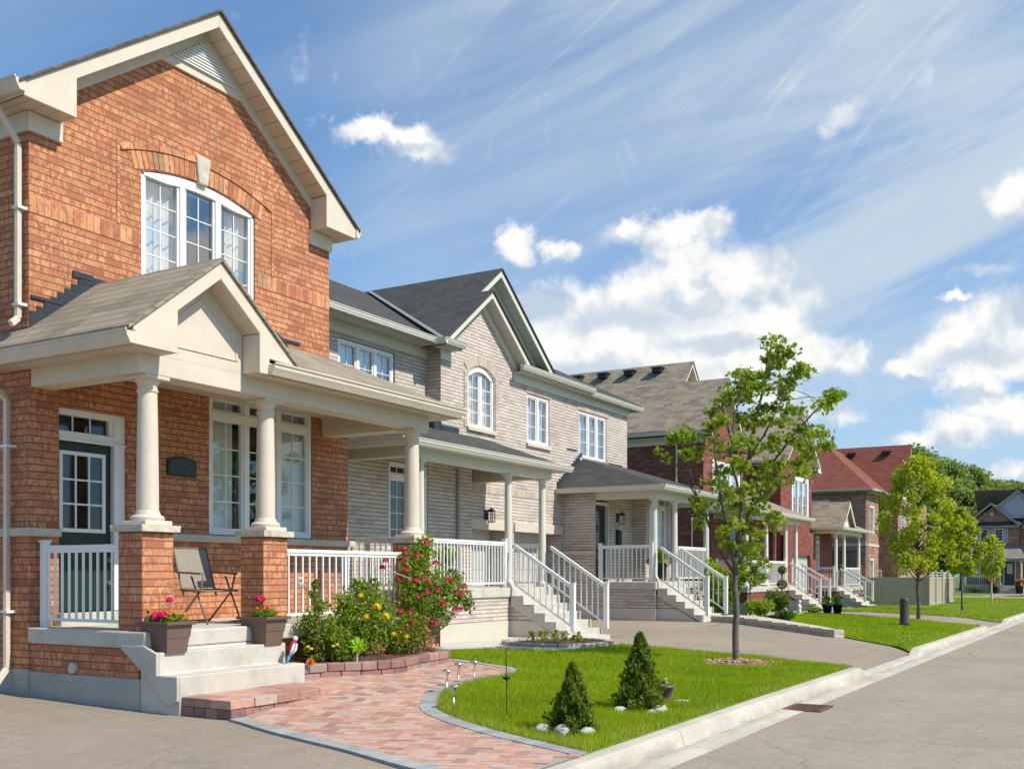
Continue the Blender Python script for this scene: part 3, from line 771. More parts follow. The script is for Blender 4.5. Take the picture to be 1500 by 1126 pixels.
def roof_vent(h, x, y, z, s=.3, tilt=0):
    m = MB(); m.box(x-s*.6, x+s*.6, y-s/2, y+s/2, z-.06, z+.1); m.prism([(x-s*.75, z+.1), (x+s*.75, z+.1), (x+s*.5, z+.17), (x-s*.5, z+.17)], 'y', y-s*.62, y+s*.62)
    return m.build('roof_vent', M['black'], h, bevel=.01)
def lantern(h, T, u, z, scale=1, mat='black'):
    m = MB(T); s = scale
    m.box(u-.05*s, u+.05*s, -.025, .0, z-.09*s, z+.09*s); m.bar((u, -.02, z+.07*s), (u, -.13*s, z+.10*s), .018*s, .018*s)
    m.box(u-.055*s, u+.055*s, -.18*s, -.07*s, z+.05*s, z+.07*s); m.add([(u-.055*s,-.18*s,z+.07*s),(u+.055*s,-.18*s,z+.07*s),(u+.055*s,-.07*s,z+.07*s),(u-.055*s,-.07*s,z+.07*s),(u,-.125*s,z+.13*s)], [(0,1,4),(1,2,4),(2,3,4),(3,0,4)])
    for a, b in ((-.045,-.17),(.045,-.17),(-.045,-.08),(.045,-.08)): m.box(u+(a-.006)*s, u+(a+.006)*s, (b-.006)*s, (b+.006)*s, z-.13*s, z+.05*s)
    m.box(u-.05*s, u+.05*s, -.175*s, -.075*s, z-.145*s, z-.13*s)
    o = m.build('wall_lamp', M[mat], h)
    g = MB(T); g.box(u-.038*s, u+.038*s, -.163*s, -.087*s, z-.13*s, z+.05*s); g.build('lamp_glass', M['glass'], o)
    return o
def downspout(h, pts, mat='trim1', w=.07, d=.05, name='downspout'):
    m = MB()
    for a, b in zip(pts, pts[1:]): m.bar(a, b, w, d, up=(0.3, -1, 0.1))
    return m.build(name, M[mat], h, bevel=.006, seg=1)
# ------------------------------------------------------------------ house 1 : orange brick
R1 = random.Random(11)
def house1():
    h = thing('brick_house', 'orange brick house with a cream gable and pedimented porch, nearest on the left', 'house', (10.1, 10.8, 0))
    F = 10.8; X0, X1, X2 = 7.48, 12.69, 13.15
    T = TY(F)
    AX, AZ, P = 10.07, 8.96, .72
    # --- walls
    m = MB()
    up = (9.06, 11.07, 5.12, 6.86, 1); SP, RI = 6.57, .15
    facade(m, T, X0, X1, 4.2, 6.86, [up])
    door = (7.87, 8.86, .99, 3.42); liv = (10.2, 12.3, 1.98, 3.94)
    facade(m, T, X0, X2, .3, 4.2, [door, liv], .2)
    zt = lambda x: AZ-.12-P*abs(x-AX)
    m.poly([(X0,F,6.86),(X1,F,6.86),(X1,F,zt(X1)),(AX,F,zt(AX)),(X0,F,zt(X0))])
    # spandrel above the arched window
    K = 20
    for k in range(K):
        xa, xb = [9.06+2.01*(k+j)/K for j in (0, 1)]; za, zb = [SP+.005+RI*(1-(2*(k+j)/K-1)**2) for j in (0, 1)]
        m.poly([(xa,F,za),(xb,F,zb),(xb,F,6.86),(xa,F,6.86)]); m.poly([(xa,F,za),(xb,F,zb),(xb,F+.14,zb),(xa,F+.14,za)])
    m.poly([(X0,F,.3),(X0,21,.3),(X0,21,zt(X0)),(X0,F,zt(X0))]); m.poly([(X1,F,4.2),(X1,21,4.2),(X1,21,zt(X1)),(X1,F,zt(X1))])
    m.poly([(X2,F,.3),(X2,21,.3),(X2,21,4.2),(X2,F,4.2)]); m.poly([(X1,F,4.2),(X2,F,4.2),(X2,21,4.2),(X1,21,4.2)])
    m.poly([(X0,21,.3),(X2,21,.3),(X2,21,4.2),(X0,21,4.2)]); m.poly([(X0,21,4.2),(X1,21,4.2),(X1,21,zt(X1)),(AX,21,zt(AX)),(X0,21,zt(X0))])
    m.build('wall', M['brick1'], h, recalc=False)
    m = MB(); m.box(X0-.02, X2+.02, F-.02, 21.02, -.3, .36); m.build('foundation', M['found'], h)
    # --- brick trims
    m = MB(T)
    flat_bricks(m, T, X0, 9.02, 5.58, 5.79, 16, R1, .006); m.build('soldier_course', M['brick1t'], h, bevel=.003, seg=1); m = MB(T); flat_bricks(m, T, 11.12, X1, 5.58, 5.79, 16, R1, .006); m.build('soldier_course', M['brick1t'], h, bevel=.003, seg=1); m = MB(T)
    Rr = 3.55; a = math.asin(1.12/Rr)
    zc = SP+RI+.015-Rr
    n = 27
    arch_bricks(m, T, 10.065, zc, Rr, Rr+.22, -a, a, n, R1, .010, skip=(13,))
    arch_bricks(m, T, 10.065, zc, Rr+.235, Rr+.315, -.358, .358, 13, R1, .022, skip=(6,))
    m.build('arch_bricks', M['brick1t'], h, bevel=.003, seg=1); m = MB(T)
    for s in (-1, 1):
        x = 10.065+s*1.36; m = MB(T)
        for i in range(15): m.box(x-.022, x+.022, -.012, .02, 5.8+i*.07, 5.866+i*.07, R1.random())
        m.build('panel_brick_line', M['brick1t'], h, bevel=.003, seg=1)
    m = MB(); m.prism([(9.985,6.70),(10.145,6.70),(10.20,7.08),(9.93,7.08)], 'y', F-.05, F+.02); m.build('keystone', M['stone'], h, bevel=.02)
    # --- upper window
    window(h, T, 9.07, 11.06, 5.14, SP, n=3, nx=2, nz=4, arch=RI, curt='left', gl='glass_up', fw=.055, set_in=.06)
    m = MB(); m.box(9.0, 11.12, F-.06, F+.05, 5.04, 5.13); m.build('stone_sill', M['stone'], h, bevel=.01)
    # --- rake boards, returns
    y0 = 10.47
    zz = lambda x, o: AZ-o-P*abs(x-AX)
    m = MB()
    m.prism([(7.2,zz(7.2,0)),(AX,AZ),(AX,AZ-.2),(7.87,zz(7.87,.2)),(7.87,6.72),(7.2,6.72)], 'y', y0, y0+.03)
    m.prism([(12.94,zz(12.94,0)),(12.94,6.72),(12.25,6.72),(12.25,zz(12.25,.2)),(AX,AZ-.2),(AX,AZ)], 'y', y0, y0+.03)
    m.box(7.84, 7.87, y0+.03, F, 6.72, zz(7.87,.2)); m.box(12.25, 12.28, y0+.03, F, 6.72, zz(12.25,.2))
    m.box(7.2, 7.23, y0+.03, 21.2, 6.75, zz(7.2,.06)); m.box(12.91, 12.94, y0+.03, 21.2, 6.75, zz(12.94,.06))
    m.build('fascia', M['trim1'], h, bevel=.006, seg=1)
    m = MB()
    m.box(7.23, 7.84, y0+.03, F, 6.725, 6.745); m.box(12.28, 12.91, y0+.03, F, 6.725, 6.745); m.box(7.23, X0, F, 21, 6.725, 6.745); m.box(X1, 12.91, F, 21, 6.725, 6.745)
    for s in (-1, 1):
        xa = 7.87 if s < 0 else 12.25
        m.prism([(xa,zz(xa,.195)),(AX,AZ-.195),(AX,AZ-.165),(xa,zz(xa,.165))], 'y', y0+.03, F-.001)
    m.build('soffit', M['soffit1'], h)
    m = MB()
    fy0, fy1 = F-.035, F+.01
    for s in (-1, 1):
        xa = 7.87 if s < 0 else 12.25; xm = AX+s*.708
        m.prism([(xa,zz(xa,.19)),(AX,AZ-.19),(AX,8.62),(xm,8.11),(xa,zz(xa,.34))], 'y', fy0, fy1)
    m.prism([(AX-.708,8.11),(AX+.708,8.11),(AX,8.62)], 'y', fy0, fy1)
    m.box(X0-.03, 7.9, F-.04, F, 6.5, 6.72); m.box(12.22, X1+.03, F-.04, F, 6.5, 6.72); m.box(X0-.04, X0, F, 21, 6.5, 6.72); m.box(X1, X1+.04, F, 21, 6.5, 6.72)
    m.build('frieze', M['trim1'], h, bevel=.004, seg=1)
    m = MB()
    for i in range(9):
        z = 8.225+i*.042; w = .535*(1-(z-8.225)/.40)
        if w < .03: continue
        m.prism([(F-.045, z),(F-.07, z+.004),(F-.045, z+.036)], 'x', AX-w, AX+w)
    m.build('gable_vent', M['white'], h)
    # --- main roof
    m = MB()
    for s in (-1, 1):
        xe = 7.12 if s < 0 else 13.02
        m.slab([(xe,y0-.04,zz(xe,-.035)),(AX,y0-.04,AZ+.035),(AX,21.3,AZ+.035),(xe,21.3,zz(xe,-.035))], .035)
    m.build('roof', M['roof1d'], h)
    gutter(h, (7.2, y0-.02, 6.9), (7.2, 21.2, 6.9), (-1,0,0), 'trim1', hh=.14, size=.13); gutter(h, (12.94, y0-.02, 6.88), (12.94, 21.2, 6.88), (1,0,0), 'trim1', hh=.14)
    downspout(h, [(7.1,10.84,6.8),(7.1,10.84,6.66),(7.40,10.88,6.35),(7.40,10.88,4.36),(7.27,10.82,4.26)])
    downspout(h, [(7.05,11.1,3.8),(7.05,11.1,3.72),(7.40,11.09,3.45),(7.40,11.09,.36),(7.22,11.02,.2)])
    m = MB()
    for z in (5.6, 4.5): m.box(7.36, 7.48, 10.82, 10.93, z, z+.03)
    for z in (2.9, 1.0): m.box(7.36, 7.48, 11.03, 11.15, z, z+.03)
    m.build('downspout_strap', M['white'], h)
    # --- front door recess
    T2 = TY(F+.13)
    d = MB(T2); d.box(7.88, 8.70, .0, .045, .995, 3.03); dd = d.build('door', M['greendoor'], h, bevel=.004, seg=1)
    f = MB(T2); a, b, c, e = 7.95, 8.60, 1.95, 2.92
    f.box(a, a+.045, -.03, 0, c, e); f.box(b-.045, b, -.03, 0, c, e); f.box(a+.045, b-.045, -.03, 0, c, c+.045); f.box(a+.045, b-.045, -.03, 0, e-.045, e)
    muntins(f, a+.045, b-.045, c+.045, e-.045, 3, 3, -.012, .022); f.build('door_window_frame', M['white'], dd)
    g = MB(T2); g.box(a+.045, b-.045, -.010, -.002, c+.045, e-.045); g.build('pane', M['doorglass'], dd)
    k = MB(T2); k.lathe([(.028,0),(.028,.02)], 0, 0) if False else None
    for z in (1.33, 1.62):
        k.tube([(8.645, 0, z), (8.645, -.05, z)], .028, 12); k.tube([(8.645, -.05, z), (8.645, -.075, z)], [.034, .026], 12)
    k.build('handle', M['chrome'], dd, smooth=False)
    f = MB(T2); f.box(8.70, 8.86, -.07, .09, .99, 3.42); f.box(7.87, 8.70, -.075, .09, 3.03, 3.15); f.box(7.87, 8.86, -.10, .0, 3.03, 3.06); f.box(7.87, 8.70, -.07, .09, 3.34, 3.42); f.box(8.64, 8.70, -.05, .05, 3.15, 3.34); f.box(7.87, 7.90, -.05, .05, 3.15, 3.34)
    muntins(f, 7.90, 8.64, 3.15, 3.34, 3, 1, .0, .022)
    f.build('door_frame', M['white'], h, bevel=.006, seg=1)
    g = MB(T2); g.box(7.90, 8.64, .01, .016, 3.15, 3.34); g.build('transom_pane', M['doorglass'], h)
    m = MB(); m.box(7.8, 8.9, F-.14, F+.2, .83, .99); m.build('door_sill', M['concrete'], h, bevel=.01)
    # --- living room window
    window(h, T, 10.21, 12.29, 1.99, 3.93, n=3, nx=2, nz=4, transom=.24, curt='sides', gl='glass', fw=.06, set_in=.06)
    m = MB(); m.box(9.35, 13.26, F-.075, F+.03, 1.88, 1.975); m.box(X0-.075, 7.86, F-.075, F+.03, 1.88, 1.975); m.box(X0-.075, X0+.02, F+.03, 21, 1.88, 1.975)
    m.box(8.87, 9.35, F-.074, F+.03, 1.881, 1.974); m.build('stone_band', M['stone'], h, bevel=.012)
    m = MB(); Q = [(9.46,2.74),(9.95,2.74),(9.95,2.95),(9.9,2.965),(9.8,2.99),(9.705,3.0),(9.6,2.99),(9.51,2.965),(9.46,2.95)]
    m.prism(Q, 'y', F-.03, F); c = (9.705, 2.86); pl = m.build('number_plate', M['black'], h, bevel=.004)
    m = MB(); m.prism([(c[0]+(x-c[0])*.88, c[1]+(z-c[1])*.78) for x, z in Q], 'y', F-.036, F-.03); m.build('plate_face', M['plate'], pl)
    lantern(h, T, 9.03, 2.82, 1.0)
    m = MB(T); m.box(8.76, 8.80, -.09+.13-.12, .05, 1.78, 1.86); m.build('doorbell', M['white'], h)
    # --- porch
    zf = .84; Yf = 8.84
    m = MB(); m.box(X0-.02, X2, Yf, F, .66, zf)
    # diagonal cheek on the left end
    m.build('porch_slab', M['concrete'], h, bevel=.02)
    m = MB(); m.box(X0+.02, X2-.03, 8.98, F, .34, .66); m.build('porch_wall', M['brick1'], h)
    m = MB(); m.box(X0-.01, X2, 8.93, F, -.3, .34); m.build('porch_foundation', M['found'], h, bevel=.015)
    m = MB(); prof = [(Yf,.66+.001),(Yf,.615),(8.645,.615),(8.645,.392),(8.34,.392),(8.34,.12),(8.62,.12),(9.17,.655)]
    prof = [(8.838,.63),(8.645,.63),(8.645,.40),(8.34,.40),(8.34,-.1),(8.93,-.1),(8.93,.655),(8.838,.655)]
    m.prism(prof, 'x', X0+.0, 9.37); m.build('porch_steps', M['concrete'], h, bevel=.018)
    m = MB(); m.prism([(8.34,.40),(8.34,.14),(8.44,.10),(8.52,.115),(8.90,.44),(9.2,.655),(9.2,.70),(8.84,.70),(8.645,.62),(8.645,.40)], 'x', X0-.035, X0); m.build('step_cheek', M['concrete'], h, bevel=.012)
    m = MB(); m.tube([(X0-.02,10.02,.41),(X0+.03,10.02,.41)], .06, 16); m.build('round_vent', M['stone'], h)
    cx = [7.74, 9.54, 12.6]
    for x in cx:
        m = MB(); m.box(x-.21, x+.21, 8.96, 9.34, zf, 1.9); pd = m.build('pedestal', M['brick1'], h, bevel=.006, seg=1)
        m = MB()
        # rough edged cap stone
        n = 44; rr = random.Random(int(x*10)); top = []; bot = []
        for i in range(n):
            t = i/n*4; s = int(t); q = t-s; hx, hy = .265, .25
            px, py = [(-hx+2*hx*q, -hy), (hx, -hy+2*hy*q), (hx-2*hx*q, hy), (-hx, hy-2*hy*q)][s]
            k = 1+rr.uniform(-.035, .02); top.append((x+px*k, 9.15+py*k, 1.972)); k = 1+rr.uniform(-.05, .02); bot.append((x+px*k, 9.15+py*k, 1.9))
        m.add(top+bot, [tuple(range(n)), tuple(range(2*n-1, n-1, -1))]+[(i, (i+1) % n, n+(i+1) % n, n+i) for i in range(n)])
        m.build('cap_stone', M['stone'], pd)
        column(h, x+.02, 9.15, 1.972, 3.585, .118, 'trim1')
    m = MB(); m.box(7.5, 12.82, 8.98, 9.28, 3.585, 3.80); m.box(7.5, 7.8, 9.28, F-.002, 3.585, 3.80); m.box(12.52, 12.82, 9.28, F-.002, 3.585, 3.80)
    m.build('beam', M['trim1'], h, bevel=.008)
    m = MB(); m.box(7.8, 12.52, 9.28, F-.002, 3.86, 3.88); m.build('porch_ceiling', M['soffit1y'], h)
    m = MB(); m.box(12.505, 12.52, 9.3, F-.01, 3.66, 3.86); m.build('beam_lining', M['soffit1y'], h); m = MB(); m.box(7.8, 7.815, 9.3, F-.01, 3.66, 3.86); m.build('beam_lining', M['soffit1y'], h)
    # pediment
    PX, PZ, PP = 8.39, 4.93, .79; yp = 8.7
    zp = lambda x, o=0: PZ-o-PP*abs(x-PX)
    m = MB()
    m.prism([(7.2,zp(7.2)),(PX,PZ),(PX,PZ-.2),(7.78,zp(7.78,.2)),(7.78,3.79),(7.2,3.79)], 'y', yp, yp+.03)
    m.prism([(9.62,zp(9.62)),(9.16,3.98),(9.16,3.79),(9.0,3.79),(9.0,zp(9.0,.2)),(PX,PZ-.2),(PX,PZ)], 'y', yp, yp+.03)
    m.box(7.75, 7.78, yp+.03, 8.98, 3.80, zp(7.78,.2)); m.box(9.0, 9.03, yp+.03, 8.98, 3.80, zp(9.0,.2)); m.box(7.2, 7.22, yp+.03, 11.2, 3.79, zp(7.22,.05)); 
    m.box(9.16, 13.18, yp, yp+.025, 3.79, 3.9); m.box(13.16, 13.18, yp+.025, F, 3.79, 3.9)
    m.build('porch_fascia', M['trim1'], h, bevel=.005, seg=1)
    m = MB(); m.prism([(7.78,3.80),(9.0,3.80),(9.0,zp(9.0,.17)),(PX,PZ-.17),(7.78,zp(7.78,.17))], 'y', 8.98, 9.05)
    m.build('pediment', M['trim1'], h)
    m = MB()
    o1 = [(7.86,3.93),(8.92,3.93),(8.92,zp(8.92,.36)),(PX,PZ-.36),(7.86,zp(7.86,.36))]
    def inset(poly, k=.035):
        c = (PX, 4.12); return [(c[0]+(x-c[0])*(1-k/.5), c[1]+(z-c[1])*(1-k/.35)) for x, z in poly]
    i1 = inset(o1)
    for a in range(5):
        b = (a+1) % 5; m.prism([o1[a], o1[b], i1[b], i1[a]], 'y', 8.968, 8.98)
    m.build('pediment_moulding', M['trim1'], h, bevel=.004, seg=1)
    m = MB()
    m.prism([(7.78,zp(7.78,.195)),(PX,PZ-.195),(PX,PZ-.17),(7.78,zp(7.78,.17))], 'y', yp+.03, 8.979); m.prism([(9.0,zp(9.0,.195)),(9.0,zp(9.0,.17)),(PX,PZ-.17),(PX,PZ-.195)], 'y', yp+.03, 8.979)
    m.box(7.22, 7.75, yp+.03, 8.98, 3.785, 3.80); m.box(7.22, 7.5, 8.98, 11.2, 3.785, 3.80); m.box(9.03, 13.16, yp+.03, 8.98, 3.785, 3.80); m.box(12.82, 13.16, 8.98, F, 3.785, 3.80)
    m.build('porch_soffit', M['soffit1y'], h)
    m = MB(); t = .04
    m.slab([(7.12,yp-.03,zp(7.12,-.04)),(PX,yp-.03,PZ+.04),(PX,F,PZ+.04),(7.12,F,zp(7.12,-.04))], t)
    m.slab([(PX,yp-.03,PZ+.04),(9.68,yp-.03,zp(9.68,-.04)),(8.55,F,zp(8.55,-.04)),(PX,F,PZ+.04)], t)
    ze = 3.93
    m.slab([(9.62,yp-.03,ze),(13.22,yp-.03,ze),(12.69,F,4.84),(8.5,F,4.84)], t); m.slab([(13.22,yp-.03,ze),(13.22,F,ze),(12.69,F,4.84)], t)
    m.slab([(7.12,F,zp(7.12,-.04)),(7.48,F,zp(7.48,-.04)),(7.48,11.3,zp(7.48,-.04)),(7.12,11.3,zp(7.12,-.04))], t)
    m.build('porch_roof', M['roof1'], h)
    gutter(h, (7.22, yp-.02, 3.93), (7.22, 11.4, 3.93), (-1,0,0), 'trim1', hh=.14, size=.13)
    gutter(h, (9.14, yp+.02, 3.93), (13.27, yp+.02, 3.93), (0,-1,0), 'trim1', hh=.14, size=.13)
    gutter(h, (13.17, yp-.07, 3.93), (13.17, F, 3.93), (1,0,0), 'trim1', hh=.14)
    # stepped flashing
    m = MB()
    for i in range(9):
        x = 7.485+i*.092; z = 4.97-.79*(8.39-x)
        m.prism([(x, z-.06), (x+.0915, z+.01), (x+.0915, z+.20), (x, z+.20)], 'y', F-.016, F-.001)
    m.box(8.15, 8.75, F-.02, F-.001, 4.93, 5.03); m.box(7.5, 7.95, F-.024, F-.003, 4.60, 4.635); m.box(8.05, 8.32, F-.026, F-.003, 4.98, 5.05); m.box(11.55, 12.0, F-.022, F-.001, 4.9, 4.94)
    m.prism([(11.42, 4.86), (11.75, 4.84), (11.62, 4.95), (11.5, 5.0)], 'y', F-.018, F-.002)
    m.build('stepped_flashing', M['flash'], h)
    # railings
    railing(h, (7.62, 10.70, zf), (7.62, 9.36, zf), .91, 'white', (True, True), step=.118)
    railing(h, (9.76, 9.14, zf), (12.38, 9.14, zf), .90, 'white', (False, False), step=.125, mids=(.5,))
    return h
M['roof1d'] = shingle('weathered_brown_shingle', [(0,(.09,.07,.055)),(1,(.15,.12,.09))], .105, .33)
M['doorglass'] = glass('dark_door_glass', (.5,.5,.5), .9, .02)
H1 = house1()
# ------------------------------------------------------------------ house 2 : beige brick semi-detached pair
R2 = random.Random(5)
ST = ('stone2', .09)
M['stone2'] = dull('pale_sill_stone', (.58,.50,.41), .85, .08, 9, .4, 45)
M['garage'] = planked('garage_door_paint', (.50,.49,.45), .52, 2, .5)
def gable_boards(h, axis_x, z_apex, half, P, y, F, mat, soff, roofmat, depth_to, fh=.16, over=.06, xl=None, xr=None, name='fascia', rxl=None, dl=None):
    """street-facing gable: rake boards, soffit, frieze and two roof planes running back to depth_to."""
    zz = lambda x, o=0: z_apex-o-P*abs(x-axis_x)
    xl = axis_x-half if xl is None else xl; xr = axis_x+half if xr is None else xr
    m = MB()
    m.prism([(xl,zz(xl)),(axis_x,z_apex),(axis_x,z_apex-fh),(xl,zz(xl,fh))], 'y', y, y+.03)
    m.prism([(xr,zz(xr)),(xr,zz(xr,fh)),(axis_x,z_apex-fh),(axis_x,z_apex)], 'y', y, y+.03)
    m.build(name, M[mat], h, bevel=.004, seg=1)
    m = MB()
    m.prism([(xl,zz(xl,fh-.005)),(axis_x,z_apex-fh+.005),(axis_x,z_apex-fh+.03),(xl,zz(xl,fh-.03))], 'y', y+.03, F+.02)
    m.prism([(xr,zz(xr,fh-.005)),(xr,zz(xr,fh-.03)),(axis_x,z_apex-fh+.03),(axis_x,z_apex-fh+.005)], 'y', y+.03, F+.02)
    m.build('gable_soffit', M[soff], h)
    m = MB()
    a = .22
    m.prism([(xl+.3,zz(xl+.3,fh)),(axis_x,z_apex-fh),(axis_x,z_apex-fh-a),(xl+.3,zz(xl+.3,fh+a))], 'y', F-.03, F); m.prism([(xr-.3,zz(xr-.3,fh)),(xr-.3,zz(xr-.3,fh+a)),(axis_x,z_apex-fh-a),(axis_x,z_apex-fh)], 'y', F-.03, F)
    m.build('frieze', M[mat], h)
    m = MB()
    for s, x in ((-1, (rxl or xl)-.05), (1, xr+.05)):
        e = dl if (dl and s < 0) else depth_to; m.slab([(x,y-.04,zz(x,-.04)),(axis_x,y-.04,z_apex+.04),(axis_x,e,z_apex+.04),(x,e,zz(x,-.04))], .04)
    m.build('roof', M[roofmat], h)
M['valley'] = dull('grey_metal_flashing', (.22,.22,.21), .5)
def house2():
    h = thing('brick_house', 'pair of joined beige brick houses with charcoal roofs and green-grey porch columns', 'house', (22, 13.2, .1))
    F = 13.2; Fa = 13.6; Fe = 12.5
    T, Ta, Te = TY(F), TY(Fa), TY(Fe)
    XL, XR = 14.9, 29.4
    m = MB()
    w3 = (16.25, 18.14, 5.2, 6.2); arch = (20.41, 21.59, 4.86, 6.5, 1); w2 = (23.2, 24.4, 4.78, 6.06); w4 = (26.15, 27.93, 4.68, 6.02)
    gar = [(19.52, 22.1, .1, 2.5), (22.54, 25.05, .1, 2.5)]
    facade(m, Ta, XL, 19.3, 3.9, 6.6, [w3])
    facade(m, T, 19.3, XR, 3.9, 6.62, [arch, w2, w4])
    facade(m, T, 19.3, 25.12, .0, 3.9, gar, .5)
    low = (16.48, 17.82, 1.9, 3.68)
    facade(m, Te, XL, 19.5, .5, 3.84, [low], .2)
    m.poly([(19.5,Fe,0),(19.5,F,0),(19.5,F,3.84),(19.5,Fe,3.84)]); m.poly([(19.3,F,3.9),(19.3,Fa,3.9),(19.3,Fa,6.62),(19.3,F,6.62)])
    # unit b entry
    dr = (25.14, 25.98, 1.24, 3.52)
    facade(m, TY(12.2), 25.12, 27.57, .5, 3.7, [dr], .2)
    m.poly([(25.12,12.2,0),(25.12,F,0),(25.12,F,3.7),(25.12,12.2,3.7)]); m.poly([(27.57,11.8,.5),(27.57,12.2,.5),(27.57,12.2,3.7),(27.57,11.8,3.7)])
    facade(m, TY(11.8), 27.57, 29.5, .5, 3.71, [(27.85, 29.2, 1.9, 3.7)], .2); m.poly([(29.5,11.8,0),(29.5,16,0),(29.5,16,3.7),(29.5,11.8,3.7)])
    # gables
    m.poly([(19.3,F,6.62),(22.75,F,6.62),(21.0,F,7.85)])
    for x, zt in ((XL, 6.6), (XR, 6.62)): m.poly([(x,F,.2),(x,22,.2),(x,22,zt),(x,F,zt)])
    m.poly([(XL,22,.2),(XR,22,.2),(XR,22,6.6),(XL,22,6.6)])
    # spandrel of the arched window
    K = 14
    for k in range(K):
        xa, xb = [20.41+1.18*(k+j)/K for j in (0, 1)]; za, zb = [6.10+.25*(1-(2*(k+j)/K-1)**2) for j in (0, 1)]
        m.poly([(xa,F,za),(xb,F,zb),(xb,F,6.5),(xa,F,6.5)]); m.poly([(xa,F,za),(xb,F,zb),(xb,F+.14,zb),(xa,F+.14,za)])
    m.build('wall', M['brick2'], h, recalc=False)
    m = MB(); m.box(25.1, 29.5, 12.22, 13, -.1, .62); m.build('foundation', M['found2'], h)
    m = MB(T)
    arch_bricks(m, T, 21.0, 6.36-.92, .93, 1.16, -.70, .70, 17, R2, .02)
    m.build('arch_bricks', M['brick2t'], h); m = MB(T)
    for s in (-1, 1):
        for i in range(17): m.box(21+s*.69-.07, 21+s*.69+.07, -.02, .02, 4.86+i*.078, 4.93+i*.078, R2.random())
    m.build('window_surround', M['brick2t'], h); m = MB(T)
    flat_bricks(m, T, 19.6, 25.1, 3.38, 3.56, 62, R2, .008); m.build('soldier_course', M['brick2t'], h); m = MB(T); flat_bricks(m, T, 23.1, 24.5, 6.08, 6.24, 16, R2, .015); m.build('soldier_course', M['brick2t'], h); m = MB(T); flat_bricks(m, T, 26.05, 28.05, 6.04, 6.2, 22, R2, .015)
    m.build('soldier_course', M['brick2t'], h)
    m = MB(T); m.box(19.52, 22.12, -.05, .1, 2.5, 2.74); m.box(22.52, 25.1, -.05, .1, 2.5, 2.74); m.build('garage_lintel', M['stone2'], h, bevel=.01)
    for a, b in ((19.54,22.08),(22.56,25.03)):
        m = MB(T); m.box(a, b, .42, .47, .1, 2.5); m.build('garage_door', M['garage'], h)
    window(h, Ta, 16.28, 18.11, 5.22, 6.18, n=3, nx=2, nz=2, curt='half', gl='glass_up')
    window(h, T, 20.42, 21.58, 4.88, 6.12, n=2, nx=2, nz=4, arch=.24, curt='sheer', gl='glass_up', sill=ST, fw=.05)
    window(h, T, 23.21, 24.39, 4.80, 6.05, n=2, nx=2, nz=3, curt='sheer', gl='glass_up', sill=ST)
    window(h, T, 26.16, 27.92, 4.70, 6.01, n=3, nx=1, nz=3, curt='sheer', gl='glass_up', sill=ST)
    window(h, Te, 16.49, 17.81, 1.92, 3.67, n=2, nx=2, nz=4, transom=.24, curt='none', gl='glass')
    window(h, TY(11.8), 27.86, 29.19, 1.92, 3.69, n=2, nx=2, nz=3, transom=.24, curt='sheer', gl='glass')
    # door of unit b
    T2 = TY(12.3)
    m = MB(T2); m.box(25.18, 25.92, 0, .05, 1.26, 3.3); d = m.build('door', M['blackdoor'], h, bevel=.004, seg=1)
    m = MB(T2); m.box(25.27, 25.83, -.012, 0, 1.5, 3.15); m.build('pane', M['doorglass'], d)
    m = MB(T2); m.tube([(25.87,0,2.25),(25.87,-.06,2.25)], .03, 10); m.build('handle', M['chrome'], d)
    m = MB(T2); m.box(25.92, 26.0, -.1, .08, 1.24, 3.52); m.box(25.16, 25.92, -.09, .08, 3.3, 3.38); m.box(25.16, 25.92, -.09, .08, 3.46, 3.52); m.build('door_frame', M['trim2'], h)
    lantern(h, TY(12.2), 26.5, 3.0, 1.25); m = MB(); m.box(26.4, 26.62, 12.1, 12.2, 2.25, 2.62); m.prism([(12.08,2.62),(12.2,2.62),(12.2,2.68)], 'x', 26.39, 26.63); m.build('mailbox', M['black'], h, bevel=.01)
    lantern(h, T, 21.2, 2.86, 1.3)
    m = MB(); m.box(25.04, 25.12, 12.2, 13.2, 1.98, 2.06); m.build('stone_band', M['stone2'], h)
    # roofs: main hip
    ze = 6.62; zr = 8.9; yr = 17.4
    m = MB(); t = .05; xl, xr, ye = 14.4, 29.8, 12.9
    m.slab([(xl,13.15,ze),(19.06,13.15,ze),(22.05,yr,zr),(18.9,yr,zr)], t); m.slab([(22.85,ye,ze),(xr,ye,ze),(25.3,yr,zr),(22.05,yr,zr)], t)
    m.slab([(xr,ye,ze),(xr,22,ze),(25.3,yr,zr)], t); m.slab([(xl,13.15,ze),(18.9,yr,zr),(xl,22,ze)], t); m.slab([(18.9,yr,zr),(25.3,yr,zr),(xr,22,ze),(xl,22,ze)], t)
    m.build('roof', M['roof2'], h)
    m = MB(); m.bar((19.02,12.98,ze+.03),(22.0,17.3,zr+.03), .16, .02); m.build('valley_flashing', M['valley'], h)
    gable_boards(h, 21.0, 8.10, 1.96, .77, 12.88, F, 'trim2', 'soffit2', 'roof2', 14.4, xl=19.06, xr=22.94, dl=13.26)
    # big rear gable
    m = MB(); m.poly([(19.4,13.66,6.6),(24.8,13.66,6.6),(22.1,13.66,8.7)]); m.build('gable_siding', M['siding_blue'], h)
    gable_boards(h, 22.1, 8.947, 2.75, .77, 13.3, 13.64, 'trim2', 'soffit2', 'roof2', 17.6, fh=.18, xl=20.3, xr=25.0, rxl=19.06)
    m = MB()
    m.box(XL, 19.0, 13.0, Fa, 6.5, 6.515); m.box(19.0, 19.7, 12.88, F, 6.46, 6.475); m.box(22.45, XR+.3, 12.95, F, 6.46, 6.475); m.box(XR, XR+.3, F, 22, 6.46, 6.475)
    m.build('soffit', M['soffit2'], h)
    m = MB()
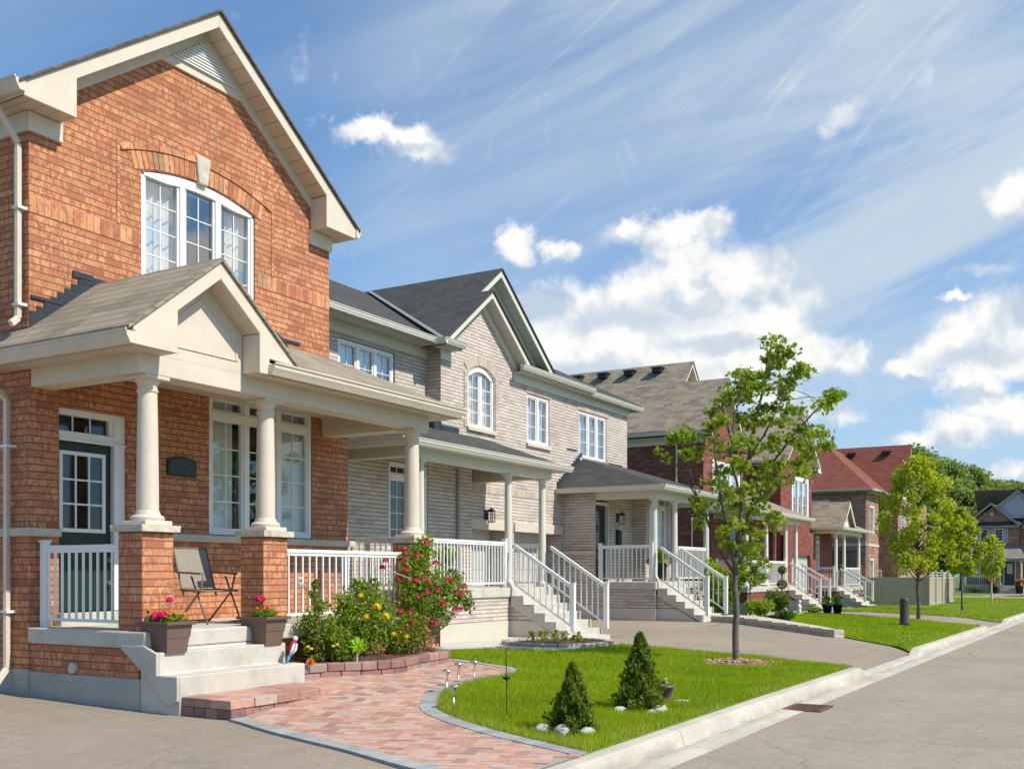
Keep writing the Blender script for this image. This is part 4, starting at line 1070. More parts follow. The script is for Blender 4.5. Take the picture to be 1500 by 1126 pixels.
    m.box(XL, 19.3, Fa-.04, Fa, 6.28, 6.5); m.box(19.26, 19.66, F-.04, F, 6.24, 6.46); m.box(22.5, XR+.04, F-.04, F, 6.24, 6.46); m.box(XR, XR+.04, F, 22, 6.24, 6.46)
    m.box(19.0, 19.7, 12.9, 12.925, 6.46, 6.6); m.box(22.45, 29.72, 12.93, 12.955, 6.46, 6.6); m.box(14.4, 19.0, 13.14, 13.165, 6.5, 6.62); m.box(29.7, 29.72, 12.955, 22, 6.46, 6.6)
    m.build('eave_trim', M['trim2'], h)
    gutter(h, (14.4,13.15,6.64), (19.1,13.15,6.64), (0,-1,0), 'trim2'); gutter(h, (19.0,13.2,6.62), (19.0,12.8,6.62), (-1,0,0), 'trim2'); gutter(h, (18.9,12.9,6.62), (19.75,12.9,6.62), (0,-1,0), 'trim2')
    gutter(h, (22.35,12.9,6.62), (26.4,12.9,6.62), (0,-1,0), 'trim2'); gutter(h, (26.3,12.97,6.56), (29.9,12.97,6.56), (0,-1,0), 'trim2'); gutter(h, (29.78,12.9,6.56), (29.78,22,6.56), (1,0,0), 'trim2')
    mats = dict(slab='concrete', wall='brick2', found='found2', trim='trim2', soffit='soffit2', roof='roof2', gut='trim2')
    porch(h, 15.3, 20.85, 11.2, Fe, 1.16, .1, (14.95, 21.15, 10.95), 3.88, 4.66, (1.2, .0), [15.9, 19.12, 20.62], (18.98, 20.72), mats,
          rails=[((15.45,11.34),(18.98,11.34),(True,True)), ((15.35,12.4),(15.35,11.4),(False,False)), ((20.78,12.9),(20.78,11.5),(True,False))], found=.36, n=6, run=.26, ywall=13.6, yroof=13.2)
    m = MB(); m.slab([(16.1,13.19,4.655),(19.3,13.19,4.655),(19.3,13.6,4.8),(16.1,13.6,4.8)], .05); m.prism([(10.96,3.86),(13.19,3.86),(13.19,4.6)], 'x', 21.12, 21.14); m.build('porch_roof_end', M['roof2'], h)
    m = MB(); m.box(19.5, 20.85, Fe, F-.01, 1.0, 1.16); m.build('porch_slab', M['concrete'], h); m = MB(); m.box(19.5, 20.8, Fe, F-.02, .1, 1.0); m.build('porch_wall', M['brick2'], h)
    m = MB(); m.box(20.6, 20.85, Fe, F-.01, 3.58, 3.78); m.box(20.58, 20.6, 11.5, F-.02, 3.62, 3.86); m.build('beam', M['trim2'], h)
    m = MB(); m.box(19.27, 20.0, F-.03, F-.002, 4.5, 4.78); m.box(19.0, 19.29, F-.03, Fa-.1, 4.6, 4.85); m.build('flashing', M['flash'], h)
    downspout(h, [(18.9,Fe-.05,3.7),(18.9,Fe-.05,1.2)], 'found')
    # porch of unit b
    porch(h, 25.12, 29.45, 10.45, 12.2, 1.24, .24, (24.78, 29.75, 10.12), 3.72, 4.70, (1.5, 1.2), [25.3, 26.72, 29.2], (25.18, 26.75), mats,
          rails=[((25.22,12.1),(25.22,10.62),(True,True)), ((26.95,10.58),(29.1,10.58),(False,False)), ((29.35,10.7),(29.35,11.7),(False,False))], found=.3, n=6, run=.24, ywall=13.2, yroof=13.2)
    m = MB()
    for i in range(12): m.box(24.8+i*.125, 24.924+i*.125, F-.02, F-.002, 3.66+i*.082, 3.93+i*.082)
    m.box(26.3, 29.0, F-.03, F-.003, 4.6, 4.72); m.box(25.4,26.0,F-.025,F-.001,4.86,4.89); m.build('stepped_flashing', M['flash'], h)
    return h
H2 = house2()
# ------------------------------------------------------------------ house 3 : dark red brick pair with brown roof
def house3():
    h = thing('brick_house', 'dark red brick houses with brown shingle roof behind the street tree', 'house', (43, 13.2, .1))
    F = 13.2; T = TY(F)
    XL, XR = 36.1, 51.2
    m = MB()
    wa = (37.05, 40.3, 3.6, 5.7); wb = (47.7, 50.7, 3.95, 6.0)
    facade(m, T, XL, 41.0, 0, 6.5, [wa]); facade(m, T, 45.9, XR, 0, 6.5, [wb]); facade(m, TY(15.2), 41.0, 45.9, 0, 6.6, [(42.2,44.2,4.6,6.0)])
    for x in (XL, XR): m.poly([(x,F,0),(x,25,0),(x,25,6.5),(x,F,6.5)])
    for x in (41.0, 45.9): m.poly([(x,F,0),(x,15.2,0),(x,15.2,6.5),(x,F,6.5)])
    m.poly([(XL,25,0),(XR,25,0),(XR,25,6.5),(XL,25,6.5)])
    m.poly([(XL,F,6.5),(39.3,F,6.5),(37.7,F,8.35)]); m.poly([(45.9,F,6.5),(XR,F,6.5),(48.55,F,8.5)])
    m.build('wall', M['brick3'], h, recalc=False)
    m = MB(); m.poly([(36.2,14.85,6.6),(41.0,14.85,6.6),(38.6,14.85,9.45)]); m.build('gable_siding', M['siding'], h)
    gable_boards(h, 37.7, 8.72, 2.0, 1.08, 12.8, F, 'trim3', 'soffit1', 'roof3', 15.2, xl=35.75, xr=39.65)
    gable_boards(h, 38.5, 9.65, 2.8, 1.06, 14.5, 14.84, 'trim3', 'soffit1', 'roof3', 25)
    gable_boards(h, 48.55, 8.75, 2.95, .76, 12.8, F, 'trim3', 'soffit1', 'roof3', 22)
    m = MB(); m.slab([(38.5,14.9,6.6),(48.5,14.9,6.6),(48.5,19.2,9.1),(38.5,19.2,9.1)], .05); m.slab([(38.5,19.2,9.1),(48.5,19.2,9.1),(51.5,25,6.6),(36,25,6.6)], .05); m.build('roof', M['roof3'], h)
    gutter(h, (35.72,12.85,6.62), (35.72,25,6.62), (-1,0,0), 'trim3'); gutter(h, (45.6,12.85,6.5), (45.6,15,6.5), (-1,0,0), 'trim3'); gutter(h, (51.5,12.85,6.5), (51.5,24,6.5), (1,0,0), 'trim3'); gutter(h, (41,14.95,6.62), (45.6,14.95,6.62), (0,-1,0), 'trim3')
    m = MB(); m.box(35.74, 36.1, 12.85, 25, 6.42, 6.44); m.box(36.06, 36.1, F, 25, 6.2, 6.42); m.box(51.2, 51.5, 12.85, 24, 6.3, 6.32); m.box(45.62, 45.9, 12.85, 15.2, 6.3, 6.32); m.box(35.74,36.3,12.8,F,6.42,6.6); m.box(50.9,51.5,12.8,F,6.32,6.5); m.build('soffit', M['trim3'], h)
    for y in (15.8,17.0,18.15,19.3): roof_vent(h, 38.15, y, 9.36, .36)
    window(h, T, 37.1, 40.25, 3.62, 5.68, n=3, nx=2, nz=4, curt='sheer', gl='glass_up', fw=.14, set_in=.05)
    window(h, T, 47.75, 50.65, 3.97, 5.98, n=3, nx=1, nz=3, curt='sheer', gl='glass_up', fw=.2, set_in=.05)
    window(h, TY(15.2), 42.2, 44.2, 4.6, 6.0, n=2, nx=2, nz=3, curt='sheer', gl='glass_up')
    downspout(h, [(36.02,14.2,6.4),(36.02,14.2,4.2)], 'trim3'); downspout(h, [(45.82,14.0,6.4),(45.82,14.0,4.0)], 'trim3'); downspout(h, [(36.02,13.6,3.5),(36.02,13.6,.4)], 'trim3')
    mats = dict(slab='concrete', wall='brick3', found='found', trim='trim3', soffit='soffit1', roof='roof3', gut='trim3')
    # entry wings
    m = MB()
    facade(m, TY(12.9), 36.1, 44.2, .1, 3.7, [(38.2,39.6,1.7,3.3),(42.7,43.7,1.0,3.2)]); m.poly([(44.2,12.9,.1),(44.2,15.2,.1),(44.2,15.2,3.7),(44.2,12.9,3.7)]); m.poly([(36.1,12.9,.1),(36.1,13.2,.1),(36.1,13.2,3.7),(36.1,12.9,3.7)])
    facade(m, TY(13.6), 51.2, 57.0, -.1, 3.7, [(52.9,54.4,1.6,3.4)]); m.poly([(57,13.6,-.1),(57,22,-.1),(57,22,3.7),(57,13.6,3.7)])
    facade(m, TY(13.0), 45.9, 51.2, -.1, 3.4, [(47.0,50.2,.0,2.3)]); m.build('entry_wall', M['brick3'], h, recalc=False)
    m = MB(); m.box(47, 50.2, 13.15, 13.2, 0, 2.3); m.build('garage_door', M['garage'], h)
    window(h, TY(12.9), 38.22, 39.58, 1.72, 3.28, n=1, nx=3, nz=4, curt='none', gl='doorglass'); window(h, TY(13.6), 52.9, 54.4, 1.62, 3.38, n=2, nx=2, nz=4, transom=.25, curt='sheer')
    m = MB(); m.box(42.7, 43.6, 13.0, 13.05, 1.0, 3.1); m.build('door', M['greendoor'], h)
    porch(h, 36.3, 43.2, 11.6, 12.9, .98, .1, (35.9, 44.0, 11.3), 3.75, 4.6, (1.0, 1.0), [36.5, 38.9, 41.5, 43.0], (41.4, 43.1), mats,
          rails=[((36.4,12.8),(36.4,11.75),(True,True)), ((36.5,11.72),(41.4,11.72),(False,True))], found=.3, n=5, run=.27, subs=False, yroof=13.2)
    m = MB(); m.slab([(41.05,13.19,4.56),(43.0,13.19,4.56),(43.0,15.2,5.0),(41.05,15.2,5.0)], .05); m.build('porch_roof_end', M['roof3'], h)
    porch(h, 51.3, 56.9, 12.0, 13.6, .80, -.05, (50.95, 57.6, 11.7), 3.7, 4.5, (.9, .7), [51.6, 53.3, 56.6], (51.5, 53.4), mats,
          rails=[((51.45,13.5),(51.45,12.2),(True,True)), ((53.5,12.14),(56.6,12.14),(False,True))], found=.3, n=5, run=.27, subs=False)
    m = MB(); t = .05; zz = lambda x: 4.98-.95*abs(x-52.3)
    for s, x in ((-1, 50.95), (1, 53.6)): m.slab([(x,11.6,zz(x)),(52.3,11.6,4.98),(52.3,13.6,4.98),(x,13.6,zz(x))], t)
    m.build('porch_roof', M['roof3'], h)
    m = MB(); m.prism([(51.1,3.72),(53.5,3.72),(52.3,4.86)], 'y', 11.85, 11.95); m.build('pediment', M['trim3'], h)
    m = MB(); m.prism([(51.0,3.75),(52.3,4.95),(52.3,4.77),(51.2,3.75)], 'y', 11.6, 11.64); m.prism([(53.6,3.75),(53.4,3.75),(52.3,4.77),(52.3,4.95)], 'y', 11.6, 11.64); m.build('fascia', M['trim3'], h)
    return h
H3 = house3()
# ------------------------------------------------------------------ house 4 : brown brick with red roof
def house4():
    h = thing('brick_house', 'brown brick house with a red shingle hip roof beyond the white porch railings', 'house', (70, 13.2, -.2))
    XL, XR, F = 63.9, 80, 13.3; T = TY(F); z0 = -.3
    m = MB()
    sw = (15.4, 18.0, 3.6, 5.9); 
    facade(m, TX(XL), F, 24, z0, 6.3, [sw, (16.5, 17.6, 0.2, 2.4)])
    facade(m, T, XL, 67.6, z0, 6.3, [(65.2, 66.5, 3.9, 5.6), (65.2, 66.4, 0.6, 2.4)]); facade(m, TY(12.4), 69.0, XR, z0, 6.3, [(70.2, 71.8, 3.7, 5.6), (70.2, 71.8, .6, 2.4)])
    facade(m, TY(14.0), 67.6, 69.0, z0, 6.3); m.poly([(67.6,F,z0),(67.6,14,z0),(67.6,14,6.3),(67.6,F,6.3)]); m.poly([(69,12.4,z0),(69,14,z0),(69,14,6.3),(69,12.4,6.3)])
    m.poly([(XR,12.4,z0),(XR,24,z0),(XR,24,6.3),(XR,12.4,6.3)]); m.poly([(XL,24,z0),(XR,24,z0),(XR,24,6.3),(XL,24,6.3)])
    m.build('wall', M['brick5'], h, recalc=False)
    m = MB(); m.box(63.84, 67.6, F-.04, F, 3.1, 3.25); m.box(63.84, XL, F, 24, 3.1, 3.25); m.build('brick_band', M['stone2'], h)
    m = MB(); m.poly([(69.0,12.42,6.3),(73.4,12.42,6.3),(71.2,12.42,9.3)]); m.build('gable_siding', M['siding'], h)
    window(h, TX(XL), 15.42, 17.98, 3.62, 5.88, n=2, nx=1, nz=1, curt='half', fw=.14); window(h, TX(XL), 16.5, 17.6, .2, 2.4, curt='none')
    window(h, T, 65.2, 66.5, 3.9, 5.6, nx=2, nz=3, curt='sheer', fw=.12); window(h, T, 65.2, 66.4, .6, 2.4, nx=2, nz=3, curt='sheer', fw=.12)
    window(h, TY(12.4), 70.2, 71.8, 3.7, 5.6, nx=2, nz=3, curt='sheer', fw=.12); window(h, TY(12.4), 70.2, 71.8, .6, 2.4, nx=2, nz=3, curt='sheer', fw=.12)
    m = MB(); t = .06; ze = 6.45
    a, b, c, d = (63.4,12.85,ze), (80.5,12.85,ze), (80.5,24.5,ze), (63.4,24.5,ze); r0, r1 = (66.9,16.4,9.55), (76,16.4,9.55)
    m.slab([a, b, r1, r0], t); m.slab([a, r0, (66.9,21,9.55), d], t); m.slab([r0, r1, (76,21,9.55), (66.9,21,9.55)], t); m.slab([b, c, (76,21,9.55), r1], t); m.slab([c, d, (66.9,21,9.55), (76,21,9.55)], t)
    m.build('roof', M['roof5'], h)
    gable_boards(h, 71.2, 9.75, 2.5, 1.3, 12.0, 12.4, 'trim3', 'soffit1', 'roof5', 20)
    gutter(h, (63.4,12.8,6.47), (63.4,24.5,6.47), (-1,0,0), 'trim3'); gutter(h, (63.3,12.85,6.47), (68.6,12.85,6.47), (0,-1,0), 'trim3')
    m = MB(); m.box(63.42, 63.9, 12.85, 24, 6.28, 6.3); m.box(63.9, 68.8, 12.86, F, 6.28, 6.3); m.build('soffit', M['soffit1'], h)
    downspout(h, [(64.1,13.22,6.3),(64.1,13.22,0)], 'brickpipe'); 
    for y in (13.4, 15.6): roof_vent(h, 70.75, y, 9.25, .45)
    return h
M['brickpipe'] = dull('brown_downspout', (.42,.33,.26), .5)
H4 = house4()
# ------------------------------------------------------------------ red brown house beyond the fence and the house at the end
def house5():
    h = thing('brick_house', 'low dark reddish house with porch posts seen between the fence and the end house', 'house', (88, 16, -.25))
    m = MB(); facade(m, TX(84), 14, 24, -.3, 5.2, [(15,16.4,3,4.4),(18,19.5,3,4.4)]); facade(m, TY(14), 84, 93, -.3, 5.2, [(85.5,87,3,4.4),(85.5,86.6,-.2,2.0)]); m.poly([(93,14,-.3),(93,24,-.3),(93,24,5.2),(93,14,5.2)]); m.build('wall', M['brick3'], h, recalc=False)
    m = MB(); m.slab([(83.5,13.5,5.2),(93.5,13.5,5.2),(90.5,18.5,7.4),(86.5,18.5,7.4)], .06); m.slab([(83.5,13.5,5.2),(86.5,18.5,7.4),(83.5,24,5.2)], .06); m.slab([(93.5,13.5,5.2),(93.5,24,5.2),(90.5,18.5,7.4)], .06); m.build('roof', M['roof3'], h)
    window(h, TX(84), 15, 16.4, 3, 4.4, curt='none', fw=.1); window(h, TX(84), 18, 19.5, 3, 4.4, curt='none', fw=.1); window(h, TY(14), 85.5, 87, 3, 4.4, curt='none', fw=.1)
    m = MB(); m.box(85.5, 86.6, 14.1, 14.15, -.2, 2); m.build('door', M['blackdoor'], h)
    for y in (13.2, 15.0): column(h, 83.0, y, 0, 2.6, .14, 'trim3', n=12)
    m = MB(); m.box(82.5, 84, 12.9, 16.5, 2.6, 2.8); m.build('porch_roof', M['trim3'], h); m = MB(); m.box(82.5, 84, 12.9, 16.5, -.3, 0); m.build('porch_slab', M['concrete'], h)
    return h
house5()
def end_house():
    h = thing('brick_house', 'brown brick house with blue-grey gable siding and shutters closing the far street end', 'house', (100, 8, -.2))
    X = 100; T = TX(X); z0 = -.3
    m = MB()
    wu = [(10.42, 11.12, 4.22, 5.42), (9.22, 9.96, 4.22, 5.42)]
    lowr = [(10.5, 11.75, 1.1, 2.6), (8.3, 9.2, .45, 2.6)]
    facade(m, T, 7.95, 12.2, z0, 5.7, wu+lowr); m.poly([(X,7.95,5.7),(X,12.2,5.7),(X,10.1,7.3)])
    facade(m, TX(100.6), -3, 7.95, z0, 5.7, [(2.8, 6.9, .0, 2.5), (4, 6, 3.8, 5.2)])
    for y in (12.2, -3): m.poly([(X,y,z0),(112,y,z0),(112,y,5.7),(X,y,5.7)])
    m.poly([(112,-3,z0),(112,12.2,z0),(112,12.2,5.7),(112,-3,5.7)]); m.build('wall', M['brick5'], h, recalc=False)
    m = MB(); m.box(100.75, 100.8, 2.8, 6.9, 0, 2.5); m.build('garage_door', M['shutter'], h)
    for a in wu: window(h, T, *a[:4], nx=3, nz=4, curt='none', gl='doorglass', fw=.08)
    window(h, T, *lowr[0], n=2, nx=2, nz=4, curt='sheer', fw=.1); window(h, TX(100.6), 4, 6, 3.8, 5.2, n=2, curt='sheer', fw=.1)
    for a, b in ((11.14,11.5),(9.98,10.40),(8.84,9.20)):
        m = MB(T); m.box(a, b, -.05, 0, 4.15, 5.5); m.build('shutter', M['shutter'], h)
    m = MB(T); m.box(8.34, 9.14, .05, .1, .5, 2.55); d = m.build('door', M['greendoor2'], h); m = MB(T); m.box(8.5, 8.95, .03, .05, 1.45, 2.35); m.build('pane', M['siding'], d)
    m = MB(T); m.box(8.24, 8.34, -.04, .1, .45, 2.65); m.box(9.14, 9.24, -.04, .1, .45, 2.65); m.box(8.34, 9.14, -.04, .1, 2.55, 2.65); m.build('door_frame', M['trim2'], h)
    # roofs
    m = MB(); t = .08
    zz = lambda y: 7.62-.86*abs(y-10.15)
    for s, y in ((1, 12.6), (-1, 7.55)): m.slab([(99.55,y,zz(y)),(99.55,10.15,7.62),(105,10.15,7.62),(105,y,zz(y))], t)
    m.slab([(99.6,-3.4,5.8),(99.6,7.6,5.8),(105.5,7.6,9.2),(105.5,-3.4,9.2)], t); m.slab([(105.5,-3.4,9.2),(105.5,12.2,9.2),(112,12.4,5.8),(112,-3.4,5.8)], t)
    zb = lambda y: 8.75-.82*abs(y-8.2)
    for s, y in ((1, 11.2), (-1, 5.2)): m.slab([(101.0,y,zb(y)),(101.0,8.2,8.75),(106,8.2,8.75),(106,y,zb(y))], t)
    m.build('roof', M['roof_end'], h)
    m = MB(T); m.add([(5.3,1.2,6.3),(11,1.2,6.3),(8.2,1.2,8.6)], [(0,1,2)]); m.build('gable_siding', M['siding_blue'], h)
    m = MB(T)
    for yc, za, hw, P, d in ((10.15,7.66,2.5,.86,-.5),(8.2,8.79,3.05,.82,.95)):
        for s in (-1, 1): m.add([(yc,d,za),(yc+s*hw,d,za-P*hw),(yc+s*hw,d,za-P*hw-.22),(yc,d,za-.22),(yc,d+.05,za),(yc+s*hw,d+.05,za-P*hw),(yc+s*hw,d+.05,za-P*hw-.22),(yc,d+.05,za-.22)], [(0,1,2,3),(4,5,6,7),(0,4,5,1),(3,2,6,7),(1,5,6,2)])
    m.box(7.6, 12.6, -.5, -.38, 5.48, 5.62); m.build('fascia', M['trim_end'], h)
    m = MB(T); m.slab([(7.6,-.4,5.62),(12.6,-.4,5.62),(12.3,0,6.0),(7.9,0,6.0)], .04); m.build('pent_roof', M['roof2'], h)
    m = MB(T); m.box(10.0, 10.3, -.05, 0, 6.5, 6.85); m.build('gable_stone', M['stone2'], h)
    m = MB(T); m.add([(7.4,-1.9,2.75),(12.5,-1.9,2.75),(11.9,0,4.0),(8.0,0,4.0),(7.4,0,2.75),(12.5,0,2.75)], [(0,1,2,3),(0,3,4),(1,5,2)]); m.build('porch_roof', M['roof_end'], h)
    m = MB(T); m.box(7.5, 12.4, -1.85, -1.65, 2.5, 2.72); m.build('beam', M['trim_end'], h)
    for y in (7.7, 9.35, 12.2): column(h, X-1.7, y, .45, 2.5, .1, 'trim2', n=12)
    m = MB(T); m.box(7.5, 12.3, -1.9, 0, -.3, .45); m.build('porch_slab', M['concrete'], h); stairsm = MB(T); stairsm.box(8.0, 9.3, -2.25, -1.9, -.3, .25); stairsm.box(8.0, 9.3, -2.55, -2.25, -.3, .05); stairsm.build('steps', M['concrete'], h)
    railing(h, (X-1.75, 12.2, .4), (X-1.75, 9.7, .4), .9, 'white', (True, True), subs=False, step=.16, mids=(.5,))
    return h
M['greendoor2'] = dull('slate_green_door', (.03,.075,.075), .4)
M['roof_end'] = shingle('grey_brown_shingle', [(0,(.20,.17,.15)),(1,(.29,.25,.22))], .14, .4, .3, line=.2)
M['trim_end'] = dull('olive_grey_trim', (.27,.29,.25), .5)
end_house()
# ------------------------------------------------------------------ privacy fence beside house 3 (two runs of one fence)
def fence():
    h = thing('vinyl_fence', 'grey vinyl privacy fence with open lattice top at the lawn corner', 'fence', (57.3, 8.8, -.25))
    seen = set()
    def panel(p0, p1, zt, lat):
        p0 = Vector(p0); p1 = Vector(p1); d = p1-p0; m = MB()
        m.bar(p0+Vector((0,0,.75)), p1+Vector((0,0,.75)), .03, 1.3); m.bar(p0+Vector((0,0,.1)), p1+Vector((0,0,.1)), .06, .14); m.bar(p0+Vector((0,0,1.46)), p1+Vector((0,0,1.46)), .07, .12)
        n = int(d.length/.15)
        for i in range(1, n):
            q = p0+d*(i/n); m.bar(q+Vector((0,0,.17)), q+Vector((0,0,1.4)), .036, .012, up=tuple(d))
        if lat: m.bar(p0+Vector((0,0,1.62)), p1+Vector((0,0,1.62)), .05, .06); m.bar(p0+Vector((0,0,1.76)), p1+Vector((0,0,1.76)), .05, .06)
        m.build('panel', M['fence'], h)
        for q in (p0, p1):
            if (round(q.x,2), round(q.y,2)) in seen: continue
            seen.add((round(q.x,2), round(q.y,2)))
            m = MB(); m.box(q.x-.07, q.x+.07, q.y-.07, q.y+.07, q.z, q.z+1.86); m.add([(q.x-.09,q.y-.09,q.z+1.86),(q.x+.09,q.y-.09,q.z+1.86),(q.x+.09,q.y+.09,q.z+1.86),(q.x-.09,q.y+.09,q.z+1.86),(q.x,q.y,q.z+1.92)], [(0,1,4),(1,2,4),(2,3,4),(3,0,4),(0,3,2,1)])
            m.build('post', M['fence'], h)
    y = [8.8, 11.2, 13.4]
    for a, b in zip(y, y[1:]): panel((57.3,a,-.25), (57.3,b,-.25), 1.5, False)
    for i in range(4): panel((57.3+2.25*i,8.8,-.25), (57.3+2.25*(i+1),8.8,-.25), 1.5, True)
    panel((59.3,13.6,.05), (63.8,13.6,.05), 1.5, False)
    return h
fence()
# ------------------------------------------------------------------ foliage helpers
KITE = [(-.5,0,0),(.05,.36,.1),(.5,0,0),(.05,-.36,.1)]
MAPLE = [(-.5,0,0),(-.28,.46,.10),(-.05,.2,.03),(.16,.5,.1),(.18,.18,.03),(.5,0,.0),(.18,-.18,.03),(.16,-.5,.1),(-.05,-.2,.03),(-.28,-.46,.10)]
SPRAY = [(-.5,.06,0),(-.1,.2,.02),(.5,.0,.0),(-.1,-.2,.02)]
def leafcloud(name, P, size, mat, parent=None, shape=KITE, up=.45, tint=None, dirs=None, origin=None, jitter=.3):
    P = np.asarray(P, dtype=np.float64); n = len(P)
    r = rng.normal(size=(n, 3)); r /= np.linalg.norm(r, axis=1)[:, None]
    nn = r*(1-up)+np.array([0, 0, 1])*up; nn /= np.linalg.norm(nn, axis=1)[:, None]
    t = rng.normal(size=(n, 3)) if dirs is None else np.asarray(dirs)+rng.normal(size=(n, 3))*.35
    t -= nn*(t*nn).sum(1)[:, None]; t /= np.linalg.norm(t, axis=1)[:, None]
    b = np.cross(nn, t); s = size*rng.uniform(1-jitter, 1+jitter, n)
    V = np.zeros((n, len(shape), 3))
    for i, (u, v, w) in enumerate(shape): V[:, i] = P+(t*u+b*v+nn*w)*s[:, None]
    if tint is None: tint = np.clip(rng.normal(.45, .25, n), 0, 1)
    return np_mesh(name, V, len(shape), M[mat], parent, tint, origin)
def ball(c, r, n, shell=.35):
    d = rng.normal(size=(n, 3)); d /= np.linalg.norm(d, axis=1)[:, None]
    k = (shell+(1-shell)*rng.uniform(0, 1, n))**.6
    return np.asarray(c)+d*np.asarray(r)*k[:, None]
def px_world(px, py, Y=None, t=None):
    k = (px-750)/1530; c, s = math.cos(math.atan(900/1530)), math.sin(math.atan(900/1530))
    r = Vector((c+k*s, s-k*c, (840-py)/1530))
    if t is None: t = Y/r.y
    return r*t+Vector((0, 0, 1.45))
def blossom(mat, r, n=14, seed=0):
    """a ruffled bloom: petals on a small sphere."""
    d = rng.normal(size=(n, 3)); d /= np.linalg.norm(d, axis=1)[:, None]; d[:, 2] = np.abs(d[:, 2])*.8+.1
    P = d*r*.55
    t = np.cross(d, rng.normal(size=(n, 3))); t /= np.linalg.norm(t, axis=1)[:, None]; b = np.cross(d, t)
    V = np.zeros((n, 5, 3)); s = r*1.0
    for i, (u, v, w) in enumerate([(-.5,-.3,-.1),(0,-.62,.12),(.55,-.1,.2),(.3,.55,.12),(-.4,.4,0)]): V[:, i] = P+(t*u+b*v+d*w)*s
    return V, 5
def bloom_set(parent, mat, r, pts, name='blossom', n=14):
    V, k = blossom(mat, r, n); off = origin_of(parent); p0 = pts[0]
    o = np_mesh(name, V+np.array(p0), k, M[mat], parent, np.clip(rng.normal(.5, .25, n), 0, 1))
    for p in pts[1:]:
        c = o.copy(); COL.objects.link(c); c.parent = parent; c.location = Vector(p)-Vector(p0)
    return o
# ------------------------------------------------------------------ street tree in front (branch by branch)
def street_tree():
    B = Vector((16.2, 5.39, gz(16.2, 5.39))); tt = 16.7
    h = thing('street_tree', 'young maple with open dark green crown, in wood chips on the near lawn', 'tree', tuple(B), 'maples planted along the kerb')
    CL = [(1130,502),(1139,518),(1156,516),(1127,528),(1139,533),(1168,540),(1178,544),(1094,547),(1108,550),(1122,552),(1084,550),(1089,564),(1108,569),(1127,569),(1151,569),(1156,559),(1149,578),(1065,578),(1060,586),(1078,580),(1094,583),(1113,595),(1132,600),(1151,600),(1163,602),(1216,583),(1204,595),(1225,581),(1043,605),(1055,614),(1084,610),(1104,612),(1127,617),(1146,620),(1170,626),(1194,631),(1204,638),(1209,653),(1190,653),(998,638),(1010,646),(988,646),(1019,660),(1007,667),(962,662),(974,670),(1041,624),(1053,646),(1055,662),(1077,643),(1074,662),(1096,648),(1108,660),(1156,643),(1170,653),(1137,640),(1122,677),(1144,684),(1168,682),(1175,694),(1156,701),(1132,706),(1108,710),(1048,694),(1060,708),(1041,710),(1074,720),(1094,718),(1118,720),(1108,734),(1074,739),(1055,732),(1022,732),(1026,738),(1064,726),(1080,740),(1062,752),(1076,766),(1060,780),(1066,796),(1090,800),(1106,796),(1102,776),(1116,778),(1110,754),(1134,760),(1140,766),(1022,766),(1026,746),(1100,744),(1120,690),(1090,690),(1100,625),(1180,668),(1084,676),(1068,690),(1130,655)]
    rr = random.Random(4)
    sk = {}
    def W(px, py, d=0): 
        q = px_world(px, py, t=tt+d); return q
    leaders = [[(1077,968,0),(1078,900,0),(1077,850,0),(1078,810,0),(1086,740,.05),(1094,680,.1),(1106,620,.1),(1118,565,.1),(1130,505,.1)],
               [(1077,835,0),(1066,780,-.1),(1055,720,-.2),(1046,650,-.3),(1050,600,-.3)], [(1079,815,0),(1098,745,.25),(1122,690,.4),(1160,640,.5),(1195,600,.55),(1220,583,.6)],
               [(1078,845,0),(1050,800,.2),(1030,745,.3),(1006,700,.4),(985,675,.4),(962,660,.4)], [(1086,740,.05),(1070,670,-.3),(1076,610,-.35),(1090,552,-.3)], [(1094,680,.1),(1125,625,-.15),(1150,575,-.2),(1175,543,-.2)],
               [(1098,745,.25),(1130,715,.2),(1165,690,.1),(1205,650,.1)], [(1040,770,.25),(1020,720,.1),(1000,650,.0)]]
    m = MB(); nodes = []
    base_r = [.052, .03, .03, .022, .02, .018, .018, .014]
    for L, r in zip(leaders, base_r):
        P = [W(*p) for p in L]
        if L is leaders[0]: P[0] = B-Vector((0,0,.1))
        # smooth
        Q = []
        for i in range(len(P)-1):
            for k in range(4): Q.append(P[i].lerp(P[i+1], k/4)+Vector((rr.uniform(-.012,.012), rr.uniform(-.012,.012), 0)))
        Q.append(P[-1]); rad = [r*(1-.85*i/len(Q))+.003 for i in range(len(Q))]
        if L is leaders[0]: rad = [.066 if i == 0 else (.056*(1-.8*(i/len(Q))**.8)+.004) for i in range(len(Q))]
        m.tube(Q, rad, 8); nodes += Q[5:]
    pts = []; tn = []
    for (px, py) in CL:
        d = rr.gauss(0, .55)*(1 if py > 560 else .5); c = W(px+rr.uniform(-3,3), py+rr.uniform(-3,3), d)
        nb = min(nodes, key=lambda q: (q-c).length + (0 if q.z < c.z+.1 else .6))
        mid = nb.lerp(c, .5)+Vector((0,0,.04)); m.tube([nb, mid, c], [.008,.006,.003], 5)
        n = rr.randint(44, 74); s = rr.uniform(.13, .235)
        if py > 690: n = int(n*.68)
        if px < 980: n = 12; s = .1
        pts.append(ball(c, (s*1.15, s*1.15, s*.8), n, .0)); tn.append(np.clip(rng.normal(rr.uniform(.25, .6), .22, n), 0, 1))
    m.build('trunk', M['bark'], h, smooth=True)
    P = np.concatenate(pts); leafcloud('crown', P, .085, 'maple', h, MAPLE, .4, np.concatenate(tn))
    return h
TREE1 = street_tree()
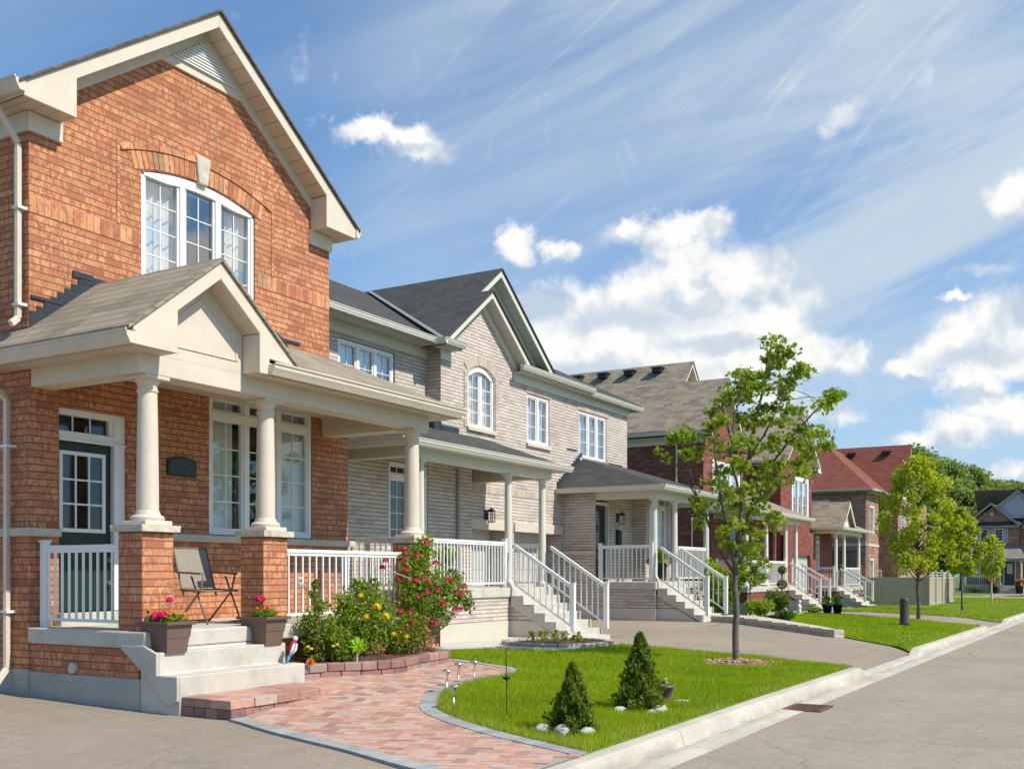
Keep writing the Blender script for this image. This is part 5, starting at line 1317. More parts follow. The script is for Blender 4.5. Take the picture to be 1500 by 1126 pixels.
def gen_tree(name, label, base, H, r, crown_lo, seed, mat, n_cl, per, leaf, trunk_r=.045, group=None, shape=KITE, bark='bark', squash=1.0, density=.33):
    rr = random.Random(seed); B = Vector(base)
    h = thing(name, label, 'tree', base, group)
    m = MB(); top = B+Vector((rr.uniform(-.1,.1)*r, rr.uniform(-.1,.1)*r, H*.93)); nodes = []
    Q = [B.lerp(top, k/10)+Vector((rr.uniform(-1,1)*.02*r, rr.uniform(-1,1)*.02*r, 0)) for k in range(11)]; Q[0] = B-Vector((0,0,.1))
    m.tube(Q, [trunk_r*(1.15 if k == 0 else 1-.85*k/10) for k in range(11)], 8)
    pts = []; tn = []
    for i in range(n_cl):
        t = (i+.5)/n_cl; z = crown_lo+(H-crown_lo)*t
        prof = math.sin(math.pi*min(1, (t*.82+.16)))**.75
        a = i*2.399+rr.uniform(-.5,.5); rad = r*prof*math.sqrt(rr.uniform(.12,1))*(1.12 if rr.random() < .2 else 1)
        c = B+Vector((math.cos(a)*rad*squash, math.sin(a)*rad, z))
        z0 = max(crown_lo*.75, z-rad*.8); st = B.lerp(top, min(.98, z0/(H*.93))); m.tube([st, st.lerp(c, .55)+Vector((0,0,.05*r)), c], [trunk_r*.38, trunk_r*.22, trunk_r*.08], 5)
        s = r*density*rr.uniform(.7, 1.25); n = int(per*rr.uniform(.7, 1.3))
        pts.append(ball(c, (s, s, s*.8), n, .15)); tn.append(np.clip(rng.normal(rr.uniform(.2, .7), .2, n), 0, 1))
    m.build('trunk', M[bark], h, smooth=True)
    leafcloud('crown', np.concatenate(pts), leaf, mat, h, shape, .4, np.concatenate(tn)); return h
G_ = 'maples planted along the kerb'
gen_tree('street_tree', 'bright yellow-green young maple in front of the grey fence', (35.75,5.8,gz(35.75,5.8)), 5.2, 1.22, 1.6, 3, 'maple2', 74, 100, .11, .062, G_, density=.25)
gen_tree('street_tree', 'slim light green tree on a pale trunk right of the fence corner', (47.83,6.0,gz(47.8,6)), 4.3, .75, 1.6, 8, 'maple2', 55, 70, .14, .05, G_, density=.26)
gen_tree('street_tree', 'smallest yellow-green tree, farthest along the lawn, before the end house', (63.75,6.5,gz(63.7,6.5)), 3.75, .85, 1.55, 15, 'maple2', 40, 60, .15, .06, G_, bark='concrete', density=.28)
for i, (px, top, t, r, lab) in enumerate([(1345,662,118,4.2,'tall loose green tree rising right behind the red roof'),(1388,682,122,4.6,'broad green tree behind the yellow-green maple'),(1424,690,126,4.2,'rounded mid green tree left of the end house gable'),(1452,708,130,3.8,'pale open tree touching the end house gable'),
        (1408,722,116,3.6,'lower dark green tree between the fence maple and end house'),(1376,738,112,3.4,'low bushy tree behind the low reddish house'),(1484,712,140,4.4,'distant tree showing above the end house roof'),(1318,672,112,3.0,'thin tree crown peeking over the red roof ridge')]):
    b = px_world(px, 852, t=t); b.z = -.3; Ht = 1.45+(840-top)*t/1530+.3
    gen_tree('woodland_tree', lab, tuple(b), Ht, r, Ht*.25, 40+i, 'wood', 75, 170, .40, .22, 'trees beyond the houses', density=.30)
# ------------------------------------------------------------------ thujas
def thuja(label, x, y, H, r, seed, gaps=0):
    z = gz(x, y); h = thing('thuja_shrub', label, 'shrub', (x, y, z), 'small thujas on the near lawn'); rr = np.random.default_rng(seed)
    m = MB(); m.tube([(x,y,z-.05),(x+.01,y,z+H*.5),(x,y,z+H*.92)], [.02,.014,.004], 6)
    for i in range(26):
        zz = H*(.05+.8*i/26); a = i*2.4; R = r*(1-zz/H)*.85; m.tube([(x,y,z+zz),(x+math.cos(a)*R,y+math.sin(a)*R,z+zz+R*.6)], [.006,.002], 4)
    m.build('stem', M['twig'], h)
    n = 6000; t = rr.uniform(0, 1, n)**1.35; zz = t*H
    a = rr.uniform(0, 2*np.pi, n); lump = 1+.22*np.sin(a*5+zz*19+seed)+.16*np.sin(a*3-zz*31)+rr.normal(0,.09,n)
    R = r*np.minimum(1.0, (1.03-t)**.8*1.05)*np.where(t < .12, .75+2*t, 1)*lump*np.sqrt(rr.uniform(.25, 1, n))
    if gaps: R = R*np.where(np.sin(a*2.0+1+zz*6) > .75, .6, 1)
    P = np.stack([x+np.cos(a)*R, y+np.sin(a)*R, z+.02+zz], 1); D = np.stack([np.cos(a)*.7, np.sin(a)*.7, np.full(n, 1.0)], 1)
    leafcloud('foliage', P, .05, 'conifer', h, SPRAY, .05, np.clip(rr.normal(.45, .3, n), 0, 1), D)
thuja('small thin thuja with bare stem showing, ringed by fieldstones near the path', 8.36, 4.29, .62, .22, 1, 1)
thuja('small full cone thuja standing left of the flower pot', 9.95, 4.32, .80, .25, 2)
for i, (x, y, r, lab) in enumerate([(8.21,4.30,.075,'pinkish fieldstone at front left of the thin thuja'),(8.33,4.13,.062,'grey fieldstone at front right of the thin thuja'),(8.21,4.5,.07,'dim fieldstone behind left of the thin thuja'),(8.47,4.15,.045,'smallest fieldstone right of the thin thuja'),(9.82,4.14,.045,'little fieldstone front left of the full thuja'),(9.97,4.12,.075,'pale fieldstone in front of the full thuja'),(9.66,4.42,.06,'small fieldstone behind the full thuja')]):
    m = MB(); r *= 1.25; m.blob((x, y, gz(x,y)+r*.5), (r*1.15, r*.9, r*.68), 20+i, 3, .08); tag(m.build('fieldstone', M['rock'], smooth=True), lab, 'stone', 'fieldstones round the thujas')
def mound(name, label, c, r, n, mat, leaf=.06, cat='shrub', group=None, nstem=10, lumps=9, shape=KITE, seed=0):
    """a leafy shrub of several lobes on stems"""
    h = thing(name, label, cat, c, group); rr = random.Random(seed); pts = []; tn = []; m = MB()
    for i in range(lumps):
        a = i*2.4+rr.uniform(-.4,.4); k = math.sqrt(rr.uniform(.0,1)); zf = rr.uniform(.35, .85)
        q = (c[0]+math.cos(a)*r[0]*.62*k, c[1]+math.sin(a)*r[1]*.62*k, c[2]+r[2]*zf); s = rr.uniform(.36,.52)
        nn = n//lumps; pts.append(ball(q, (r[0]*s, r[1]*s, r[2]*s*.7), nn, .25)); tn.append(np.clip(rng.normal(rr.uniform(.3,.62), .24, nn), 0, 1))
        if i < nstem: m.tube([(c[0]+math.cos(a)*.04, c[1]+math.sin(a)*.04, c[2]-.03), q], [.009,.004], 5)
    P = np.concatenate(pts); T = np.concatenate(tn); ok = P[:,2] > c[2]+.01
    m.build('stem', M['twig'], h); leafcloud('foliage', P[ok], leaf, mat, h, shape, .4, T[ok]); return h
# ------------------------------------------------------------------ garden bed with block wall
def garden_bed():
    h = thing('garden_bed', 'raised flower bed edged with weathered red wall blocks beside the steps', 'flower bed', (10.7, 8.4, .18))
    L = [(9.42,8.46),(9.72,8.40),(9.95,8.28),(10.28,8.11),(10.68,8.0),(11.0,8.02),(11.35,8.12),(11.75,8.14),(12.05,8.16),(12.35,8.3),(12.5,8.6),(12.55,8.86)]
    P = [Vector((*p, 0)) for p in L]; pts = []
    for i in range(len(P)-1):
        p0, p1, p2, p3 = P[max(i-1,0)], P[i], P[i+1], P[min(i+2,len(P)-1)]
        for k in range(10):
            t = k/10; pts.append(.5*((2*p1)+(-p0+p2)*t+(2*p0-5*p1+4*p2-p3)*t*t+(-p0+3*p1-3*p2+p3)*t**3))
    pts.append(P[-1]); acc = [0]
    for a, b in zip(pts, pts[1:]): acc.append(acc[-1]+(b-a).length)
    def at(s):
        for i in range(len(acc)-1):
            if acc[i+1] >= s: return pts[i].lerp(pts[i+1], (s-acc[i])/max(acc[i+1]-acc[i],1e-6))
        return pts[-1]
    rr = random.Random(2)
    for cz, ch, off, nm, inset in ((0,.095,0,'lower_course',.0),(.097,.10,.13,'upper_course',-.012)):
        m = MB(); s = -off
        while s < acc[-1]:
            e = s+rr.uniform(.2,.3); a = at(max(s,0)+.004); b = at(min(e, acc[-1])-.004); t = (b-a)
            if t.length > .03:
                t.normalize(); nrm = Vector((-t.y, t.x, 0)); f0, f1 = inset+rr.uniform(-.008,.004), inset+rr.uniform(-.008,.004)
                z = gz(*((a+b)/2).xy)-.02+cz
                q = [a+nrm*f0, b+nrm*f1, b+nrm*.18, a+nrm*.18]; zz = z+ch+rr.uniform(-.003,.003)
                m.add([(p.x,p.y,z) for p in q]+[(p.x,p.y,zz) for p in q], [(3,2,1,0),(4,5,6,7),(0,1,5,4),(1,2,6,5),(2,3,7,6),(3,0,4,7)], rr.random())
            s = e
        m.build(nm, M['block'], h, bevel=.012)
    m = MB(); S_ = [(p.x, p.y+.08) for p in pts]+[(12.6,8.92),(9.42,8.92)]
    bm = MB(); n = len(S_); c = (10.9, 8.6, .36); bm.add([(x, y, gz(x,y)+.145) for x, y in S_]+[(c[0],c[1],.40)], [(i,(i+1) % n,n) for i in range(n)])
    bm.build('bed_soil', M['soil'], h)
    P = []; 
    for i in range(700):
        s = rng.uniform(0, acc[-1]); p = at(s); y = p.y+.1+max(0, 8.78-p.y)*rng.uniform()
        P.append((p.x, max(p.y+.08,y), gz(p.x,p.y)+.16+.04*min(1,(y-p.y)/.4)))
    tag(leafcloud('bark_chips', P, .04, 'chips', h, KITE, .8), kind='stuff')
garden_bed_mat = leafmat('bark_chip', (.10,.045,.03), (.30,.14,.08), .02); M['chips'] = garden_bed_mat
garden_bed()
def paver_step():
    h = thing('paver_step', 'low step of red wall blocks and slabs below the concrete steps', 'step', (8.3, 8.0, 0)); rr = random.Random(9)
    m = MB(); x0, x1, y0, y1 = 7.5, 9.16, 7.64, 8.335
    def row(xa, xb, ya, yb, za, zb, n, ax):
        for i in range(n):
            j = rr.uniform(-.004,.004)
            if ax == 'x': m.box(xa+(xb-xa)*i/n+.003, xa+(xb-xa)*(i+1)/n-.003, ya+j, yb, za, zb+rr.uniform(-.002,.002), rr.random())
            else: m.box(xa+j, xb, ya+(yb-ya)*i/n+.003, ya+(yb-ya)*(i+1)/n-.003, za, zb+rr.uniform(-.002,.002), rr.random())
    row(x0+.012, x1-.012, y0+.012, y0+.2, -.08, .098, 8, 'x'); row(x0+.012, x0+.2, y0+.2, y1, -.08, .098, 3, 'y'); row(x1-.2, x1-.012, y0+.2, y1, -.08, .098, 3, 'y'); m.build('block_course', M['block'], h, bevel=.01)
    m = MB(); row(x0, x1, y0, y0+.3, .10, .192, 5, 'x'); row(x0, x1, y0+.303, y1, .10, .192, 6, 'x'); m.build('cap', M['paver'], h, bevel=.008)
paver_step()
# rose bushes
def rose(label, c, lobes, n, leaf, stems=8, seed=0, leafm='rose'):
    h = thing('rose_bush', label, 'rose bush', c, 'rose bushes in the flower bed'); rr = random.Random(seed); pts = []; tn = []; m = MB(); tips = []
    tot = sum(l[3]**2 for l in lobes)
    for (dx, dy, dz, r) in lobes:
        q = Vector((c[0]+dx, c[1]+dy, c[2]+dz)); nn = int(n*r*r/tot)
        pts.append(ball(q, (r*1.12, r*.95, r*1.08), nn, .0)); tn.append(np.clip(rng.normal(rr.uniform(.25,.6), .25, nn), 0, 1)); tips.append((q, r))
        for k in range(2):
            a = rr.uniform(0, 6.3); st = Vector((c[0]+math.cos(a)*.07, c[1]+math.sin(a)*.05, c[2]-.02)); m.tube([st, st.lerp(q, .5)+Vector((rr.uniform(-.04,.04),rr.uniform(-.04,.04),.03)), q+Vector((rr.uniform(-r,r)*.5, rr.uniform(-r,r)*.5, r*.6))], [.009,.007,.003], 5)
    m.build('stem', M['twig'], h); leafcloud('foliage', np.concatenate(pts), leaf, leafm, h, KITE, .4, np.concatenate(tn)); return h, tips
def on_front(tips, n, rr):
    out = []
    for i in range(n):
        q, r = tips[rr.randrange(len(tips))]; a = rr.uniform(-2.9, -.4); e = rr.uniform(-.5, 1.0)
        out.append((q.x+math.cos(a)*math.cos(e)*r*1.02, q.y+math.sin(a)*math.cos(e)*r*1.02, q.z+math.sin(e)*r*1.02))
    return out
b1, t1 = rose('narrow rose bush with one pale pink bloom, beside the right planter', (9.95,8.62,.36), [(-.05,0,.22,.2),(-.12,.05,.48,.17),(.08,0,.42,.17),(.0,0,.68,.13),(.16,-.05,.25,.2),(-.02,.05,.82,.08),(.28,0,.45,.13),(-.13,-.05,.98,.06),(-.1,0,.92,.06)], 1900, .05, seed=1)
bloom_set(b1, 'petal_white', .04, [tuple(px_world(439,848,Y=8.55)), tuple(px_world(441,856,Y=8.55))])
m = MB()
for q_ in ((439,848),(441,856)): e_ = px_world(*q_, Y=8.55); m.tube([(9.9,8.6,1.0), ((9.9+e_.x)/2, 8.57, (1.0+e_.z)/2+.02), tuple(e_)], .005, 5)
m.build('flower_stalk', M['rose'], b1)
b2, t2 = rose('full rose bush with yellow blooms in the middle of the bed', (10.75,8.6,.38), [(0,0,.32,.34),(-.3,0,.4,.27),(.3,-.02,.38,.3),(-.1,.05,.66,.26),(.2,.05,.72,.24),(.42,0,.6,.22),(-.3,.05,.68,.18),(.02,0,.88,.14),(.5,-.05,.25,.24),(-.42,-.05,.18,.2),(.25,0,.92,.1),(-.12,.0,.95,.08)], 4400, .052, seed=2)
bloom_set(b2, 'petal_yellow', .062, [tuple(px_world(x,y,Y=8.22)) for x,y in ((552,889),(565,903))], n=26); bloom_set(b2, 'petal_yellow', .045, [tuple(px_world(x,y,Y=8.25)) for x,y in ((537,904),(529,873),(596,933),(577,929))], n=16)
b3, t3 = rose('tall arching rose bush covered in crimson blooms, at the porch corner', (12.25,8.72,.38), [(0,0,.62,.36),(.22,-.05,.9,.32),(-.2,0,.95,.3),(.55,-.1,.85,.27),(-.1,0,1.25,.26),(.1,.05,1.38,.22),(-.3,0,1.2,.16),(.8,-.15,.72,.2),(.72,-.1,.98,.17),(-.25,-.05,.6,.26),(.15,0,1.55,.12),(.95,-.2,.6,.13),(-.35,-.1,.35,.2),(.3,-.1,.55,.26)], 5200, .052, seed=3)
rb = random.Random(31)
bloom_set(b3, 'petal_red', .046, [tuple(px_world(x,y,Y=8.40+rb.uniform(-.05,.1))) for x,y in ((565,821),(594,809),(612,813),(625,794),(638,824),(621,848),(610,850),(588,820),(654,850),(680,857),(669,867),(676,870),(641,865),(626,867),(608,852),(587,895),(621,915),(626,923),(633,909),(639,912),(672,892),(666,893),(601,897),(585,847),(596,835),(650,885),(560,831))])
bloom_set(b3, 'petal_pink', .04, [tuple(px_world(x,y,Y=8.42+rb.uniform(-.05,.1))) for x,y in ((596,820),(612,875),(600,848),(660,848),(645,880),(630,855),(592,834),(684,866),(602,905),(575,925))])
b4, t4 = rose('low rose bush with small orange buds between the yellow and crimson roses', (11.55,8.42,.38), [(0,0,.22,.24),(.2,0,.3,.2),(-.22,0,.2,.2),(.02,0,.42,.14)], 1500, .045, seed=4)
bloom_set(b4, 'petal_orange', .026, on_front(t4, 7, rb)); bloom_set(b4, 'petal_red', .026, on_front(t4, 6, rb))
b5, t5 = rose('low leafy plant with bright green leaves in front of the narrow rose', (10.12,8.42,.34), [(0,0,.16,.16),(.15,0,.2,.15),(-.1,0,.28,.1),(.1,.05,.34,.1)], 1000, .055, seed=5)
bloom_set(b5, 'petal_yellow', .022, [tuple(px_world(x,y,Y=8.32)) for x,y in ((488,946),(494,944),(451,947),(456,950))])
m = MB(); m.tube([px_world(560,832,Y=8.42), px_world(601,847,Y=8.40)], .008, 6); tag(m.build('garden_cane', M['pinkcane'] if 'pinkcane' in M else M['brickpipe']), 'thin pinkish cane lying across the crimson rose bush', 'cane')
# ------------------------------------------------------------------ ornaments
def parrot():
    p = px_world(428,948,Y=8.47); h = thing('parrot_ornament', 'painted parrot ornament in white, red and blue beside the steps', 'ornament', tuple(p))
    ax = Vector((.42, -.05, .9)).normalized()
    m = MB(); m.tube([p-ax*.10, p-ax*.05, p, p+ax*.06, p+ax*.09], [.012,.03,.042,.038,.02], 12); m.build('body', M['petal_red'], h, smooth=True)
    m = MB(); m.blob(tuple(p+ax*.115), (.03,.03,.032), 3, 2, .02); hd = m.build('head', M['white'], h, smooth=True)
    m = MB(); m.tube([p+ax*.12+Vector((.022,-.01,0)), p+ax*.112+Vector((.045,-.015,-.012))], [.01,.002], 6); m.build('beak', M['black'], hd)
    m = MB()
    for s in (-1,1): m.tube([p+ax*.05+Vector((.02*s,-.03,0)), p-ax*.03+Vector((.03*s,-.035,0)), p-ax*.10+Vector((.012*s,-.02,0))], [.014,.018,.005], 8)
    m.build('wing', M['paleblue'], h, smooth=True)
    m = MB(); m.tube([p-ax*.09, p-ax*.15, p-ax*.20], [.018,.02,.006], 8); m.build('tail', M['blue'], h, smooth=True)
    m = MB(); m.tube([p-ax*.05, (p.x-.02, p.y+.03, .36)], .005, 6); m.build('stake', M['black'], h)
M['blue'] = dull('blue_paint', (.05,.28,.55), .4); M['paleblue'] = dull('pale_blue_white_paint', (.62,.68,.75), .4); M['amber'] = dull('amber_enamel', (.75,.40,.05), .4)
parrot()
def pinwheel():
    c = px_world(525,945,Y=8.22); U_ = Vector((.62,-.78,0)); N_ = Vector((-.78,-.62,0)); h = thing('pinwheel', 'lime green pinwheel on a stick in the flower bed', 'pinwheel', tuple(c))
    for i in range(8):
        a = i*math.pi/4; m = MB(); q = lambda t, r, d: U_*(math.cos(t)*r)+Vector((0,0,math.sin(t)*r))+N_*d; e = q(a-.25,.085,.0); f = q(a+.5,.06,.035); g = q(a+.15,.115,.012)
        m.add([tuple(c), tuple(c+e), tuple(c+g), tuple(c+f)], [(0,1,2),(0,2,3)]); m.build('blade', M['lime'], h)
    m = MB(); m.tube([c+Vector((0,.02,0)), (c.x, c.y+.02, .34)], .006, 8); m.build('stick', M['white'], h); m = MB(); m.blob(tuple(c+Vector((0,-.03,0))), (.014,.014,.014), 1, 2, 0); m.build('hub', M['lime'], h)
pinwheel()
def sunflower():
    c = px_world(455,969,Y=8.38); h = thing('sunflower_ornament', 'little sunflower ornament at the bed edge near the steps', 'ornament', tuple(c))
    m = MB()
    for i in range(14):
        a = i*2*math.pi/14; U_ = Vector((.62,-.78,0)); e = U_*math.cos(a)+Vector((-.1,-.08,math.sin(a))); t = U_*-math.sin(a)+Vector((0,0,math.cos(a)))
        m.add([tuple(c+e*.02-t*.008), tuple(c+e*.042-t*.011), tuple(c+e*.058), tuple(c+e*.042+t*.011), tuple(c+e*.02+t*.008)], [(0,1,2,3,4)])
    m.build('petals', M['petal_orange'], h); m = MB(); m.blob(tuple(c+Vector((-.012,-.01,0))), (.026,.012,.026), 1, 2, 0); m.build('centre', M['soil'], h); m = MB(); m.tube([c+Vector((0,.01,0)), (c.x,c.y+.02,.3)], .004, 6); m.build('stalk', M['box'], h)
sunflower()
def planter(label, x, y, seed, tall, side):
    z = .615; h = thing('flower_planter', label, 'planter', (x, y, z), 'taupe planters flanking the steps'); m = MB()
    def ring(a, b, zz): return [(x-a,y-b,zz),(x+a,y-b,zz),(x+a,y+b,zz),(x-a,y+b,zz)]
    Rg = [ring(.135,.165,z),ring(.150,.185,z+.16),ring(.156,.191,z+.162),ring(.17,.21,z+.30),ring(.20,.245,z+.30),ring(.205,.25,z+.335),ring(.18,.22,z+.335),ring(.17,.21,z+.29)]
    vs = [p for r in Rg for p in r]; fs = [(3,2,1,0)]
    for i in range(len(Rg)-1):
        for k in range(4): fs.append((i*4+k, i*4+(k+1) % 4, (i+1)*4+(k+1) % 4, (i+1)*4+k))
    fs.append(tuple(range(len(vs)-4, len(vs)))); m.add(vs, fs); m.build('box', M['planter'], h, bevel=.006)
    m = MB(); m.box(x-.16, x+.16, y-.2, y+.2, z+.28, z+.30); m.build('potting_soil', M['soil'], h)
    rr = random.Random(seed); pts = np.concatenate([ball((x+rr.uniform(-.1,.1), y+rr.uniform(-.15,.15), z+.36), (.09,.09,.06), 70, .1) for _ in range(9)]); leafcloud('foliage', pts, .035, 'rose', h, KITE, .5)
    bloom_set(h, 'petal_orange', .026, [(x+rr.uniform(-.13,.13), y+rr.uniform(-.17,.17), z+rr.uniform(.41,.46)) for _ in range(8)])
    mg = [(x+tall[0], y+tall[1], z+tall[2])]
    m = MB(); m.tube([(x+tall[0]*.6,y+tall[1]*.6,z+.3), mg[0]], .004, 5); m.build('flower_stalk', M['rose'], h)
    bloom_set(h, 'petal_pink', .062 if side == 0 else .046, mg, n=34)
    if side: bloom_set(h, 'petal_pink', .055, [(x-.13,y-.1,z+.40),(x-.10,y+.05,z+.39),(x-.15,y-.02,z+.37)], n=26)
planter('taupe flower planter with magenta blooms at its left end, on the left of the steps', 7.69, 8.78, 1, (.07,.02,.55), 1)
planter('taupe flower planter with one round crimson bloom, on the right of the steps', 9.15, 8.79, 2, (-.02,.03,.53), 0)
def chair():
    cx, cy, z = 9.2, 9.75, .84; a = math.radians(-94); f = Vector((math.cos(a), math.sin(a), 0)); s = Vector((-f.y, f.x, 0)); O = Vector((cx, cy, z))
    h = thing('folding_chair', 'taupe folding sling chair on the brick porch', 'chair', (cx, cy, z)); w = .25
    def p(fx, sx, zz): return O+f*fx+s*sx+Vector((0,0,zz))
    m = MB()
    for sg in (-1, 1):
        y = sg*w
        m.tube([p(-.36,y,.93),p(-.18,y,.40),p(-.16,y,.34)], .012, 8); m.tube([p(-.22,y,.42),p(.24,y,.40)], .012, 8)
        m.tube([p(.30,y*1.04,.0),p(.0,y*1.04,.58)], .012, 8); m.tube([p(-.30,y*.96,.0),p(.14,y*.96,.40),p(.20,y*.96,.60)], .012, 8)
    for fx, zz in ((-.36,.93),(.22,.40),(-.18,.40),(.28,.03),(-.28,.03)): m.tube([p(fx,-w,zz),p(fx,w,zz)], .011, 8)
    m.build('frame', M['chairframe'], h, smooth=True)
    m = MB(); m.add([tuple(p(-.36,-w+.012,.93)),tuple(p(-.36,w-.012,.93)),tuple(p(-.19,w-.012,.44)),tuple(p(-.19,-w+.012,.44))], [(0,1,2,3)]); o = m.build('backrest', M['taupe'], h)
    sd = o.modifiers.new('thickness', 'SOLIDIFY'); sd.thickness = .012
    m = MB(); m.add([tuple(p(-.2,-w+.012,.425)),tuple(p(-.2,w-.012,.425)),tuple(p(.02,w-.012,.395)),tuple(p(.23,w-.012,.41)),tuple(p(.23,-w+.012,.41)),tuple(p(.02,-w+.012,.395))], [(0,1,2,5),(5,2,3,4)]); o = m.build('seat', M['taupe'], h); sd = o.modifiers.new('thickness', 'SOLIDIFY'); sd.thickness = .012
    for sg in (-1, 1):
        m = MB(); y = sg*w*1.06; m.bar(p(-.27,y,.63), p(.2,y,.61), .045, .025); m.build('armrest', M['chairframe'], h, bevel=.008)
chair()
def solar(x, y, hh, label):
    z = gz(x, y); h = thing('solar_light', label, 'garden light', (x, y, z), 'steel solar lights along the path')
    m = MB(); m.tube([(x,y,z-.05),(x,y,z+hh*.55)], .011, 8); m.tube([(x,y,z+hh*.5),(x+.008,y-.004,z+hh*.75),(x+.02,y-.012,z+hh*.95)], .006, 8); m.build('stem', M['chrome'], h, smooth=True)
    m = MB(); m.lathe([(.012,z+hh*.93),(.05,z+hh*.95),(.056,z+hh*.97),(.04,z+hh*1.03),(.012,z+hh*1.06)], x+.005, y-.002, 16); m.build('cap', M['chrome'], h, smooth=True)
    m = MB(); m.lathe([(.016,z+hh*.78),(.03,z+hh*.94)], x+.005, y-.002, 12); m.build('lens', M['glass'], h)
for (x, y, hh), lab in zip([(8.86,5.9,.25),(9.62,6.50,.27),(10.2,6.73,.28),(10.62,6.78,.27)], ['steel solar path light nearest the street, at the grass point','steel solar path light on the grey edging, leftmost of its row','steel solar path light in the middle of the row on the lawn edge','steel solar path light farthest along, nearest the flower bed']): solar(x, y, hh, lab)
def stake():
    x, y = 8.76, 5.21; z = gz(x, y); h = thing('garden_stake', 'thin black stake light with a small flower top on the lawn', 'garden stake', (x, y, z))
    m = MB(); m.tube([(x,y,z-.05),(x-.01,y,z+.42),(x-.022,y,z+.66)], .005, 8); m.build('rod', M['black'], h)
    m = MB(); m.lathe([(.008,z+.375),(.028,z+.39),(.04,z+.405),(.04,z+.412),(.006,z+.414)], x-.01, y, 14); m.build('solar_cup', M['black'], h, smooth=True)
    for i in range(6):
        a = i*math.pi/3; m = MB(); e = Vector((math.cos(a), math.sin(a), 0)); t = Vector((-math.sin(a), math.cos(a), 0)); c = Vector((x-.022,y,z+.655))
        m.add([tuple(c), tuple(c+e*.025+t*.014+Vector((0,0,.02))), tuple(c+e*.045+Vector((0,0,.06))), tuple(c+e*.025-t*.014+Vector((0,0,.02)))], [(0,1,2,3)]); m.build('petal', M['amber'] if i % 3 == 0 else M['chrome'], h)
stake()
def pot():
    x, y = 10.76, 4.37; z = gz(x, y); h = thing('flower_pot', 'taupe plastic pot with a tiny white bloom beside the full thuja', 'flower pot', (x, y, z))
    m = MB(); m.lathe([(.055,z),(.065,z+.02),(.062,z+.03),(.085,z+.17),(.102,z+.175),(.104,z+.205),(.09,z+.207),(.086,z+.18)], x, y, 24); m.build('pot', M['planter'], h, smooth=True)
    m = MB(); m.lathe([(.01,z+.175),(.087,z+.178)], x, y, 16); m.build('potting_soil', M['soil'], h)
    bloom_set(h, 'petal_white', .022, [(x-.05,y-.02,z+.27),(x-.045,y-.02,z+.235),(x-.03,y,z+.245)]); m = MB(); m.tube([(x-.04,y-.01,z+.17),(x-.048,y-.02,z+.26)], .003, 5); m.build('stalk', M['rose'], h)
    m = MB(); 
    m.blob((10.97,4.26,gz(10.97,4.26)+.012), (.14,.10,.018), 4, 3, .06); tag(m.build('stepping_stone', M['walk'], smooth=True), 'flat pale stone lying in the grass right of the pot', 'stone')
pot()
# wood chip ring under the near maple
def chips(cx, cy, rx, ry, n, label):
    a = rng.uniform(0, 2*np.pi, n); k = np.sqrt(rng.uniform(0, 1, n))*(1+.12*np.sin(a*5)+.07*np.sin(a*9+1))
    X = cx+np.cos(a)*k*rx; Y = cy+np.sin(a)*k*ry; Z = np.array([gz(x, y) for x, y in zip(X, Y)])+.02+.035*(1-np.minimum(1, k))+rng.uniform(0, .015, n)
    o = leafcloud('wood_chips', np.stack([X, Y, Z], 1), .05, 'woodchip', None, KITE, .75, rng.uniform(0, 1, n), origin=(cx, cy, gz(cx, cy))); tag(o, label, 'mulch', None, 'stuff')
M['woodchip'] = leafmat('wood_chip', (.30,.19,.10), (.62,.46,.28), .02, .8)
chips(16.0, 5.25, .82, .62, 3800, 'ring of tan wood chips round the near maple'); chips(47.8, 6.0, .9, .7, 900, 'pale wood chips round the slim light green tree'); chips(63.75, 6.5, .9, .6, 500, 'wood chips under the smallest farthest tree')
def ring_bed():
    cx, cy, r = 17.15, 9.1, 1.05; z = gz(cx, cy)+.03; h = thing('planting_ring', 'low round concrete planting ring with seedlings before the white railed steps', 'flower bed', (cx, cy, z)); m = MB(); n = 26; rr = random.Random(1)
    for i in range(n):
        a0, a1 = 2*math.pi*i/n+.008, 2*math.pi*(i+1)/n-.008; q = [(cx+math.cos(a)*R, cy+math.sin(a)*R) for R, a in ((r,a0),(r,a1),(r-.16,a1),(r-.16,a0))]
        m.add([(x,y,z-.1) for x, y in q]+[(x,y,z+.075) for x, y in q], [(3,2,1,0),(4,5,6,7),(0,1,5,4),(1,2,6,5),(2,3,7,6),(3,0,4,7)], rr.random())
    m.build('edging', M['blockg'], h, bevel=.012); m = MB(); m.lathe([(r-.14,z+.03),(.5,z+.06),(.01,z+.07)], cx, cy, 28); m.build('bed_soil', M['soil'], h)
    for i in range(9):
        a = i*.72; q = (cx+math.cos(a)*(.25+.06*(i % 4)*1.5), cy+math.sin(a)*(.2+.09*(i % 5)), z+.05); m = MB()
        P = np.array([(q[0]+rng.normal()*.03, q[1]+rng.normal()*.03, q[2]+k*.008) for k in range(24)]); leafcloud('seedling', P, .07, 'shrub', h, KITE, .3)
ring_bed()
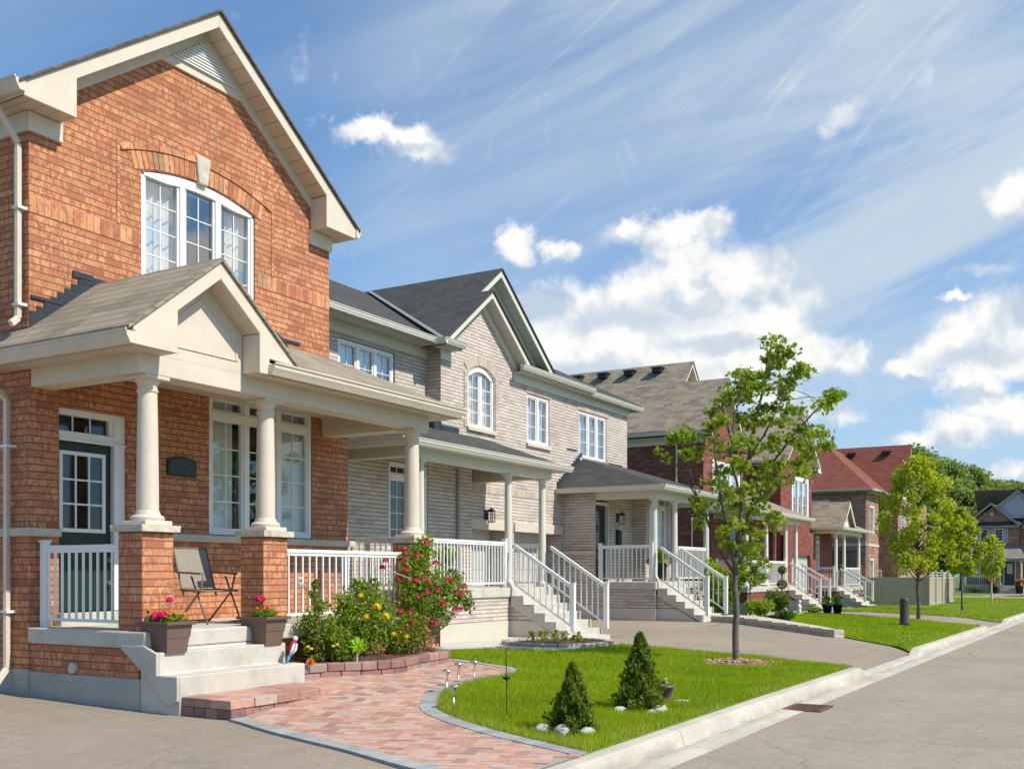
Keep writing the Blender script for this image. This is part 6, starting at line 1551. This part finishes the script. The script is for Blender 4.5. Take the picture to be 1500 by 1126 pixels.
def raised_path():
    h = thing('raised_path', 'raised pale path edged with grey blocks leading to the second white stairs', 'path', (24.5, 7, .1)); rr = random.Random(6)
    L = [(25.25,9.05),(24.75,8.0),(24.15,6.8),(23.6,5.85),(23.45,5.55),(23.75,5.4),(24.15,5.55)]; inner = [(26.7,8.9),(26.2,8.0),(25.3,7.0),(24.6,6.2)]
    m = MB()
    for (a, b) in zip(L, L[1:]):
        A, B_ = Vector((*a,0)), Vector((*b,0)); d = (B_-A); n = max(1, round(d.length/.4))
        for i in range(n):
            p, q = A+d*(i/n)+d.normalized()*.005, A+d*((i+1)/n)-d.normalized()*.005; nr = Vector((-d.y, d.x, 0)).normalized()*.2; z = gz(p.x, p.y)
            for z0, z1 in ((z-.15, z+.06), (z+.063, z+.16)):
                c = [p, q, q+nr, p+nr]; m.add([(v.x,v.y,z0) for v in c]+[(v.x,v.y,z1) for v in c], [(3,2,1,0),(4,5,6,7),(0,1,5,4),(1,2,6,5),(2,3,7,6),(3,0,4,7)], rr.random())
    m.build('edging', M['blockg'], h, bevel=.015)
    poly = [(25.4,9.0),(24.9,7.95),(24.3,6.75),(23.78,5.85),(23.75,5.6),(24.1,5.7)]+inner[::-1]; m = MB(); n = len(poly)
    m.add([(x,y,gz(x,y)+.15) for x, y in poly]+[(x,y,gz(x,y)-.1) for x, y in poly], [tuple(range(n))]+[(i,(i+1) % n,n+(i+1) % n,n+i) for i in range(n)]); m.build('paving', M['sandpave'], h)
M['sandpave'] = dull('sand_paving', (.52,.44,.34), .9, .1, 6, .3, 60)
raised_path()
def Z(x, y, o=0): return (x, y, gz(x, y)+o)
mound('leafy_shrub', 'large light green shrub beside the second white stairs', Z(27.9,9.7), (.75,.7,1.25), 2600, 'shrub', .09, seed=1, lumps=12); mound('leafy_shrub', 'low yellow-green shrub under the little standard tree', Z(27.9,8.55), (.7,.5,.55), 1700, 'shrub', .08, seed=2, lumps=10)
mound('leafy_shrub', 'tall green shrub filling the corner beside the red porch', Z(29.3,10.2), (.6,.6,1.5), 1800, 'shrub', .1, seed=12, lumps=10)
mound('leafy_shrub', 'small clipped dark green shrub at the raised path edge', Z(27.0,7.65,.05), (.28,.28,.26), 900, 'box', .045, seed=3, lumps=8); mound('leafy_shrub', 'round dark green shrub left of the white statue', Z(32.9,9.55), (.46,.46,.75), 2200, 'box', .06, seed=4, lumps=12); mound('leafy_shrub', 'dark round shrub under the ball topiary', Z(34.6,10.0), (.35,.35,.55), 1300, 'box', .06, seed=5, lumps=9); mound('leafy_shrub', 'low golden shrub before the porch stairs', Z(34.3,8.8), (.45,.3,.25), 1000, 'shrub', .06, seed=6, lumps=9)
gen_tree('standard_tree', 'small ball-headed standard tree among the light green shrubs', Z(28.3,9.0), 1.95, .52, .95, 77, 'shrub', 36, 60, .075, .022, None, density=.3)
def topiary():
    x, y = 33.9, 9.7; z = gz(x, y); h = thing('ball_topiary', 'slim topiary of two dark green balls in front of the porch stairs', 'topiary', (x, y, z)); m = MB(); m.tube([(x,y,z),(x,y,z+1.45)], .018, 6); m.build('stem', M['twig'], h)
    for zz, r in ((.98,.17),(1.45,.14)): leafcloud('ball', ball((x,y,z+zz), (r,r,r), 700, .6), .04, 'box', h, KITE, .2)
topiary()
def statue():
    x, y = 33.55, 9.05; z = gz(x, y); h = thing('garden_statue', 'small white garden statue among the dark shrubs', 'statue', (x, y, z)); m = MB(); m.box(x-.08, x+.08, y-.08, y+.08, z, z+.06); m.tube([(x,y,z+.06),(x-.01,y,z+.16),(x,y,z+.26),(x+.005,y,z+.33),(x,y,z+.36)], [.075,.07,.055,.06,.025], 12); m.blob((x+.01,y-.015,z+.42), (.048,.05,.055), 2, 2, .03); m.tube([(x-.05,y,z+.32),(x-.09,y-.04,z+.25),(x-.03,y-.08,z+.24)], [.02,.018,.014], 8); m.tube([(x+.05,y,z+.32),(x+.09,y-.04,z+.25),(x+.03,y-.08,z+.24)], [.02,.018,.014], 8); m.build('figure', M['white'], h, smooth=True)
statue()
def tub(x, y, lab, gr, z=None, s=1, mat='black', leafm='shrub'):
    z = gz(x, y) if z is None else z; h = thing('plant_pot', lab, 'plant pot', (x, y, z), gr); m = MB(); m.lathe([(.11*s,z),(.16*s,z+.3*s),(.185*s,z+.3*s),(.185*s,z+.34*s),(.15*s,z+.34*s),(.14*s,z+.28*s)], x, y, 18); m.build('pot', M[mat], h, smooth=True); m = MB(); m.lathe([(.01,z+.29*s),(.145*s,z+.29*s)], x, y, 14); m.build('potting_soil', M['soil'], h)
    P = np.array([(x+rng.normal()*.07*s, y+rng.normal()*.07*s, z+.3*s+rng.uniform(0,.3)*s) for k in range(70)]); D = np.stack([rng.normal(size=70)*.4, rng.normal(size=70)*.4, np.ones(70)], 1); leafcloud('leaves', P, .2*s, leafm, h, SPRAY, .05, None, D); return h
tub(34.75,8.45,'black tapered pot left of its twin before the porch stairs','black pots by the porch stairs'); tub(35.5,8.3,'black tapered pot right of its twin, nearer the driveway','black pots by the porch stairs')
hp = tub(17.6,11.9,'leafy potted plant behind the white railing of the beige porch',None,1.16,1.3,'found','shrub'); hp = tub(26.95,11.15,'fern pot between the columns of the second beige porch',None,1.24,1.5,'black','shrub')
for i, (y, lab) in enumerate(((9.75,'red flower urn left of the end house steps'),(7.75,'red flower urn right of the end house steps'))):
    hh = tub(97.5, y, lab, 'flower urns at the end house', -.25, 2.0, 'black', 'shrub'); bloom_set(hh, 'petal_red', .16, [(97.4+rng.normal()*.2, y+rng.normal()*.22, .6+rng.uniform(0,.3)) for _ in range(9)])
mound('leafy_shrub', 'low dark plants in the bed under the end house railing', (97.2,11.2,-.25), (.5,.9,.6), 500, 'box', .12, seed=8)
# bollard, grate, trampoline
def bollard():
    x, y = 30.3, 5.27; z = gz(x, y); h = thing('bollard', 'dark brown round-topped service post on the middle lawn', 'bollard', (x, y, z)); m = MB(); m.lathe([(.135,z-.05),(.135,z+.12),(.125,z+.14),(.125,z+.70),(.12,z+.745),(.095,z+.775),(.05,z+.79),(.01,z+.793)], x, y, 24); m.build('shell', M['bollard'], h, smooth=True); m = MB(); m.box(x-.15, x+.15, y-.13, y+.13, z-.02, z+.10); m.build('base_collar', M['bollard'], h, bevel=.02)
M['bollard'] = dull('dark_brown_plastic', (.065,.05,.042), .55, .15, 6)
bollard()
def grate():
    x0, x1, y0, y1, z = 12.2, 12.82, 3.04, 3.5, -.146; h = thing('drain_grate', 'rusty storm drain grate set in the gutter by the kerb', 'drain', (12.5, 3.27, z)); m = MB()
    m.box(x0, x1, y0, y0+.05, z-.03, z+.012); m.box(x0, x1, y1-.05, y1, z-.03, z+.012); m.box(x0, x0+.05, y0+.05, y1-.05, z-.03, z+.012); m.box(x1-.05, x1, y0+.05, y1-.05, z-.03, z+.012); m.build('frame', M['grate'], h, bevel=.004); m = MB(); n = 11
    for i in range(n):
        x = x0+.05+(x1-x0-.1)*(i+.5)/n; m.box(x-.014, x+.014, y0+.05, y1-.05, z-.02, z+.008)
    m.box(x0+.05, x1-.05, (y0+y1)/2-.02, (y0+y1)/2+.02, z-.025, z+.006); m.build('bars', M['grate'], h); m = MB(); m.box(x0+.02, x1-.02, y0+.02, y1-.02, z-.012, z+.0015); m.build('pit', M['black'], h)
grate()
def trampoline():
    cx, cy, z, r = 61.0, 14.3, -.1, 1.35; h = thing('trampoline', 'black netted trampoline behind the grey fence', 'trampoline', (cx, cy, z)); m = MB(); ring = [(cx+math.cos(a)*r, cy+math.sin(a)*r, z+.95) for a in np.linspace(0, 2*math.pi, 25)]; m.tube(ring, .05, 6); ring2 = [(p[0], p[1], z+2.85) for p in ring]; m.tube(ring2, .03, 6); m.build('ring', M['mesh'], h)
    for i in range(6):
        a = i*math.pi/3+.3; m = MB(); m.tube([(cx+math.cos(a)*r*1.05, cy+math.sin(a)*r*1.05, z), (cx+math.cos(a)*r*1.05, cy+math.sin(a)*r*1.05, z+2.9)], .05, 6); m.build('pole', M['mesh'], h)
    m = MB(); m.lathe([(r*.98,z+.95),(r*.98,z+2.8)], cx, cy, 24); o = m.build('net', M['netting'], h); m = MB(); m.lathe([(.01,z+.93),(r,z+.94)], cx, cy, 24); m.build('mat', M['mesh'], h)
def netmat():
    m, nt, b, out = mk('safety_net'); N = NT(nt); b.inputs['Base Color'].default_value = (.015,.015,.015,1); t = N.n('ShaderNodeBsdfTransparent'); mx = N.n('ShaderNodeMixShader'); mx.inputs[0].default_value = .55; nt.links.new(t.outputs[0], mx.inputs[1]); nt.links.new(b.outputs[0], mx.inputs[2]); nt.links.new(mx.outputs[0], out.inputs[0]); return m
M['netting'] = netmat(); trampoline()
# ------------------------------------------------------------------ grass
def grass(name, poly, n, hgt, wid, label, near=None, dry=None, holes=()):
    xs = [p[0] for p in poly]; ys = [p[1] for p in poly]; out = []
    got = 0; Pp = np.array(poly)
    def ins(x, y):
        c = np.zeros(len(x), bool); j = len(Pp)-1
        for i in range(len(Pp)):
            xi, yi = Pp[i]; xj, yj = Pp[j]; k = ((yi > y) != (yj > y)) & (x < (xj-xi)*(y-yi)/(yj-yi+1e-12)+xi); c ^= k; j = i
        return c
    while got < n:
        x = rng.uniform(min(xs), max(xs), n*2); y = rng.uniform(min(ys), max(ys), n*2); k = ins(x, y)
        if near is not None:
            d = np.hypot(x, y); k &= rng.uniform(0, 1, len(x)) < np.clip((near/d)**1.6, .08, 1)
        for (hx, hy, rx, ry) in holes: k &= ((x-hx)/rx)**2+((y-hy)/ry)**2 > 1
        out.append(np.stack([x[k], y[k]], 1)); got += int(k.sum())
    P = np.concatenate(out)[:n]; x, y = P[:,0], P[:,1]; z = np.array([dz_(a, b) for a, b in P])+.008
    # patchiness
    pt = (np.sin(x*2.1+1.3*np.sin(y*1.7))*np.sin(y*2.6+x)+np.sin(x*5.3+y*3.1)*.5)/1.5
    pt = pt+.6*np.sin(x*.9+.7)*np.sin(y*1.1+x*.4); H_ = hgt*rng.uniform(.5, 1.35, n)*(1+.18*pt); W_ = wid*rng.uniform(.7, 1.3, n)
    d = np.hypot(x, y); sc = np.clip(d/9, 1, 3.2); W_ = W_*sc
    a = rng.uniform(0, 2*np.pi, n); lean = rng.uniform(.1, .75, n)*H_; b = rng.uniform(0, 2*np.pi, n)
    V = np.zeros((n, 3, 3)); V[:,0] = np.stack([x-np.cos(a)*W_/2, y-np.sin(a)*W_/2, z], 1); V[:,1] = np.stack([x+np.cos(a)*W_/2, y+np.sin(a)*W_/2, z], 1); V[:,2] = np.stack([x+np.cos(b)*lean, y+np.sin(b)*lean, z+H_], 1)
    tint = np.clip(rng.normal(.42, .19, n)+.15*pt, 0, .84)
    if dry is not None:
        q = dry(x, y); tint = np.where(rng.uniform(0, 1, n) < q, rng.uniform(.9, 1, n), tint)
    o = np_mesh(name, V, 3, M['grass'], None, tint, origin=(float(x.mean()), float(y.mean()), float(z.min()))); tag(o, label, 'grass', None, 'stuff')
def near_dry(x, y):
    q = np.clip(1-(y-3.75)/.28, 0, 1)*.6*(.5+.5*np.sin(x*3.1))+.03
    E = np.array(EDGE_LAWN); dm = np.full(len(x), 9.0)
    for (ax, ay), (bx, by) in zip(E[:-1], E[1:]):
        vx, vy = bx-ax, by-ay; t = np.clip(((x-ax)*vx+(y-ay)*vy)/(vx*vx+vy*vy), 0, 1); dm = np.minimum(dm, np.hypot(x-ax-t*vx, y-ay-t*vy))
    return np.maximum(q, np.clip(1-dm/.25, 0, 1)*np.where(x < 9.4, .65, .25))
grass('lawn_grass', LAWN1, 190000, .062, .0055, 'clipped green grass of the near lawn, dry along the kerb', near=7.5, dry=near_dry, holes=[(16.0,5.25,.72,.52),(8.25,4.22,.2,.16),(9.93,4.16,.16,.1),(10.97,4.26,.13,.09)])
grass('lawn_grass', LAWN2, 45000, .06, .006, 'clipped bright green grass of the middle lawn with the bollard', near=22, dry=lambda x, y: np.clip(1-(y-3.75)/.3, 0, 1)*.3)
grass('lawn_grass', LAWN3, 60000, .07, .007, 'grass with white clover in front of the grey fence', near=40, dry=lambda x, y: np.full(len(x), .04))
def clover(poly, n, label, near):
    xs = [p[0] for p in poly]; ys = [p[1] for p in poly]; P = []
    while len(P) < n:
        x, y = rng.uniform(min(xs), max(xs)), rng.uniform(min(ys), max(ys))
        if inside(x, y, poly) and math.sin(x*.9+1)*math.sin(y*1.3)+.4 > rng.uniform(-.6, 1): P.append((x, y, gz(x, y)+.08))
    tag(leafcloud('clover_blooms', P, .02, 'petal_white', None, KITE, .3, origin=(xs[0], ys[0], gz(xs[0], ys[0]))), label, 'clover', None, 'stuff')
clover([(40.5,3.9),(66,3.9),(66,8),(57,8.5),(50,9.9),(44,9.9)], 1500, 'white clover blooms scattered over the fence lawn', 40); clover([(22.5,3.8),(26,3.8),(25,4.5),(23,4.3)], 60, 'few white clover blooms at the middle lawn corner', 20)
# ------------------------------------------------------------------ camera, sky, sun
A_ = math.atan(900/1530)
cam = bpy.data.cameras.new('camera'); co = bpy.data.objects.new('camera', cam); COL.objects.link(co)
co.location = (0, 0, 1.45); co.rotation_euler = (math.pi/2, 0, A_-math.pi/2)
cam.sensor_width = 36; cam.lens = 36*1530/1500; cam.shift_y = (840-563)/1500; cam.clip_end = 2000
S.camera = co
SUN_EL, SUN_AZ = math.radians(47), math.radians(6)      # azimuth from -Y towards +X
sd = bpy.data.lights.new('sun', 'SUN'); so = bpy.data.objects.new('sun', sd); COL.objects.link(so)
sd.energy = 4.6; sd.angle = math.radians(.5); sd.color = (1, .925, .79)
v = Vector((math.sin(SUN_AZ)*math.cos(SUN_EL), -math.cos(SUN_AZ)*math.cos(SUN_EL), math.sin(SUN_EL)))
so.rotation_euler = v.to_track_quat('Z', 'Y').to_euler(); so.location = (0, -10, 30)
W = bpy.data.worlds.new('World'); S.world = W; W.use_nodes = True
nt = W.node_tree; nt.nodes.clear(); N = NT(nt)
out = N.n('ShaderNodeOutputWorld'); sky = N.n('ShaderNodeTexSky', sky_type='NISHITA')
sky.sun_disc = False; sky.sun_elevation = SUN_EL; sky.sun_rotation = math.pi-SUN_AZ
sky.air_density = 1.0; sky.dust_density = .6; sky.ozone_density = 1.6
gen = N.n('ShaderNodeTexCoord').outputs['Generated']
d0 = N.sep(gen)
ay = N.math('ABSOLUTE', d0[1])
dirv = N.comb(d0[0], ay, d0[2]); d = N.sep(dirv)
az = N.math('ARCTAN2', d[1], d[0]); el = N.math('ARCSINE', d[2])
vec = N.comb(az, el, 0)
def dirof(px, py):
    k = (px-750)/1530; a = A_-math.atan(k); return a, math.atan((840-py)/1530*math.cos(math.atan(k)))
# cumulus: clusters of puffs (sky directions and angular radii)
PUFF = [(1010,405,62,50),(1085,400,62,36),(1130,405,44,26),(955,440,60,46),(1050,460,85,52),(890,455,62,36),(1140,470,52,42),(820,470,62,40),(785,450,34,24),
        (1230,510,34,20),(1180,512,56,24),(880,520,120,34),(1030,530,140,32),(770,520,60,40),
        (1005,338,56,15),(975,352,30,18),(928,345,30,10),(535,190,40,13),(600,216,48,18),(570,205,30,14),(765,355,20,24),(820,372,20,12),
        (1440,490,66,38),(1485,470,60,36),(1395,512,50,24),(1345,535,28,12),(1470,530,60,24),(1425,565,42,28),(1445,592,40,14),(1345,642,46,14),(1400,622,46,18),(1485,605,42,22),
        (1482,290,34,20),(1475,690,36,16),(1195,610,50,18),(1150,600,50,22),(1410,440,28,7),
        (300,372,46,22),(270,395,60,22),(345,355,34,26),(240,300,30,30),(560,640,70,20),(420,640,80,24),(700,620,46,24),(100,560,60,30)]
FAINT = [(1240,175,30,12),(1216,192,18,12),(1375,110,12,20),(1120,585,40,14),(1440,400,40,9),(905,350,40,12),(1060,345,30,9)]
GREY = [(925,470,90,15),(1005,448,46,13),(860,548,120,14),(1050,500,70,10),(1440,525,60,13),(1420,585,40,7),(585,222,50,5),(1350,655,50,6)]
wx = N.math('MULTIPLY', N.math('SUBTRACT', N.noise(dirv, 12, 6, .65), .5), .085)
wy = N.math('MULTIPLY', N.math('SUBTRACT', N.noise(N.vmath('ADD', dirv, (3.1, 1.7, .4)), 14, 6, .65), .5), .06)
wv = N.vmath('ADD', vec, N.comb(wx, wy, 0))
def chain(L_, vv, k):
    acc = None
    for px, py, rx, ry in L_:
        a, e = dirof(px, py); c = math.cos(math.atan((px-750)/1530))
        q = N.vmath('MULTIPLY', N.vmath('SUBTRACT', vv, (a, e, 0)), (1530/rx/c**2*.74, 1530/ry/c*.74, 0))
        L = N.math('SUBTRACT', 1, N.vmath('LENGTH', q))
        acc = L if acc is None else N.math('SMOOTH_MAX', acc, L, k)
    return acc
D = chain(PUFF, wv, .2); Df = chain(FAINT, wv, .2); Dg = chain(GREY, wv, .3)
fine = N.noise(dirv, 30, 9, .66)
mid = N.noise(dirv, 13, 4, .6)
D1 = N.math('ADD', N.math('ADD', N.math('MULTIPLY', D, 1.6), N.math('MULTIPLY', N.math('SUBTRACT', fine, .5), 1.5)), N.math('MULTIPLY', N.math('SUBTRACT', mid, .5), .9))
cum = N.math('MULTIPLY', N.mrange(D1, -.3, .85, 0, 1, True), .98)
fnt = N.math('MULTIPLY', N.mrange(N.math('ADD', Df, N.math('MULTIPLY', N.math('SUBTRACT', fine, .5), 1.6)), -.2, .9, 0, 1, True), .5)
cum = N.math('MAXIMUM', cum, fnt)
# billow shading: a relief read a little higher up darkens the undersides of each billow
up_ = N.noise(N.vmath('ADD', dirv, (0, 0, .022)), 10, 4, .55); dn_ = N.noise(N.vmath('ADD', dirv, (0, 0, -.008)), 10, 4, .55)
rel = N.math('SUBTRACT', dn_, up_)
core = N.mrange(N.math('ADD', N.math('MULTIPLY', rel, 3.6), N.math('MULTIPLY', N.math('SUBTRACT', fine, .5), .5)), -.5, .12, 0, 1, True)
core = N.math('MULTIPLY', core, N.math('SUBTRACT', 1, N.mrange(N.math('ADD', Dg, N.math('MULTIPLY', N.math('SUBTRACT', mid, .5), 1.2)), -.4, .7, 0, .8, True)))
cc = N.mix(core, (.50, .60, .71), (.93, .92, .90))
# cirrus veil
cv = N.vmath('MULTIPLY', N.vmath('ADD', vec, N.comb(N.math('MULTIPLY', el, 1.2), N.math('MULTIPLY', az, .3), 0)), (2.0, 7, 0))
c1 = N.mrange(N.noise(cv, 1.3, 7, .58, .8), .36, .64, 0, 1, True)
c2 = N.mrange(N.noise(N.vmath('MULTIPLY', cv, (1.6, .22, 0)), 3.0, 8, .62, 2.2), .52, .9, 0, 1, True)
lowf = N.mrange(N.noise(dirv, 2.2, 3), .34, .60, .25, 1)
veil = N.math('MULTIPLY', N.math('ADD', N.math('MULTIPLY', c1, .85), N.math('MULTIPLY', c2, .8)), lowf, clamp=True)
wsp = N.math('MULTIPLY', N.mrange(N.noise(N.vmath('MULTIPLY', vec, (5.5, 2.6, 0)), 2.2, 9, .66, 3.2), .55, .85, 0, 1, True), N.mrange(N.noise(dirv, 3.1, 3), .45, .62))
haze = N.mrange(el, .0, .32, .62, .30)
veil = N.math('ADD', veil, N.math('MULTIPLY', haze, N.math('SUBTRACT', 1, veil)))
veil = N.math('MULTIPLY', veil, N.mrange(az, .60, .78, 1.0, .42, True))
up = N.mrange(el, -.01, .03, 0, 1)
b0 = N.n('ShaderNodeBackground'); N.put(b0.inputs[0], N.mix(1, sky.outputs[0], (.50, .90, 1.2), 'MULTIPLY')); b0.inputs[1].default_value = .12
b1 = N.n('ShaderNodeBackground'); N.put(b1.inputs[0], (.53, .62, .71)); b1.inputs[1].default_value = .95
b2 = N.n('ShaderNodeBackground'); N.put(b2.inputs[0], cc); b2.inputs[1].default_value = .92
m1 = N.n('ShaderNodeMixShader'); N.put(m1.inputs[0], N.math('MULTIPLY', veil, up)); nt.links.new(b0.outputs[0], m1.inputs[1]); nt.links.new(b1.outputs[0], m1.inputs[2])
m2 = N.n('ShaderNodeMixShader'); N.put(m2.inputs[0], N.math('MULTIPLY', cum, up)); nt.links.new(m1.outputs[0], m2.inputs[1]); nt.links.new(b2.outputs[0], m2.inputs[2])
b3 = N.n('ShaderNodeBackground'); N.put(b3.inputs[0], (.72, .78, .84)); b3.inputs[1].default_value = .95
m0 = N.n('ShaderNodeMixShader'); N.put(m0.inputs[0], N.math('MULTIPLY', wsp, .75)); nt.links.new(m1.outputs[0], m0.inputs[1]); nt.links.new(b3.outputs[0], m0.inputs[2]); nt.links.new(m0.outputs[0], m2.inputs[1])
nt.links.new(m2.outputs[0], out.inputs[0])
S.view_settings.view_transform = 'Standard'; S.view_settings.look = 'None'; S.view_settings.exposure = .24; S.view_settings.gamma = 1
S.cycles.max_bounces = 6; S.cycles.transparent_max_bounces = 10; S.cycles.caustics_reflective = False; S.cycles.caustics_refractive = False
S.cycles.sample_clamp_indirect = 4
